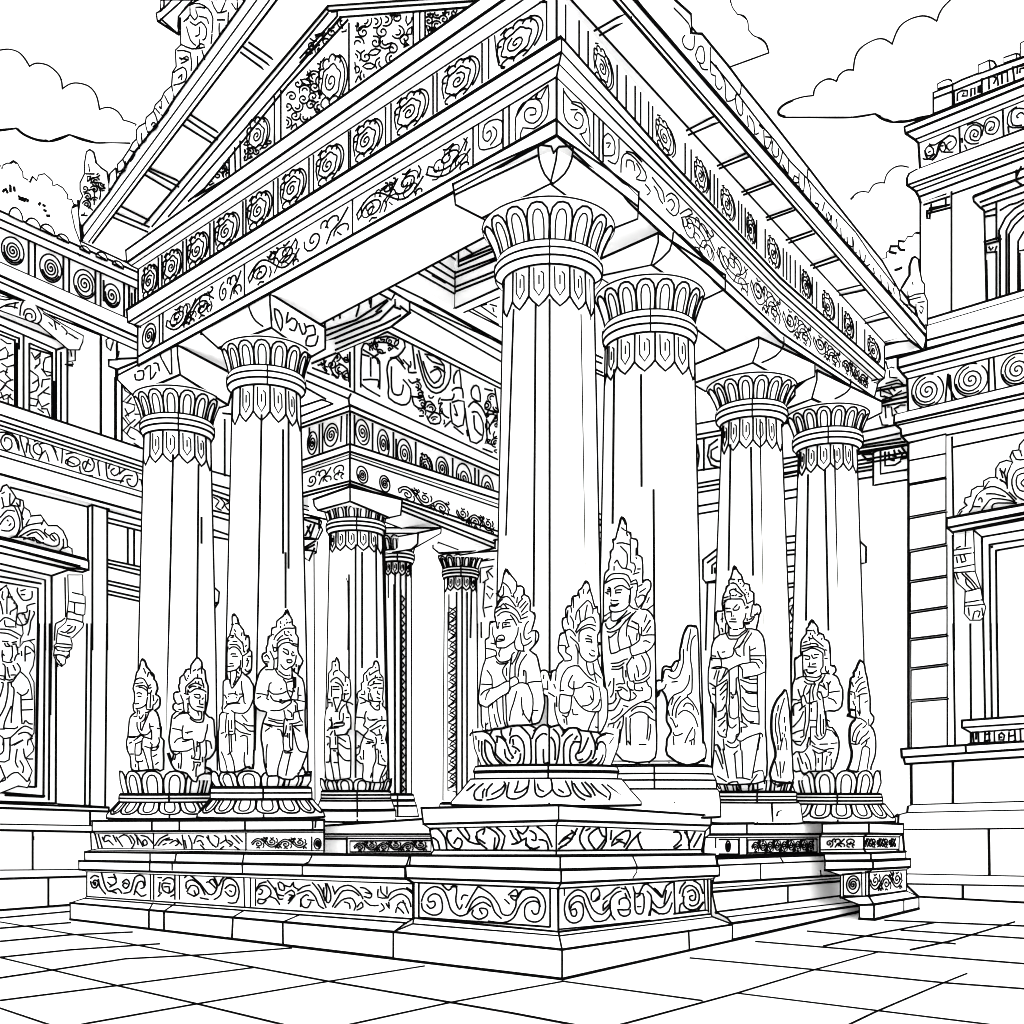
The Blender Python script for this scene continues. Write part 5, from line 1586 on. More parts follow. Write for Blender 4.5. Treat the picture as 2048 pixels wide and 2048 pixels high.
# quoin pilaster, each block of it
m = MB()
qs = [(790, 740), (887, 848), (1015, 978), (1200, 1163), (1385, 1348), (1553, 1522), (1722, 1692), (1872, 1848)]
qs = [(a * .36232 + 600, b * .36232 + 600) for a, b in qs] + [(1248 + a * .36232, 1248 + b * .36232) for a, b in ((246, 222), (424, 408), (688, 674))]
for k, ((a0, b0), (a1, b1)) in enumerate(zip(qs[:-1], qs[1:])):
    g_ = 3 if k > 1 else 0
    x0, x1 = (1818.5, 1892) if k < 4 else (1819 + k * .4, 1893 + k * .2)
    fr_ = [on(rw, x0, a0 + g_, .1), on(rw, x1, b0 + g_, .1), on(rw, x1, b1 - g_ * .4, .1), on(rw, x0, a1 - g_ * .4, .1)]
    m.poly(fr_)
    m.line(fr_, M, True)
    bk = [p + RD * .15 for p in fr_]
    for i in range(4):
        m.poly([fr_[i], fr_[(i + 1) % 4], bk[(i + 1) % 4], bk[i]])
m.draw(rw, [[(1817, 886), (1817, 1494)]], W, .1)
m.obj('pilaster', RIGHTB, 'block-jointed corner pilaster')
# upper cornice, frieze, parapet
m = MB()
band(m, 'b', B1, rowsR(0, [(.0, 1440, 628, 432, W), (.35, 1271, 703, 438, M), (.35, 1278, 736, 470, W), (.22, 1330, 770, 525, M), (.12, 1350, 790, 555, M), (.12, 1359, 932, 712, W)]), inn=.4, endw=(W, 0))
m.draw(sb(B1 - .12), R1('1575,695 1580,848/1815,600 1820,750/1590,765 1592,785/1845,700 1848,730'), M, .006)
q_ = R1('1385,830 1400,860 1430,850 1430,820 1405,805 1385,835 1395,870 1420,880 1450,850 1460,800 1520,750 1555,765 1555,800 1520,830 1505,800 1530,780/1375,875 1400,880 1440,850/1405,840 1415,835/1425,885 1450,860 1470,800 1490,785 1500,820 1480,840 1465,810 1485,805/1490,840 1540,840/1410,795 1440,800 1520,745/'
         '1660,735 1650,750 1670,755 1680,730 1655,715 1635,735 1640,770 1680,775 1695,740 1690,700 1650,690 1615,720 1605,770 1640,795 1680,790/1620,690 1670,675 1710,700/1755,700 1735,720 1760,715 1770,680 1740,670 1720,700 1725,735 1765,740 1790,710 1795,670 1765,645 1725,660 1710,700 1700,750/1605,800 1615,820/'
         '1900,650 1890,640 1915,620 1932,630/1932,600 1880,600 1860,640 1870,690 1920,690/1890,590 1850,620 1840,680 1870,705 1932,700')
m.draw(sb(B1 - .12), q_, S, .008, 2)
m.obj('upper_cornice', RIGHTB, 'upper cornice with paired scrolls')
m = MB()
m.poly([on(rw, *p) for p in ((1866, 229), (1866, 185), (1905, 168), (2110, 90), (2110, 130))])
relief(m, R1('1432,628 1432,512 1538,470 1538,585')[0], rw, .05, 4, .5, W, R1('1437,542 1535,505'), M, 12)
m.draw(rw, R1('1540,465 1590,440 1680,405 1932,315/1540,505 1700,440 1932,352/1545,500 1548,580/1548,580 1932,430/1700,435 1700,510/1870,370 1880,450/1565,555 1565,515 1590,500 1620,500 1618,530 1590,530 1600,515/1640,530 1640,490 1660,485 1660,520/1680,510 1680,475 1690,470 1692,510/1740,490 1738,430 1770,420/1765,460 1775,440 1780,430 1770,425/1790,470 1785,415 1840,395 1842,450/1810,410 1812,460/1895,405 1895,370 1932,360/1910,400 1910,380 1932,375'), M, .004)
par2 = m.obj('parapet', RIGHTB, 'roof parapet with key-pattern strip')
for s_, inn_ in (('1455,492 1455,465 1490,445 1515,438 1530,445 1540,465', ''), ('1680,408 1680,360 1740,333 1765,340 1778,360 1760,378', '1740,333 1745,378'), ('1820,350 1820,320 1890,296 1905,300 1910,318', '1890,296 1893,325'), ('1912,318 1912,240 1960,215 1985,230 1985,290', '')):
    mm = MB()
    relief(mm, R1(s_)[0], rw, .05, 5, .4, M, R1(inn_) if inn_ else (), S, 5)
    mm.obj('merlon', par2)
m = MB()
band(m, 'b', B1, rowsR(0, [(.15, 1340, 938, 718, 0), (.3, 1297, 962, 735, 0), (.34, 1286, 985, 752, 0), (.34, 1286, 1022, 786, M), (.28, 1310, 1037, 810, M), (.2, 1335, 1056, 832, M), (.1, 1352, 1086, 870, W), (.02, 1361, 1118, 905, 0)]), inn=.3, endw=(W, 0))
m.obj('cornice', RIGHTB, 'rounded cornice under the frieze')
# arched upper window
m = MB()
m.draw(rw, R1('1650,1088 1932,975/1652,1088 1655,1110 1690,1145 1710,1160/1690,1115 1932,1020/1700,1140 1932,1060/1655,1080 1890,990/1890,940 1890,1000 1920,1020/1915,920 1890,975/1710,1060 1760,1035 1900,985/1800,1160 1850,1130 1890,1120 1932,1100'), M, .02)
m.draw(rw, R1('1713,1165 1725,1660/1780,1115 1780,1320/1718,1170 1775,1150/1720,1195 1778,1185/1712,1335 1795,1310 1805,1320/1715,1350 1795,1330 1800,1360/1722,1360 1725,1395 1770,1390 1780,1360/1740,1365 1750,1380 1760,1365/1780,1390 1780,1640/1800,1300 1800,1640/1725,1440 1730,1660'), M, .03)
m.draw(rw, R1('1795,1320 1795,1270 1830,1200 1880,1150 1932,1120/1835,1640 1835,1270 1860,1220 1900,1180 1932,1160/1850,1640 1850,1290 1880,1240 1932,1190/1900,1610 1900,1385 1932,1380/1908,1400 1910,1610/1900,1380 1900,1330 1930,1280'), M, .02, 0)
m.obj('arched_window', RIGHTB)
# middle ledge and lower entablature
m = MB()
band(m, 'b', B1, rowsR(0, [(.2, 1395, 1762, 1600, W), (.2, 1395, 1800, 1640, M), (.3, 1390, 1805, 1645, 0), (.3, 1392, 1880, 1738, W), (.3, 1392, 1925, 1782, W), (.2, 1392, 1990, 1850, 0)]), inn=.3, endw=(W, 0))
m.obj('ledge', RIGHTB)
m = MB()
band(m, 'b', B1, rowsR(600, [(.3, 1235, 320, 120, W), (.3, 1235, 375, 192, W), (.22, 1260, 405, 232, M), (.12, 1288, 436, 272, M), (.12, 1294, 616, 462, W), (.28, 1216, 636, 478, 0), (.28, 1216, 680, 515, W), (.24, 1226, 692, 540, M), (.18, 1252, 712, 560, 0), (.18, 1256, 752, 605, W), (.08, 1292, 787, 662, M), (.03, 1294, 800, 675, 0)]), inn=.3, endw=(W, 0))
m.draw(sb(B1 - .12), R2('1498,560 1512,410 1525,415 1535,560/1738,325 1738,512/1765,322 1775,500/1512,410 1520,480 1550,540 1580,560'), M, .006)
for x, y, rx, ry in ((1400, 500, 88, 92), (1640, 440, 92, 90), (1895, 385, 90, 90)):
    for pl in [arc(0, 0, 1, 1, 70, 410, 30), spiral(0, 0, .82, 2.6, 100, 1, .05), arc(0, 0, .9, .85, 190, 300, 9)]:
        m.draw(sb(B1 - .12), [[(1348 + (x + rx * u) * .36232, 600 + (y - ry * v - u * rx * .15) * .36232) for u, v in pl]], S, .008)
m.obj('frieze', RIGHTB, 'lower frieze of big whorls')
# wing running back behind the temple columns
m = MB()
bw = sb(B1 + .05)
m.poly([on(bw, *p) for p in ((1180, 900), (1840, 740), (1840, 1010), (1180, 1120))])
m.poly([on(bw, *p) for p in ((1395, 1020), (1840, 950), (1840, 1560), (1395, 1560))])
for (x0, y0, x1, y1) in ((90, 690, 1290, 470), (90, 750, 1290, 535), (95, 775, 1290, 560), (100, 945, 1290, 780), (105, 1018, 1290, 800), (105, 1040, 1290, 840), (105, 1068, 1290, 860), (110, 1142, 1010, 985), (110, 1185, 1010, 1030),
                         (580, 915, 1000, 800), (580, 970, 1000, 870), (590, 1310, 680, 1300), (590, 1345, 680, 1335), (600, 1385, 680, 1378), (600, 1408, 680, 1402), (600, 1475, 680, 1465), (605, 1505, 680, 1495), (605, 1568, 680, 1560), (605, 1590, 680, 1580)):
    m.draw(bw, R2('%d,%d %d,%d' % (x0, y0, x1, y1)), M, .004)
m.draw(bw, R2('165,765 165,940/195,800 185,860 205,910 250,925/240,770 200,800/240,810 205,830 205,870 235,890 250,890/95,790 130,800 138,860 130,920 100,935/95,830 115,830 120,870 100,890/110,855 118,860/160,1435 250,1365/160,1435 160,1540 175,1560 250,1545/185,1450 245,1405/250,1435 210,1465 210,1510/225,1480 225,1505 250,1508/185,1570 175,1932/175,1560 250,1558/620,1640 640,1660 620,1700 660,1680 640,1720 660,1760 625,1800 660,1820 630,1860 665,1880/660,1640 640,1650/620,1920 650,1870'), M, .006)
m.draw(bw, R2('1600,740') + T66('1605,290 1670,320/1605,325 1665,350/1605,370 1670,400/1605,390 1675,420/1608,440 1680,470/1608,455 1680,495/1612,560 1680,590/1612,600 1680,630/1612,640 1682,685/1615,720 1685,690/1618,800 1682,790/1618,820 1685,812/1620,910 1685,905/1620,940 1680,930/1630,1105 1670,1100/1632,1140 1670,1135/1632,1170 1672,1165/1635,1250 1672,1245/1638,1295 1675,1290/1630,960 1660,1000 1640,1060 1620,1080/1650,940 1640,990 1660,1040 1650,1080'), M, .006)
# small bracket and end block
m.draw(bw, R2('1005,840 1290,795/1005,930 1100,915/1005,950 1100,935/1005,990 1100,975/1100,830 1100,1025 1110,1022 1290,992/1140,825 1140,960 1290,935/1120,830 1105,840/1165,840 1165,915 1220,910 1250,890/1185,840 1190,880 1215,885/1215,830 1225,865 1210,860/1240,830 1260,850 1250,880 1285,870/1260,815 1285,850/1040,855 1070,885 1095,880/1050,850 1095,850/1040,780 1245,735/1030,730 1215,690/1020,805 1250,765'), M, .02)
m.draw(bw, R2('1110,490 1230,460 1290,470/1140,490 1140,530 1190,540/1150,500 1200,520 1180,490 1210,530 1255,500/1160,530 1210,550/1200,480 1220,500/1150,570 1290,530/1165,580 1170,650/1180,590 1200,590 1205,640/1215,600 1250,580 1275,580/1230,620 1215,600 1240,590/1135,640 1150,690 1180,690/1145,560 1145,620/1150,550 1280,510/1170,340 1180,380 1200,370 1215,375/1190,390 1190,425 1230,430/1170,460 1240,440 1260,460'), S, .02)
m.draw(bw, R2('1020,1325 1060,1362 1060,1450 1030,1455/1025,1400 1030,1440/1030,1455 1022,1500'), M, .03)
m.obj('rear_wing', RIGHTB, 'side wing seen between the temple columns')
# lower window: crest, hood, frame, bracket
m = MB()
relief(m, [(1348 + x * .36232, 600 + y * .36232) for x, y in ((1560, 1195), (1580, 1160), (1605, 1145), (1620, 1135), (1605, 1115), (1608, 1095), (1640, 1085), (1645, 1050), (1675, 1032), (1710, 1030), (1712, 1000), (1740, 985), (1778, 980), (1780, 930), (1800, 900), (1835, 888), (1870, 895), (1858, 865), (1870, 835), (1905, 830), (1910, 800), (1940, 765), (2060, 730), (2060, 1090), (1932, 1130))], rw, .2, 22, .1, W,
       R2('1570,1190 1590,1165/1630,1170 1645,1150 1670,1080 1720,1040 1770,1030 1830,1060 1880,1110/1650,1140 1690,1140/1680,1105 1690,1090 1700,1100 1700,1115/1700,1160 1730,1120 1760,1095 1850,1105 1890,1120/1755,1155 1760,1130 1790,1120 1890,1122/1760,1155 1880,1135/1725,1070 1770,1070 1830,1085/1710,1040 1740,1000/1800,990 1830,1010 1840,1030/1840,1030 1825,960 1800,940/1830,930 1825,950/1870,895 1840,960 1840,1040/1800,930 1815,980/1932,925 1890,940 1865,990 1870,1040 1890,1080 1932,1105/1932,955 1895,970 1890,1020 1910,1050 1932,1055/1932,990 1915,1010 1932,1030/1870,840 1890,880 1932,880/1910,830 1920,860/1780,980 1810,1000/1890,1100 1850,1060'), S, 8)
m.obj('crest', RIGHTB, 'leafy crest above the lower window')
m = MB()
A = [on(rw, *p, h) for p, h in zip(((1894, 1036), (1894, 1055), (1894, 1056), (1905, 1064)), (.25, .25, .2, .15))]
B = [on(rw, *p, h) for p, h in zip(((2090, 1000), (2090, 1016), (2090, 1017), (2090, 1027)), (.25, .25, .2, .15))]
m.loft([A, B], [W, M, M, M], endw=(M, 0))
m.draw(rw, R2('1508,1205 1932,1130/1510,1255 1932,1182/1540,1282 1650,1265 1932,1212/1510,1258 1540,1285/1645,1262 1700,1308 1932,1268'), M, .26)
m.obj('window_hood', RIGHTB)
m = MB()
m.draw(rw, R2('1700,1310 1710,1932/1742,1350 1748,1932/1742,1350 1932,1320/1755,1360 1757,1365/1778,1382 1932,1355/1778,1382 1783,1932') + R3('1636,0 1640,525/1707,0 1718,520/1748,0 1755,520/1783,0 1790,520'), M, .02)
m.obj('window', RIGHTB, 'lower framed window')
m = MB()
relief(m, [(1348 + x * .36232, 600 + y * .36232) for x, y in ((1545, 1285), (1650, 1270), (1660, 1500), (1690, 1590), (1702, 1660), (1718, 1695), (1705, 1750), (1690, 1765), (1635, 1765), (1605, 1730), (1610, 1600), (1565, 1560), (1545, 1500))], rw, .2, 12, .1, M,
       R2('1550,1380 1640,1368/1548,1410 1655,1395/1610,1280 1608,1360/1550,1480 1655,1460/1548,1505 1655,1498/1560,1370 1580,1360/1560,1420 1565,1450/1580,1410 1590,1450/1600,1405 1612,1440 1590,1445/1590,1510 1640,1560 1665,1595/1560,1510 1570,1540/1610,1510 1650,1550 1680,1590/1610,1540 1615,1570 1650,1600/1610,1610 1690,1590/1610,1670 1700,1655/1605,1690 1710,1680/1625,1700 1630,1740/1650,1760 1660,1720 1690,1720 1680,1750/1700,1700 1705,1740'), S, 5)
m.obj('bracket', RIGHTB, 'carved scroll bracket by the lower window')
m = MB()
A = [on(rw, *p, h) for p, h in zip(((1924, 1441), (1924, 1455), (1942, 1465), (1942, 1486), (1931, 1491), (1931, 1504)), (.22, .22, .12, .12, .15, .15))]
B = [on(rw, *p, h) for p, h in zip(((2090, 1429), (2090, 1444), (2090, 1454), (2090, 1481), (2090, 1484), (2090, 1496)), (.22, .22, .12, .12, .15, .15))]
m.loft([A, B], [W, M, M, M, 0, M], endw=(W, 0))
m.draw(sb(B1 - .12), R3('1650,595 1655,655/1668,592 1668,635/1680,590 1682,655/1655,595 1680,592/1700,595 1745,585/1718,595 1715,655/1740,590 1742,645/1720,610 1745,605/1720,645 1745,640/1770,655 1768,590 1840,580/1810,600 1795,610 1795,640 1820,640 1825,615 1808,600/1800,625 1810,625/1850,590 1880,582 1885,645/1850,600 1848,650 1880,645/1850,620 1875,615/1915,655 1912,575 1932,570'), M, .008)
m.obj('window_sill', RIGHTB)
# plinth courses stepping forward in front of the wall
m = MB()
band(m, 'b', B1, rowsR(1248, [(.3, 1255, 690, 648, W), (.3, 1258, 736, 690, W), (.2, 1268, 740, 700, 0), (.15, 1276, 772, 733, W), (.12, 1308, 778, 740, 0), (.12, 1310, 1000, 982, W), (.22, 1292, 1008, 990, 0), (.25, 1287, 1044, 1030, W), (.4, 1240, 1055, 1038, 0), (.4, 1236, 1138, 1130, W),
                              (.42, 1262, 1140, 1134, 0), (.42, 1282, 1382, 1395, W), (.5, 1282, 1386, 1400, 0), (.5, 1282, 1436, 1448, W), (.52, 1282, 1440, 1452, 0), (.52, 1350, 1592, 1615, W)]), inn=.5, endw=(W, 0))
m.draw(sb(B1 - .12), R3('1310,780 1312,1000'), W, .01)
m.draw(sb(B1 - .12), R3('1540,768 1540,990'), W, .01)
m.draw(sb(B1 - .42), R3('1738,1135 1742,1385'), W, .01)
m.draw(sb(B1 - .52), R3('1595,1445 1595,1598'), W, .01)
m.draw(sb(B1 - .3), R3('1610,672 1612,708'), M, .01)
m.obj('base_course', RIGHTB)
m = MB()
band(m, 'b', B1 + .1, [(0, 1745, 1516, 1812, 1512, W), (0, 1745, 1533, 1820, 1531, M), (-.02, 1745, 1548, 1820, 1543, M), (-.02, 1745, 1660, 1820, 1660, 0)], inn=.3, endw=(0, 0))
m.draw(sb(B1 + .1), R3('1225,1058 1235,1052/1222,1062 1235,1060'), M, .01)
m.obj('base_course', RIGHTB)
# ================================================================ figures carved on the columns
def figure(name, parent, surf, outline, inner, label, H=.15, R=26, back=.3, step=8, wi=S, thick=(), w=W + .6):
    m = MB()
    relief(m, outline, surf, H, R, back, w, inner + [(wi, q) for q in thick], wi, step, sm=2)
    return m.obj(name, parent, label)


def win(x, y, s_):
    return lambda t: lines(t, x, y, s_)


a1, a2 = win(940, 1120, 300), win(940, 1300, 300)
fA = scyl(1097, 11.04, .70)
olA = a1('465,120 440,190 430,260 410,340 385,400 345,430 400,480 370,540 350,600 330,640 325,720 335,800 265,800 255,900 250,1000 205,1030 205,1100 205,1280 180,1350 150,1480 135,1600 118,1750 125,1850 150,1890')[0] + \
    a2('150,725 155,940 175,1000 185,1040 300,1020 440,1000 560,970 760,960 800,950 885,930 930,820 955,680 945,560 930,430 905,300')[0] + \
    a1('880,1330 850,1230 770,1170 830,1090 870,1030 880,960 850,915 790,915 810,840 830,760 830,690 770,660 775,560 750,480 700,450 690,370 650,340 600,345 595,290 540,220 490,150')[0]
figure('carved_figure', colA, fA, olA,
       a1('425,290 470,320 510,370 530,430/430,340 430,440 390,480/600,350 590,400 560,440 570,490/530,460 550,470/690,380 690,450 660,470 665,490/610,480 600,550/410,490 460,470 510,490 590,600/350,600 380,540 410,510/'
          '680,500 630,550 615,600/720,530 640,620/745,560 660,670/745,660 670,710/650,760 740,730/340,620 400,590 430,560 470,610/400,590 400,620 460,625 500,625/330,680 350,660 400,630 460,625/355,720 400,680 460,665 540,685 600,740 630,800/460,560 540,600 610,660 650,740/'
          '520,710 560,760 600,840/640,800 665,805/455,780 490,765 540,768/420,880 420,810 450,805 510,810/425,865 520,850/450,830 465,830/340,800 345,860 360,890 365,850/375,800 370,830/620,870 615,930 600,980 575,1040 580,1130 620,1165 700,1175/'
          '650,940 660,1060 690,1110 690,1170/755,790 720,830 695,920 700,1000 735,1025 780,995/750,945 790,915/845,930 840,1070 770,1160/690,1100 740,1090 800,1040/340,1000 340,1120 400,1130 450,1130 500,1100 570,1050/'
          '295,860 290,950 310,1000 325,1090/270,1070 320,1080/215,1140 330,1165 340,1230/210,1270 330,1230/400,1130 370,1200 380,1240/330,1250 380,1310 450,1310 520,1280 540,1220 570,1190/340,1310 380,1340 450,1335 490,1320/'
          '620,1180 590,1260 540,1340/650,1190 600,1300 580,1370 580,1500/730,1215 660,1310 630,1400 620,1500/540,1240 515,1380 510,1540/480,1330 430,1390 420,1450 440,1500 475,1560/470,1390 470,1490/'
          '220,1420 270,1490 285,1560 285,1650/150,1600 270,1605/685,1420 720,1440 720,1580/690,1430 690,1490/750,1580 830,1565 910,1565/285,1650 350,1630 450,1570 500,1560/510,1540 510,1600 520,1640 580,1610 620,1585 620,1540 580,1500 520,1530/620,1585 680,1580 740,1600/'
          '140,1740 180,1690 270,1650/200,1800 215,1730 250,1680/130,1860 200,1895 250,1880 330,1810 400,1760 470,1720 510,1680 520,1640') +
       a2('510,480 490,560 460,580 465,720 470,900 490,980/740,430 780,520 810,620 805,780 770,920/600,530 560,680 520,800 508,910/660,610 670,760 710,850 770,930/820,780 875,778/810,800 790,870 800,940/690,780 675,840/420,580 430,880 460,980/'
          '345,660 350,760 375,880 395,950/310,830 330,920 355,985/240,740 245,850 270,1010/290,700 290,750/200,940 200,1020/230,940 210,960/240,720 290,680'),
       'seated figure leaning on a raised knee', thick=a1('345,1010 370,975 430,970 440,1030 350,1050 345,1010/370,1020 420,1020'))
olA2 = a1('1495,275 1470,310 1440,370 1400,400 1390,460 1340,470 1315,500 1310,590 1260,600 1235,650 1235,745 1195,755 1195,850 1215,900 1215,945 1170,950 1155,1010 1145,1090 1145,1180 1215,1280 1150,1340 1110,1420 1060,1430 1050,1500 1035,1560 1000,1450 960,1425 915,1440 905,1500 930,1600 945,1680')[0] + \
    a2('950,580 1000,590 1010,700 1005,950 1030,990 1150,960 1200,1040 1260,1000 1380,1000 1430,1030 1520,1040 1650,1055 1690,1040 1720,980 1760,880 1770,700 1760,520 1720,470 1710,380')[0] + \
    a1('1710,1500 1650,1330 1640,1240 1665,1240 1640,1100 1690,1080 1640,1060 1640,960 1670,900 1665,720 1640,680 1635,600 1600,600 1565,460 1545,400 1525,310')[0]
figure('carved_figure', colA, fA, olA2,
       a1('1525,310 1540,370 1510,430/1465,380 1460,430/1400,420 1410,490/1330,480 1335,610/1300,610 1310,670/1260,650 1250,760 1270,830/1360,770 1370,680 1410,620 1490,540 1520,520 1560,560 1585,640 1580,690/1410,650 1415,740 1425,800/1510,580 1490,680 1480,750/1590,630 1620,620/1290,720 1330,790 1335,880/'
          '1360,920 1420,810 1480,770 1530,740 1590,740 1615,810/1390,830 1390,870/1370,940 1440,870 1520,830 1580,835 1620,850/1405,1050 1405,950 1440,900 1540,870 1610,910/1240,910 1280,890 1330,930 1360,980/1290,985 1340,1030 1400,1090 1410,1180 1440,1250 1510,1310 1580,1310 1640,1270/1360,1090 1390,1180 1390,1340/'
          '1225,900 1240,1000 1270,1100/1160,1100 1230,1105 1230,1180 1260,1210 1305,1240 1300,1290 1220,1300/1280,1110 1240,1140 1235,1190/1510,970 1565,990/1160,1690 1170,1560 1200,1470 1260,1390 1350,1360 1400,1370/1400,1360 1440,1410 1520,1500 1590,1550/1500,1310 1510,1400 1550,1480 1590,1470/1585,1330 1600,1440 1610,1510 1630,1580/1600,1440 1690,1520/'
          '1320,1485 1285,1550 1265,1620 1320,1660/1340,1560 1335,1660/1160,1680 1210,1680/1570,1160 1605,1175/1110,1420 1100,1550/1080,1600 1100,1650/1000,1560 1000,1660/950,1480 945,1530') +
       a2('1170,570 1240,580 1320,590 1340,530 1350,500 1440,480 1480,430 1550,420 1640,470/1340,600 1400,700 1480,770 1560,795 1660,790 1690,740 1690,650 1680,560 1660,470/1520,470 1570,480 1590,560 1585,660 1520,710 1450,720/1580,770 1650,710 1670,640/'
          '1160,570 1150,650 1150,780 1210,815 1280,790 1300,720 1310,600/1550,590 1570,640/1090,680 1095,800 1140,950/1115,600 1115,730/1190,840 1240,870 1250,960/1320,760 1330,830 1390,830/1620,800 1560,930 1520,1040/1650,790 1650,1050/1640,1000 1615,990/940,580 945,500 1000,510/1010,550 1060,580 1090,600/1280,790 1260,850 1230,860/1210,890 1215,940'),
       'seated figure facing right with a round bowl at the chest', thick=a1('1490,1015 1560,1020 1570,1070/1500,1050 1560,1055/1540,1205 1570,1235 1605,1235'))

b1, b2 = win(1190, 1020, 230), win(1190, 1240, 250)
fB = scyl(1299, 12.5, .66)
olB = b1('445,125 425,190 400,300 375,400 350,490 300,500 320,560 310,660 265,700 270,800 240,900 240,1000 180,1060 160,1200 150,1500 150,1800 130,1932')[0] + \
    b2('110,60 115,500 130,700 150,900 180,1100 195,1300 190,1500 140,1650 110,1700 210,1750 290,1830 280,1932')[0] + \
    [(1246, 1520), (1300, 1522), (1312, 1500)] + b2('935,1560 935,1370 930,900 925,560 920,200')[0] + \
    b1('990,1850 930,1740 860,1680 760,1660 840,1490 870,1400 920,1330 930,1230 890,1180 830,1190 790,1230 795,1050 780,800 710,760 710,560 690,500 600,475 595,385 530,370 520,240 490,160')[0]
figure('carved_figure', colB, fB, olB,
       b1('445,295 510,350/370,560 460,550 580,580/430,610 500,680 540,740 540,900 520,970/590,490 595,620 600,740 600,880 650,890 680,960 660,1040/530,385 545,430/330,890 370,840 400,900 450,970 500,980 600,1010 610,1050/320,950 320,1010/690,760 690,640/690,800 700,815/180,1200 210,1140 260,1090 330,1065 480,1070 560,1110 600,1210/'
          '150,1240 220,1200 310,1155 400,1150 480,1155 550,1230 580,1290/600,1215 690,1170 715,1270 710,1350/580,1330 640,1290/600,1250 700,1235/325,1320 360,1290 440,1265 500,1290 560,1330 600,1330/350,1400 350,1345 450,1340/360,1390 430,1385/230,1300 260,1320 260,1450/210,1335 240,1335/180,1385 220,1410/210,1365 250,1370/'
          '595,1340 590,1500 570,1600 480,1680 380,1710 290,1710 245,1670 245,1610/580,1430 570,1560/700,1350 690,1460 670,1500 710,1620/720,1470 760,1435 840,1440 820,1540 730,1640/740,1280 790,1250/750,1385 850,1320/270,1510 280,1520/305,1520 385,1520/'
          '590,1610 640,1650 720,1670/270,1710 270,1850 350,1860 400,1830 480,1760 540,1690/160,1780 250,1720/170,1870 240,1800/600,1720 400,1860 350,1932/640,1740 540,1840 460,1932/690,1700 600,1800 540,1932/620,1860 700,1910/870,1760 830,1880/890,1910 930,1860/880,1670 990,1590/910,1470 870,1560/640,1080 740,1050/720,990 760,990/170,1850 150,1880') +
       b2('160,60 180,110 230,140 330,70 400,10/190,180 240,190 330,160 400,110 480,0/210,250 240,270 330,190/210,260 230,450 250,520/390,120 360,220 355,330 380,450/500,70 485,160 485,250/520,90 600,120 670,150 670,60 570,20/670,150 680,210 700,230/650,210 640,310/690,230 690,300 640,350 540,410 400,460 330,500 250,520/520,240 545,320 560,380/740,245 810,230 930,230/720,110 720,240/850,0 750,170/860,100 800,190/750,330 790,320 850,350/'
          '930,330 880,420 800,490 700,520 570,550 540,430/250,670 360,660 440,620 500,600/270,720 380,710 450,660/260,760 370,760 430,720/430,720 430,880 460,980 380,980 330,1000/490,680 500,800 540,940 600,940/570,570 510,660 490,700/600,600 590,570/720,550 770,640 790,740 780,800 735,840/780,470 800,520 850,620 850,800 800,870 720,920 630,935 610,830/640,700 670,800 670,880/470,780 480,880/600,950 610,980 720,970 790,940 850,880/800,950 830,1020 870,1050 870,1180 830,1230 740,1260/'
          '610,1000 610,1060 640,1090 740,1090 720,1040/500,950 500,1010 540,1070 590,1085/540,1080 550,1180 530,1240/590,1120 640,1170 600,1220 540,1240/360,1040 420,1040 500,1100/320,1090 380,1090 410,1070/350,1110 380,1180 450,1230 530,1250/740,1260 690,1280 580,1340 480,1430 390,1510 300,1590 210,1610 200,1690/760,1275 850,1280 900,1330 930,1380/560,1410 650,1340 780,1340 850,1380 890,1430/530,1500 600,1450 680,1420 780,1440 850,1510 920,1550/'
          '550,1520 540,1640 550,1932/820,1480 820,1650 800,1840/860,1610 860,1700 830,1860/440,1490 430,1620 400,1720 380,1900/480,1510 480,1700 490,1932/390,1570 330,1700 290,1790/290,1620 260,1760/430,1370 380,1450 250,1540/440,1320 510,1340/200,1400 290,1390 360,1290 390,1220/200,1300 280,1280 330,1210/320,1130 320,1210/290,900 280,1120 240,1190/240,950 210,1020/510,1870 550,1932/680,1925 790,1925'),
       'large standing figure turned left, arms folded', thick=b1('265,1560 285,1590 340,1590 400,1570/260,1610 340,1615 380,1590'))
# scroll-tailed plume beside it
olB2 = b2('1460,90 1420,110 1370,220 1340,340 1310,500 1310,620 1230,650 1180,730 1100,720 1045,750 1030,940 950,940 955,1200 1000,1090 1050,1100 1100,1200 1120,1320 1110,1450 1110,1560 1150,1640 1180,1720 1120,1830 1110,1932')[0] + [(1335, 1510), (1372, 1530), (1410, 1516), (1408, 1485)] + b2('1660,1900 1650,1700 1630,1400 1610,1100 1600,600 1580,150 1530,100')[0]
figure('carved_plume', colB, fB, olB2,
       b2('1480,140 1460,260 1430,400 1425,480/1550,240 1500,300 1480,420 1480,640 1500,760 1500,1060 1480,1130 1430,1160 1430,1190/1365,450 1365,660 1330,780 1300,860 1220,910 1130,860/1180,750 1210,800 1260,740 1290,650/1050,900 1070,790 1100,760 1160,770 1180,800/1030,960 1050,930/1190,960 1270,950/1000,1090 1070,1060 1100,990/'
          '1460,850 1450,960 1400,1050 1340,1110 1220,1160 1150,1250 1130,1320/1210,1200 1180,1310/1320,1180 1240,1280 1200,1400 1195,1480/1430,1190 1330,1260 1260,1380 1250,1510/1430,1190 1510,1270 1580,1390 1600,1460/1370,1340 1400,1290 1470,1290 1520,1340 1520,1390/1290,1460 1370,1395 1480,1430 1550,1520 1590,1650/1130,1400 1150,1480/1160,1510 1200,1540 1250,1660 1280,1620/'
          '1210,1740 1240,1790 1320,1770 1350,1750/1210,1800 1220,1932/1510,1660 1440,1780 1390,1900/1540,1690 1540,1820 1460,1870/1535,1850 1530,1932/1490,1880 1490,1932'),
       'tall curling plume beside the large figure', H=.08, R=18)

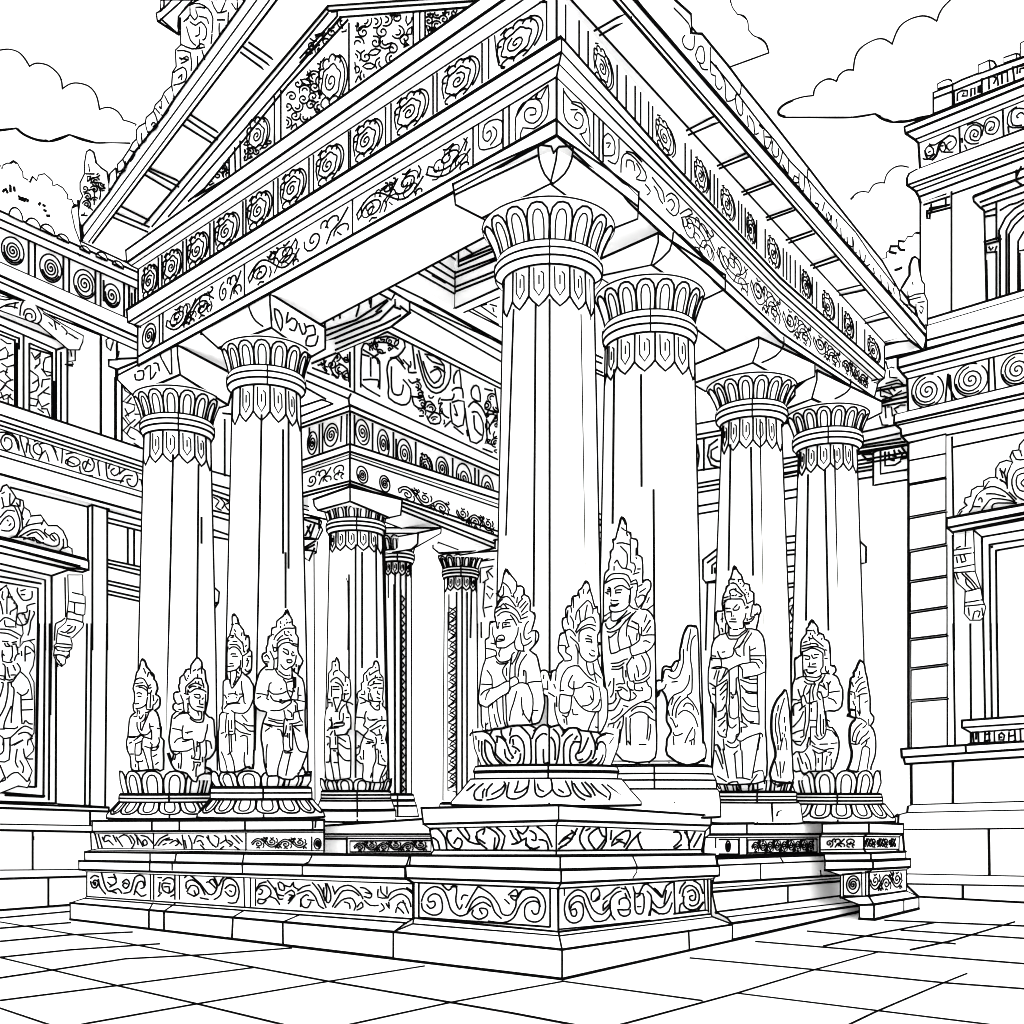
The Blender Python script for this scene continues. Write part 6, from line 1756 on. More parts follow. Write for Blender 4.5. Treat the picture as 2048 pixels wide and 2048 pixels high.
c1, c2 = win(1400, 1120, 200), win(1400, 1300, 200)
fC = scyl(1503, 14.3, .60)
olC = c1('665,120 645,200 630,270 600,360 570,400 570,490 520,520 510,600 480,650 455,720 440,850 455,980 370,1000 325,1010 325,1190 365,1260 370,1330 385,1450 300,1520 250,1620 230,1740 225,1880')[0] + \
    c2('210,150 190,300 170,400 170,760 210,900 215,1000 270,1060 290,1300 280,1932')[0] + [(1425, 1540), (1424, 1566), (1512, 1566), (1532, 1550)] + \
    c2('1275,1932 1270,1700 1250,1500 1255,500 1260,300 1255,100')[0] + \
    c1('1235,1600 1200,1470 1130,1380 1080,1340 1110,1200 1130,1060 1165,1000 1150,900 1090,860 1030,870 1030,640 960,600 940,480 850,460 810,370 790,300 740,250 700,180')[0]
figure('carved_figure', colC, fC, olC,
       c1('600,370 670,375/740,375 790,375/640,440 610,450/600,450 690,455 750,530 820,620 880,670/740,380 745,420/780,455 785,450/830,510 850,480/870,580 880,570/900,625 905,630/930,670 940,640/940,700 940,705/570,640 575,590 650,560 690,590 780,650 820,690/590,650 590,750 790,750 840,800 870,880/690,550 700,600/620,685 650,685/680,690 710,670/750,705 810,705/860,680 900,780 910,840 960,820 1010,790/'
          '470,790 540,760 590,755/465,830 500,790/460,730 540,710/470,850 480,1060 510,1180 560,1280 600,1320/640,1340 730,1340/760,1320 840,1310 835,1190 870,1130 890,1030/880,930 940,910/910,890 920,930/840,1200 900,1210 1000,1180 1050,1110/1010,870 1000,960 980,1090 1040,1090 1110,1020/1060,1050 1150,1050/910,1130 915,1170/950,1150 1000,1130/870,1210 880,1320 1000,1330 1080,1350/900,1240 960,1230/'
          '500,1220 490,1400 540,1400 545,1290/560,1280 560,1430 580,1460 730,1460 800,1410 880,1350/510,1430 560,1520 650,1525 730,1520 800,1460 900,1380 910,1330/430,1030 430,1200/410,1145 440,1130/410,1320 430,1330 435,1390/410,1440 490,1420/640,1720 730,1540/680,1720 780,1640 870,1500 950,1370/750,1690 850,1560/850,1850 850,1660 900,1560 1000,1410/'
          '660,1730 630,1840 560,1880 440,1910 380,1870 340,1770/690,1750 710,1820 790,1865/430,1780 480,1770/960,1660 965,1932/965,1750 1080,1700/990,1850 1240,1850/240,1850 300,1860/230,1900 400,1905/200,1890 230,1932') +
       c2('400,160 410,350 230,350/420,170 500,150/965,150 965,240 830,260 700,310 590,370 560,400/965,180 1150,185 1210,260/965,240 1080,240 1150,350/230,350 330,320 460,340 550,390 420,560 370,610/560,390 570,700 570,1050/740,320 740,530 700,540 700,760 680,860/770,310 820,380 830,540 950,540/860,530 1100,490 1240,430/950,570 1110,560/'
          '190,640 270,690 320,700 520,570/320,400 270,560/370,400 330,560 325,700/500,370 430,530/240,740 270,740/300,720 310,1300/240,850 290,870/500,640 390,780/520,740 390,870/470,900 430,960/530,600 520,900 500,1060 520,1200 520,1400 530,1500 500,1640/350,1190 430,1160 480,1060/350,1360 460,1300 490,1210/370,1480 480,1360/450,1570 480,1530/560,1060 580,1300 740,1290 735,900 700,760/600,820 630,870 690,850/610,900 630,940 650,900/'
          '740,540 780,800 790,1150 820,1380/780,570 960,640 1100,645/800,680 900,790 1100,815/880,810 960,840 1090,840/820,910 900,1030 1000,1090 1070,1090/830,1090 930,1170 1120,1190/820,1230 880,1330 950,1385 1040,1380/970,1410 1140,1430/790,1380 860,1420 920,1480 830,1490/1110,490 1110,1080 1140,1180 1140,1440/530,1230 550,1440 620,1510 700,1440/755,1300 760,1600 700,1700/800,1490 800,1590/760,1620 700,1640 700,1700 660,1780 600,1800 530,1760/340,1570 380,1650 500,1690 510,1630/450,1720 470,1932/'
          '500,1820 580,1880 690,1880 740,1830/700,1700 780,1770 900,1700 1050,1640 1190,1610 1210,1680/770,1750 790,1932/1160,1690 1130,1830 1120,1932/290,1840 340,1830 400,1932') + T8('270,690 300,850/330,720 350,700/335,720 345,850/375,700 380,850/475,600 430,850/345,850 380,850 420,860/240,670 260,720 270,770/230,700 270,800/240,840 290,870/300,880 350,870 360,920/230,870 250,910/410,910 430,870 460,830/440,820 490,810 500,880/430,920 490,910'),
       'slender standing figure with draped skirt and hands at the waist', R=20, step=7, thick=c1('600,1140 690,1140/570,1190 700,1195/650,1080 655,1080/610,1020 610,1090/520,1000 600,1000/640,940 650,970 740,960 760,900/500,935 580,935/660,920 720,860'))
olC2 = c2('1660,780 1600,830 1500,950 1430,1090 1390,1250 1380,1500 1400,1700 1450,1900')[0] + [(1551, 1514), (1543, 1535), (1543, 1560), (1583, 1566), (1585, 1540), (1583, 1500), (1578, 1420)]
figure('carved_plume', colC, fC, olC2,
       c2('1630,930 1590,1060 1550,1200 1520,1400 1550,1640 1560,1760/1515,1070 1500,1180/1480,1220 1460,1330 1460,1560 1500,1700 1500,1810/1630,1300 1630,1400/1650,1470 1650,1570/1595,1600 1590,1620/1630,1620 1630,1680/1600,1700 1570,1830 1550,1932/1655,1700 1670,1810 1680,1932/1510,1840 1510,1932') + T8('585,760 590,850/610,760 600,820/560,760 575,840/555,870 640,875/540,870 570,890 640,870/570,900 600,890'),
       'flame-like plume between the two far right columns', H=.07, R=14, step=7)

d1, d2 = win(1560, 1230, 200), win(1560, 1400, 200)
fD = scyl(1655, 15.4, .64)
olD = d1('620,100 570,170 560,230 520,270 520,360 460,440 420,520 410,700 420,780 380,800 350,830 300,840 290,950 300,1160 280,1280 250,1350 240,1500 240,1650 220,1760')[0] + \
    d2('230,150 230,700 230,1330 410,1360 470,1440 560,1370 800,1370 900,1350 1010,1320 1090,1120 1130,900 1110,720 1000,540 920,520')[0] + \
    d1('870,1860 1040,1850 1180,1760 1200,1450 1150,1340 1120,1240 1070,1180 1010,1150 1060,1100 1070,1050 1040,980 970,980 960,740 945,560 910,500 850,470 830,390 730,340 720,240 650,150')[0]
figure('carved_figure', colD, fD, olD,
       d1('530,300 610,300/720,400 740,370 800,360/800,470 810,450/640,290 670,320 680,360/590,350 590,380/550,430 570,430 570,490/570,455 615,455/625,390 640,440 700,490 760,540 840,605/520,510 460,530/430,600 500,580 590,560 590,540/620,550 690,550 740,590/440,650 500,640 540,630 600,610 710,610 790,640 860,680 870,780/430,710 520,680 600,640 680,650 780,700 830,750 830,850/880,670 905,680/'
          '435,740 440,1020 450,1180/830,870 830,990 790,1050 800,1130 900,1130 960,1140/880,990 880,1070 930,1110 940,1070/910,840 870,840/510,1060 460,1070 510,1170/520,1050 530,1110 640,1110 710,1070/560,1130 640,1130/450,1190 510,1190 560,1190 700,1205 780,1170 800,1150/490,1220 540,1260 640,1280 730,1260 800,1190/350,1215 430,1190/310,1240 370,1210/470,1280 540,1330 660,1330/660,1300 680,1340/'
          '870,1160 850,1200 790,1290/830,1230 820,1290 770,1300/350,1440 380,1540 410,1600 430,1560 470,1560 490,1620 520,1700 590,1700/510,1360 470,1430 450,1540/610,1340 580,1430 550,1490 510,1530/690,1330 650,1400 630,1500 650,1640/580,1440 570,1700/760,1310 740,1400 730,1480 790,1500 820,1590/780,1350 830,1380 900,1440/840,1320 870,1400/900,1300 930,1340 930,1560 830,1590/960,1300 940,1350/980,1280 960,1310/'
          '950,1500 1050,1480 1150,1470/930,1600 1040,1640 1090,1710/720,1490 720,1560 780,1640/740,1480 800,1490/250,1635 325,1635/400,1630 350,1650/410,1600 420,1740 440,1780 490,1740/350,1690 410,1690/340,1710 280,1720 260,1760/430,1790 390,1830/590,1700 640,1680 720,1660/830,1600 840,1700 860,1850') +
       d2('250,120 260,300/410,40 430,130 370,200/490,140 490,400 460,580 460,690 400,720/450,220 380,380 250,520/570,60 560,430 510,620 490,740 410,860/600,80 610,60/610,160 610,230/720,50 720,300 700,620 740,700/580,390 710,395/590,520 590,700 580,870/590,520 700,520/780,280 785,620 810,690/840,370 840,650/860,220 880,330 890,540 870,680 800,750 740,760 670,690/890,370 960,410/250,650 330,610 430,580/300,800 400,800/250,770 310,850 400,880/'
          '590,780 680,860/770,855 920,850/990,840 1100,830/620,880 700,920 850,970 950,940 1040,940/630,960 740,1030 820,1010 900,990/820,1020 815,1370/740,1120 740,1210/650,970 690,1110 690,1360/930,1010 1000,1010 960,1070/910,1080 880,1250/990,1140 990,1310/910,570 1010,600 1090,700/520,850 540,900 470,990 400,1010 310,1000 260,1050/360,1010 440,1230/340,1120 400,1350/490,1030 570,1170 600,1340/490,1200 530,1330/560,720 520,900'),
       'small praying figure in a tall crown', R=18, step=7, thick=d1('540,1000 700,1005/470,780 570,800 560,860 490,850/640,840 720,820/610,770 630,820/660,765 750,762/570,920 570,980/620,950 690,940'))
olD2 = d1('1540,880 1500,960 1460,1060 1420,1110 1430,1190 1370,1220 1350,1400 1330,1500 1330,1800')[0] + \
    d2('1340,200 1350,260 1300,300 1460,350 1400,430 1350,550 1350,830 1390,1000 1370,1180 1320,1310 1310,1360 1450,1380 1600,1390 1730,1400 1750,1290 1820,1100 1840,900 1830,700 1790,560 1740,500 1790,430 1800,320 1740,250')[0] + d1('1730,1800 1730,1600 1690,1350 1670,1200 1640,1100 1620,950 1580,900')[0]
figure('carved_plume', colD, fD, olD2,
       d1('1535,1090 1535,1160/1515,1190 1510,1210/1600,1200 1520,1250 1460,1320/1640,1290 1560,1320 1510,1390 1470,1480/1390,1300 1420,1390/1660,1400 1580,1430 1510,1490/1680,1520 1570,1530 1490,1580/1350,1480 1440,1500 1450,1620/1540,1570 1530,1650 1550,1900/1370,1520 1385,1540/1640,1690 1690,1660/1410,1660 1440,1740/1350,1820 1450,1830 1460,1932/1500,1850 1540,1932') +
       d2('1460,120 1470,330 1540,350/1380,200 1440,200/1540,200 1540,300/1540,350 1600,380 1680,460 1600,540/1710,370 1720,500/1580,450 1480,540 1420,650 1400,790 1460,800/1540,600 1490,690 1460,850/1710,600 1660,670 1580,730 1520,830/1730,730 1650,790 1570,860/1380,840 1470,860 1530,840/1680,790 1650,880 1590,930 1560,1100 1520,1300 1500,1380/1660,900 1730,940 1710,1150 1670,1380'),
       'leafy plume on the right side of the far column', H=.08, R=16, step=7)

e1, e2 = win(240, 1300, 200), win(240, 1420, 200)
fE = scyl(351, 14.4, .68)
olE = e1('435,180 410,240 390,340 360,400 330,450 310,560 290,640 265,750 290,830 290,1000 265,1050 275,1170 310,1210 230,1270 190,1370 165,1650 135,1770 150,1930')[0] + \
    e2('150,700 160,800 210,900 220,1050 240,1150 350,1170 550,1150 640,1150 720,1140 830,1150')[0] + e2('830,760 840,590 780,520 790,330')[0] + \
    e1('770,1480 750,1340 710,1210 670,1170 740,1110 765,1030 760,920 700,870 680,860 710,780 720,730 690,610 660,580 640,470 590,430 560,380 510,320 480,220')[0]
figure('carved_figure', colE, fE, olE,
       e1('455,355 475,400 490,450/550,430 530,510/580,440 620,500/310,570 380,540 460,560 520,660 560,740 600,720/310,650 440,630/310,700 460,685 530,750/370,720 450,735 530,800/590,670 560,690/530,760 530,880/610,780 590,830 530,830/590,850 580,1110/530,910 510,1050 520,1150 640,1150/640,880 650,980/730,950 680,1040 640,1060 630,1150/310,1130 400,1120 470,1080 500,1050/330,1140 330,1280 270,1280/370,1170 380,1230/490,1210 530,1200 600,1170/'
          '560,1200 520,1310 460,1440 420,1560/500,1240 480,1330 430,1380/400,1390 395,1540/330,1390 330,1480 360,1560 400,1620 470,1640 540,1620 600,1550/570,1420 580,1530 610,1560 610,1730/600,1475 640,1475/720,1515 770,1515/170,1670 330,1670 400,1640/180,1690 290,1690/380,1640 470,1680 430,1720 420,1930/270,1750 400,1650/180,1800 230,1780/300,1810 350,1790 410,1760/470,1680 600,1720/'
          '480,1860 600,1900 640,1880 700,1870/600,1930 620,1820/585,1790 600,1810/750,1700 760,1780 700,1880/370,1280 380,1320/400,1330 430,1290 450,1250') +
       e2('300,650 290,800 310,990 360,1010/320,870 380,870 410,830/410,640 410,840/440,750 480,870 510,970 550,1120/330,990 420,995 440,970/350,1020 360,1160/600,720 600,880 630,1030 640,1150/640,900 710,860/690,1050 740,1010/300,1050 300,1100/210,850 260,850/620,780 700,770 750,690'),
       'kneeling figure facing left with folded arms', R=18, step=7, thick=e1('290,1040 365,1035/330,840 360,820 420,850/350,895 405,895'))
olE2 = e1('1500,155 1460,190 1380,300 1370,370 1280,390 1240,480 1170,540 1165,650 1140,700 1165,810 1090,820 1050,850 1055,950 1090,1020 1040,1060 1040,1140 1100,1190 1020,1270 1000,1400 980,1560 960,1700')[0] + \
    e2('960,600 980,720 1010,800 1050,860 1000,1000 960,880 930,830 1010,1050 1080,1150 1160,1180 1300,1220 1380,1330 1470,1380 1500,1280 1620,1220 1760,1230 1800,1240 1730,1140 1640,1100 1660,950 1720,930 1830,780 1840,560')[0] + \
    e1('1820,1650 1800,1350 1720,1310 1650,1240 1640,1180 1680,1000 1690,870 1690,700 1650,590 1630,400 1580,360 1570,240 1530,190')[0]
figure('carved_figure', colE, fE, olE2,
       e1('1360,380 1360,450/1280,400 1250,450/1320,490 1320,510/1410,410 1460,375/1500,390 1540,360/1580,450 1570,330/1250,500 1260,560 1290,590/1300,550 1310,545/1270,820 1270,710 1340,640 1400,590 1450,540 1500,550 1570,550 1600,650/1500,470 1500,540/1320,720 1360,680 1450,640 1530,660/1340,740 1400,700 1470,705/1310,830 1310,760 1350,820 1420,770 1490,745 1600,770 1660,810/1460,610 1460,640/1520,610 1520,650/1530,660 1580,690/1520,715 1560,725/1610,650 1620,730/'
          '1340,900 1330,960 1350,1050 1400,1130 1490,1180 1570,1190 1570,1330 1510,1350 1430,1340 1340,1260 1310,1220/1650,860 1650,1100 1640,1170/1310,1030 1310,1120/1320,1130 1310,1200 1340,1200/1500,1190 1520,1260/1620,1190 1620,1330 1590,1390 1500,1400 1400,1360 1350,1310/1620,1310 1600,1390/1240,840 1320,860/1280,950 1320,940/1170,870 1200,950 1220,1010 1140,1040/1220,1010 1240,1190 1310,1210/1100,1040 1140,1050/1100,1190 1230,1180/1140,1150 1180,1150/1140,1220 1240,1200/1040,1330 1150,1240 1290,1220/'
          '1220,1460 1200,1560 1210,1690 1240,1730 1400,1720/1020,1515 1150,1540 1200,1560/1260,1595 1400,1575/1300,1600 1305,1615/1690,1440 1680,1550 1650,1640 1640,1710 1590,1780 1490,1790/1210,1690 1110,1720 1050,1790/1200,1770 1260,1765 1400,1720 1420,1800/1660,1750 1740,1770 1770,1900') +
       e2('1010,790 1100,800 1300,790 1390,740/1420,600 1430,760 1450,880 1410,940/1540,640 1550,850 1530,960/1440,950 1540,960/1470,720 1530,690/1480,740 1480,800/1660,610 1670,830 1640,920/1490,600 1490,680/1180,830 1190,950 1170,1130/1130,1030 1130,1120/1030,850 1080,860 1050,960/1090,860 1150,830/1385,880 1385,940/1420,990 1430,1100 1400,1170/1440,1010 1560,1015 1530,1080/1500,1050 1470,1150 1470,1280/1595,910 1595,1000/1650,950 1640,1230/1650,1120 1730,1150'),
       'kneeling figure with a round face and hands in the lap', R=20, step=7, thick=e1('1430,860 1540,860 1540,930 1470,920 1440,895/1490,1090 1600,1110/1540,970 1540,1040 1600,1050/1590,950 1610,930'))

f1_, f2_ = win(430, 1210, 200), win(430, 1390, 200)
fF = scyl(530, 13.4, .66)
olF = f1_('365,180 340,230 345,350 340,430 310,520 290,600 255,650 240,800 240,950 240,1280 230,1440 170,1480 165,1700 160,1930')[0] + \
    f2_('140,250 160,330 100,390 90,600 75,800 80,1150 100,1400 120,1480 200,1480 380,1480 500,1450 590,1400 640,1380 730,1420 740,1200 750,900 750,300')[0] + \
    f1_('740,1800 740,1570 700,1500 650,1410 580,1350 640,1320 690,1250 700,1110 700,900 660,880 660,700 640,600 560,590 540,480 460,380 430,260')[0]
figure('carved_figure', colF, fF, olF,
       f1_('390,360 440,360/320,375 360,375/370,470 395,510/380,550 400,600/310,590 360,590/270,680 255,700/510,590 520,540/590,670 600,620/350,705 420,705/310,630 350,620/400,610 480,680 540,770 555,910 575,900/520,710 540,740/590,800 610,780/290,765 420,765 490,840/280,850 330,810 410,820 490,900 510,960/250,810 240,910/530,980 580,960 650,900/530,1000 530,1200/590,640 620,620/650,840 620,890/700,990 640,990/620,1030 630,1040/610,1070 650,1070 610,1190/510,1220 510,1330/490,1070 490,1150 470,1270/'
           '260,1290 410,1250 470,1180/300,1280 300,1430 310,1590 350,1590 430,1470 490,1380 500,1350/410,1270 410,1390 380,1470 350,1540/430,1390 470,1400 400,1500/540,1300 570,1340/580,1240 620,1290 690,1250/420,1280 460,1320/240,1350 250,1440/280,1440 290,1520/510,1470 520,1640 550,1750 560,1880 590,1900/255,1720 340,1710/370,1710 430,1740/395,1670 395,1710/470,1720 540,1720/185,1740 220,1800/260,1770 265,1770/410,1790 420,1790/550,1750 480,1790 440,1870 330,1890 240,1910/220,1860 230,1910') +
       f2_('180,260 240,190 380,160 480,160/320,300 380,340 560,350 650,280 700,190 730,100/150,340 260,360/230,380 210,500 200,720/260,490 265,780/320,490 320,650/380,340 380,500 380,740 270,760/390,490 480,550 560,600 650,690 740,700/550,550 640,590 740,595/520,390 620,510/400,640 480,710 600,745 690,765/490,800 620,800 630,1150/390,750 400,890/270,780 280,1080 310,1160 360,1300 380,1470/310,790 325,1100/120,1100 190,1260 240,1480/570,1110 560,1280 590,1400/270,700 340,700/120,740 170,725/200,820 230,760/250,1150 300,1110'),
       'slim standing figure with arms folded across the chest', R=18, step=7, thick=f1_('250,1190 360,1175/310,960 330,940 400,945/340,990 430,990/290,1130 345,1130'))
olF2 = f1_('1390,95 1360,150 1310,230 1200,320 1190,430 1110,450 1095,600 1040,610 1030,760 1000,820 1000,920 940,940 920,1000 940,1080 1000,1150 990,1190 900,1270 850,1360 810,1500 790,1600 770,1750')[0] + \
    f2_('770,180 870,290 1010,330 950,500 910,680 905,870 940,1050 960,1300 1010,1500 1040,1560 1200,1550 1310,1610 1500,1620 1560,1560 1850,1550 1760,1530 1700,1400 1680,1360 1780,1100 1790,900 1740,700 1730,300')[0] + \
    f1_('1740,1900 1720,1600 1680,1430 1590,1350 1640,1180 1690,1080 1620,960 1590,860 1600,640 1550,560 1550,430 1490,390 1480,290 1430,200')[0]
figure('carved_figure', colF, fF, olF2,
       f1_('1260,320 1270,360/1380,280 1385,285/1380,350 1400,335/1265,410 1265,440/1340,380 1340,400/1440,340 1460,330/1120,570 1130,575/1140,670 1170,600 1250,520 1350,450 1500,450 1540,440/1340,510 1350,570 1410,590/1200,690 1260,620 1310,590/1460,570 1480,590/1410,510 1430,530/1210,740 1260,690 1330,660 1430,640 1440,690/1220,830 1280,760 1350,730 1440,725 1500,770 1580,800/1510,740 1590,760/1470,680 1500,700/1200,740 1190,880 1140,900/1110,770 1130,880/1140,820 1190,830/'
           '1215,840 1210,1180 1170,1240/1060,890 1110,990 1140,1080 1130,1240/1130,1230 1210,1240/980,1250 1120,1250/1010,970 1050,1040/960,1000 1000,960/970,1090 1040,1100/1000,1130 1010,1190/1200,1020 1160,1040/1270,1150 1320,1220 1380,1250 1430,1210 1500,1180 1550,1100 1570,980/1230,1270 1300,1330 1360,1360 1410,1360/1170,1260 1220,1340 1300,1390 1350,1420 1480,1420 1480,1200/1440,1350 1445,1360/1500,1230 1530,1290 1600,1330/1540,1220 1530,1290/1570,1150 1570,1190/1620,1170 1610,1290/1610,920 1640,980 1680,1050/'
           '1490,1330 1520,1500 1500,1700 1460,1800/1530,1400 1530,1580 1560,1580 1560,1400/1320,1440 1370,1500 1390,1620 1410,1700 1450,1780/1400,1490 1490,1470/1090,1500 1050,1530 1040,1640 1060,1670 1130,1720 1290,1710 1370,1670/1260,1630 1290,1610/810,1710 900,1715 1000,1740 1030,1740 1020,1650/1070,1750 1100,1810 1160,1860 1270,1860 1400,1840 1480,1820/1020,1740 1000,1810 1040,1830/820,1800 880,1770/1610,1590 1600,1720 1600,1830 1500,1830/1610,1745 1660,1745/1600,1840 1720,1865/1250,1830 1290,1830/1430,1650 1490,1680/1500,1610 1540,1670') +
       f2_('1150,110 1240,130 1300,160 1380,120 1470,100/1470,90 1470,150 1400,210 1330,260 1230,300 1080,300/1530,120 1590,170 1600,300 1700,290/1550,200 1560,310/1330,300 1350,390 1370,460 1510,470 1520,340 1610,320/1400,290 1480,350 1480,420/1620,330 1640,440 1690,520/1030,440 1160,480 1300,490/1040,490 1160,520 1200,540 1320,550/950,550 1060,570 1170,600 1310,605/960,560 1100,620/970,700 1050,640/1340,460 1320,700 1330,1070 1490,1060/1380,480 1400,500/1380,590 1360,730 1330,790 1400,790/1440,560 1500,550 1580,540 1640,510/'
           '1490,560 1500,800 1500,1060/1400,740 1400,820/1440,740 1440,980 1470,1050/1510,600 1690,580/1530,610 1640,700/1510,650 1550,850 1590,1000 1650,1090 1780,1110/1200,660 1270,680 1300,800/1010,950 990,1100 990,1400/1310,1080 1280,1200 1220,1400 1210,1550/1460,1130 1420,1300 1370,1550/1350,1090 1360,1120 1490,1110/1690,1380 1600,1530/1610,1540 1690,1410 1750,1530/1450,600 1450,680'),
       'sturdy standing figure with sash and forearm across the chest', R=22, step=7, thick=f1_('1315,895 1360,930 1420,960 1410,880/1320,840 1400,870/1390,1060 1480,1060 1480,1110 1400,1110 1390,1060/1480,930 1490,980 1530,970/1500,900 1520,920'))

g1, g2 = win(640, 1310, 160), win(640, 1440, 160)
fG = scyl(713, 15.0, .50)
olG = g1('335,150 300,180 295,340 230,420 215,500 210,800 190,1000 200,1250 150,1320 120,1600 120,1930')[0] + \
    g2('120,1000 150,1380 190,1440 340,1460 500,1430 700,1400 735,1300 740,700 720,500 690,380 640,350 720,200')[0] + \
    g1('740,1800 740,1500 700,1400 640,1250 640,1130 720,1020 740,900 720,600 620,530 580,470 510,400 470,360 460,180 400,60 370,170')[0]
figure('carved_figure', colG, fG, olG,
       g1('370,230 375,260/430,370 380,380 325,430 325,480/260,650 290,600 400,540 500,620 570,740/370,660 450,690 530,780 545,950/320,760 450,760/320,830 460,830/280,750 280,1000/530,950 520,1100 490,1110/610,640 610,540/590,1060 590,920 620,950 690,930/660,740 660,710/600,860 640,850/560,1080 560,1110 640,1120/320,1050 330,1100 370,1250 400,1350 440,1270 490,1150/340,1030 450,1030/220,1150 290,1150 290,1240/190,1070 240,1075/370,1360 430,1360/470,1560 470,1400 530,1270 600,1200/'
          '270,1510 280,1700 220,1770/230,1560 290,1620 290,1750/560,1410 550,1600 400,1630 340,1670/400,1650 560,1640 590,1660 550,1710 340,1730/660,1250 680,1400/630,1510 700,1510/220,1760 280,1770 440,1750/650,1140 720,1150 790,1195/180,1820 210,1790/300,1840 250,1930/350,1820 370,1930/690,1800 650,1880 590,1920 480,1930') +
       g2('350,250 360,370/370,410 375,590/430,370 430,700 470,840/460,420 620,520/460,560 560,640 650,690 730,690/470,830 560,940 640,980 730,980/160,400 240,430 240,600 250,690 400,690/250,690 260,1000 300,1200 340,1450/430,770 440,1000 470,1250 490,1430/240,840 230,1000 160,1020/340,1025 430,1025/410,780 420,870/390,370 620,350/200,560 180,600/330,740 370,750'),
       'tiny standing figure in a pointed crown', R=14, step=6, H=.1, wi=S, w=M)
olG2 = g1('1350,150 1310,170 1280,290 1190,330 1130,410 1060,480 1060,640 1000,690 1010,840 930,890 905,1000 930,1090 910,1200 890,1330 870,1480')[0] + \
    g2('850,250 900,260 1000,340 1060,400 1000,560 960,800 900,850 880,940 980,1040 1040,1050 1050,1200 1040,1430 1200,1490 1520,1500 1490,1380 1620,1200 1620,600 1570,480 1620,250')[0] + \
    g1('1610,1700 1600,1350 1510,1230 1520,1110 1500,1050 1520,800 1510,540 1440,460 1420,260 1390,170')[0]
figure('carved_figure', colG, fG, olG2,
       g1('1340,300 1345,305/1190,430 1200,490 1300,420 1400,370/1120,490 1140,620/1440,540 1470,540/1160,730 1180,660 1290,570 1390,540/1340,500 1330,540/1400,590 1490,610/1290,700 1290,650 1320,640/1290,690 1470,690/1210,740 1280,710/1150,790 1210,830 1190,890/1170,930 1170,1070 1210,1090 1300,1120 1460,1120/1220,930 1230,1010/1250,1030 1270,1090/1290,800 1370,780/1420,800 1500,800/1390,870 1390,920 1440,950/1380,1025 1440,1050/1070,870 1080,950 1000,950/960,1020 1060,1060 1110,1120/1090,1090 1210,1140 1230,1170/'
          '980,1170 1090,1140/1210,1180 1270,1260 1340,1320 1430,1320 1430,1200 1370,1240/1430,1120 1440,1180/1500,1180 1510,1230/1120,1360 1100,1400 1080,1480 1090,1600 1050,1700 1100,1740 1160,1790/890,1500 1020,1510 1090,1540/1150,1510 1190,1570 1330,1570 1260,1560 1380,1550/1490,1480 1490,1570 1400,1600 1320,1670 1200,1750/1490,1580 1580,1580/1220,1830 1300,1790 1470,1700/1560,1700 1510,1770') +
       g2('1070,410 1130,450 1220,470 1280,500/1140,520 1300,545/1110,570 1210,565/1160,200 1150,270 1060,370/1210,260 1320,320 1360,370 1490,350 1480,450/1430,230 1450,330/1340,420 1360,470 1350,580 1270,620 1270,660/1330,600 1330,700 1350,850 1340,1000 1280,1150 1270,1490/1360,710 1410,730 1410,1040/1460,740 1460,800/1050,730 1050,950/1400,1050 1500,1090 1590,1100/1590,1110 1520,1250 1460,1400 1450,1480/1220,1390 1250,1280/920,620 960,640 890,680/970,880 1000,950/1480,500 1510,490/1480,570 1540,565/1480,850 1490,890/1510,930 1570,1000'),
       'tiny standing figure with raised forearm', R=14, step=6, H=.1, wi=S, w=M)
# ================================================================ trees and clouds
def tree(label, outline, d, marks, trunk, box):
    t = empty('tree', label, 'tree')
    m = MB()
    relief(m, outline, sd(d), 2.2, 45, 2.0, W, [], S, 14, h0=.0)
    rnd_ = random.Random(len(outline))
    m.draw(sd(d - 2.3), marks, W, .0)
    # leaf clumps behind the drawn edge give the crown its depth
    x0, y0, x1, y1 = box
    for k in range(140):
        x, y = rnd_.uniform(x0, x1), rnd_.uniform(y0, y1)
        c = on(sd(d + 1.2 + rnd_.uniform(0, 1.6)), x, y)
        s_ = .22
        a = Vector((rnd_.uniform(-1, 1), rnd_.uniform(-1, 1), rnd_.uniform(-1, 1))).normalized() * s_
        b = a.orthogonal().normalized() * s_
        m.poly([c - a, c - b * .6, c + a, c + b * .6])
    m.obj('crown', t, mat=LEAF)
    m = MB()
    bx = (trunk - CX) / F * (d + 1)
    zt = EYE + (YH - (y0 + y1) / 2) / F * d
    n = 10
    st = [[Vector((bx + (.32 - .16 * k) * math.cos(6.283 * i / n), d + 1 + (.32 - .16 * k) * math.sin(6.283 * i / n), zt * k)) for i in range(n)] for k in (0, 1)]
    for i in range(n):
        m.poly([st[0][i], st[0][(i + 1) % n], st[1][(i + 1) % n], st[1][i]])
    m.line([st[0][0], st[1][0]], S)
    m.obj('trunk', t)


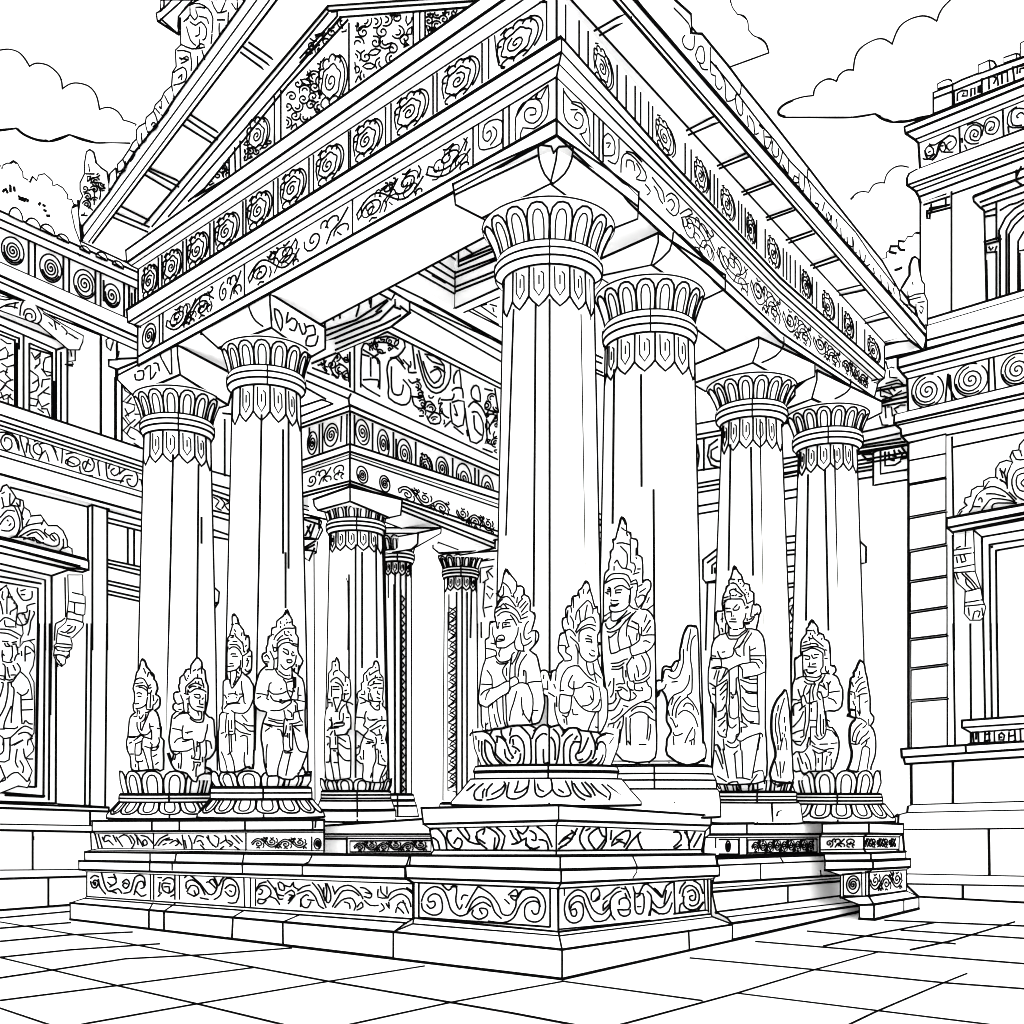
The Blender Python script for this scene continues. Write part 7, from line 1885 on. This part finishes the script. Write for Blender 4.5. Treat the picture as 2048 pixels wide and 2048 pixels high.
tree('bushy tree with scalloped crown rising behind the left building', U1('-200,1000 -60,900 0,915 12,940 20,915 40,905 55,905 75,890 95,905 105,925 122,950 125,982 150,995 165,1010 180,975 205,1000 215,970 245,963 270,985 285,1000 290,1030 315,1022 345,1040 355,1055 370,1075 368,1100 395,1105 405,1130 428,1132 395,1145 392,1172 410,1260 500,1500 700,1700 0,1500 -200,1300')[0], 22.5,
     U1('18,1058 22,1050 35,1045/38,1055 40,1062/55,1025 57,1030/58,1040 58,1056/78,1035 80,1052/105,1085 112,1090 108,1100/125,1092 122,1105/135,1110 138,1098/145,1100 155,1105 152,1112/215,1130 222,1120/240,1132 246,1136/245,1160 252,1163/260,1190 272,1190'), 60, (-60, 380, 110, 480))
tree('small bushy tree behind the temple eave beside the right building', R1('1150,1430 1175,1425 1175,1395 1190,1385 1195,1360 1240,1360 1240,1330 1275,1335 1290,1310 1315,1310 1330,1290 1345,1285 1360,1295 1480,1290 1600,1400 1600,1700 1300,1750 1180,1600')[0], 24.0,
     R1('1190,1390 1225,1398/1240,1365 1250,1378 1272,1380/1222,1490 1240,1485 1255,1478'), 1850, (1780, 480, 1880, 560))


def scallops(segs, n=3):
    """each lobe is smoothed by itself so that the cusps between lobes stay sharp"""
    out = []
    for s_ in segs:
        out += smooth(s_, 4)
    return out


def lobed(label, segs, extra, closing, d, w=W):
    ol = scallops(segs) + closing[0]
    m = MB()
    relief(m, ol, sd(d), 3.0, 60, 3.0, 0, [], S, 26, h0=.0)
    for s_ in segs + extra:
        m.line([on(sd(d), x, y, .02) for x, y in smooth(s_, 5)], w)
    m.obj('cloud', None, label, 'cloud', mat=VAPOUR)


lobed('large low cloud with rounded steps at the left edge of the sky', U1('0,280 50,275 100,290 135,325 162,370/162,370 200,352 260,362 310,400 335,440 343,495/343,495 385,468 430,462 490,480 530,530 548,608/548,608 595,595 640,612 665,640 678,665/678,665 715,675 748,688'),
      U1('0,718 45,712 88,705/88,705 130,740 200,770 270,778 330,765 383,740/383,740 450,768 530,785 620,783 715,787'), U1('900,720 720,787 530,785 383,740 270,778 88,705 -60,718 -60,280'), 70)
lobed('small cloud with a flat slanting base above the right roof slope', R1('310,0 320,40 350,82/350,82 385,90 405,120 408,165/408,165 440,200 480,215 510,245 522,290'), R1('522,290 400,335 302,370'), R1('522,290 302,370 120,150 100,0'), 75, M)
lobed('big cloud with stepped rounded lobes between temple roof and right building', R1('1530,0 1490,40 1465,80 1452,122/1452,122 1410,98 1360,92 1290,115 1240,160 1205,248/1205,248 1160,220 1110,222 1040,260 1005,310 992,390/992,390 950,390 915,415 898,453/898,453 855,438 810,455 780,490 772,530/772,530 700,540 620,570 580,605 580,632 610,645'),
      R1('610,645 750,645 980,645 1110,625/1110,625 1150,655 1210,672 1290,668 1360,650 1425,632'), R1('610,645 980,645 1110,625 1210,672 1425,632 1700,500 1900,100 1900,-60 1560,-60'), 80)
lobed('faint little cloud low beside the right building', R1('978,1098 1010,1068 1045,1060 1075,1065/1075,1065 1100,1025 1130,1012 1162,1012/1162,1012 1175,965 1210,930 1250,918 1292,925'), [], R1('1400,1000 1400,1200 1000,1180'), 85, M)
# ================================================================ render look
sc.view_settings.view_transform = 'Standard'
sc.view_settings.look = 'None'
sc.view_settings.exposure = 1.0
sc.view_settings.gamma = 1
sc.render.engine = 'CYCLES'
sc.cycles.max_bounces = 32
sc.cycles.diffuse_bounces = 32
sc.cycles.use_denoising = True
sc.cycles.filter_width = 1.0
sc.cycles.use_adaptive_sampling = True
sc.cycles.adaptive_threshold = .01
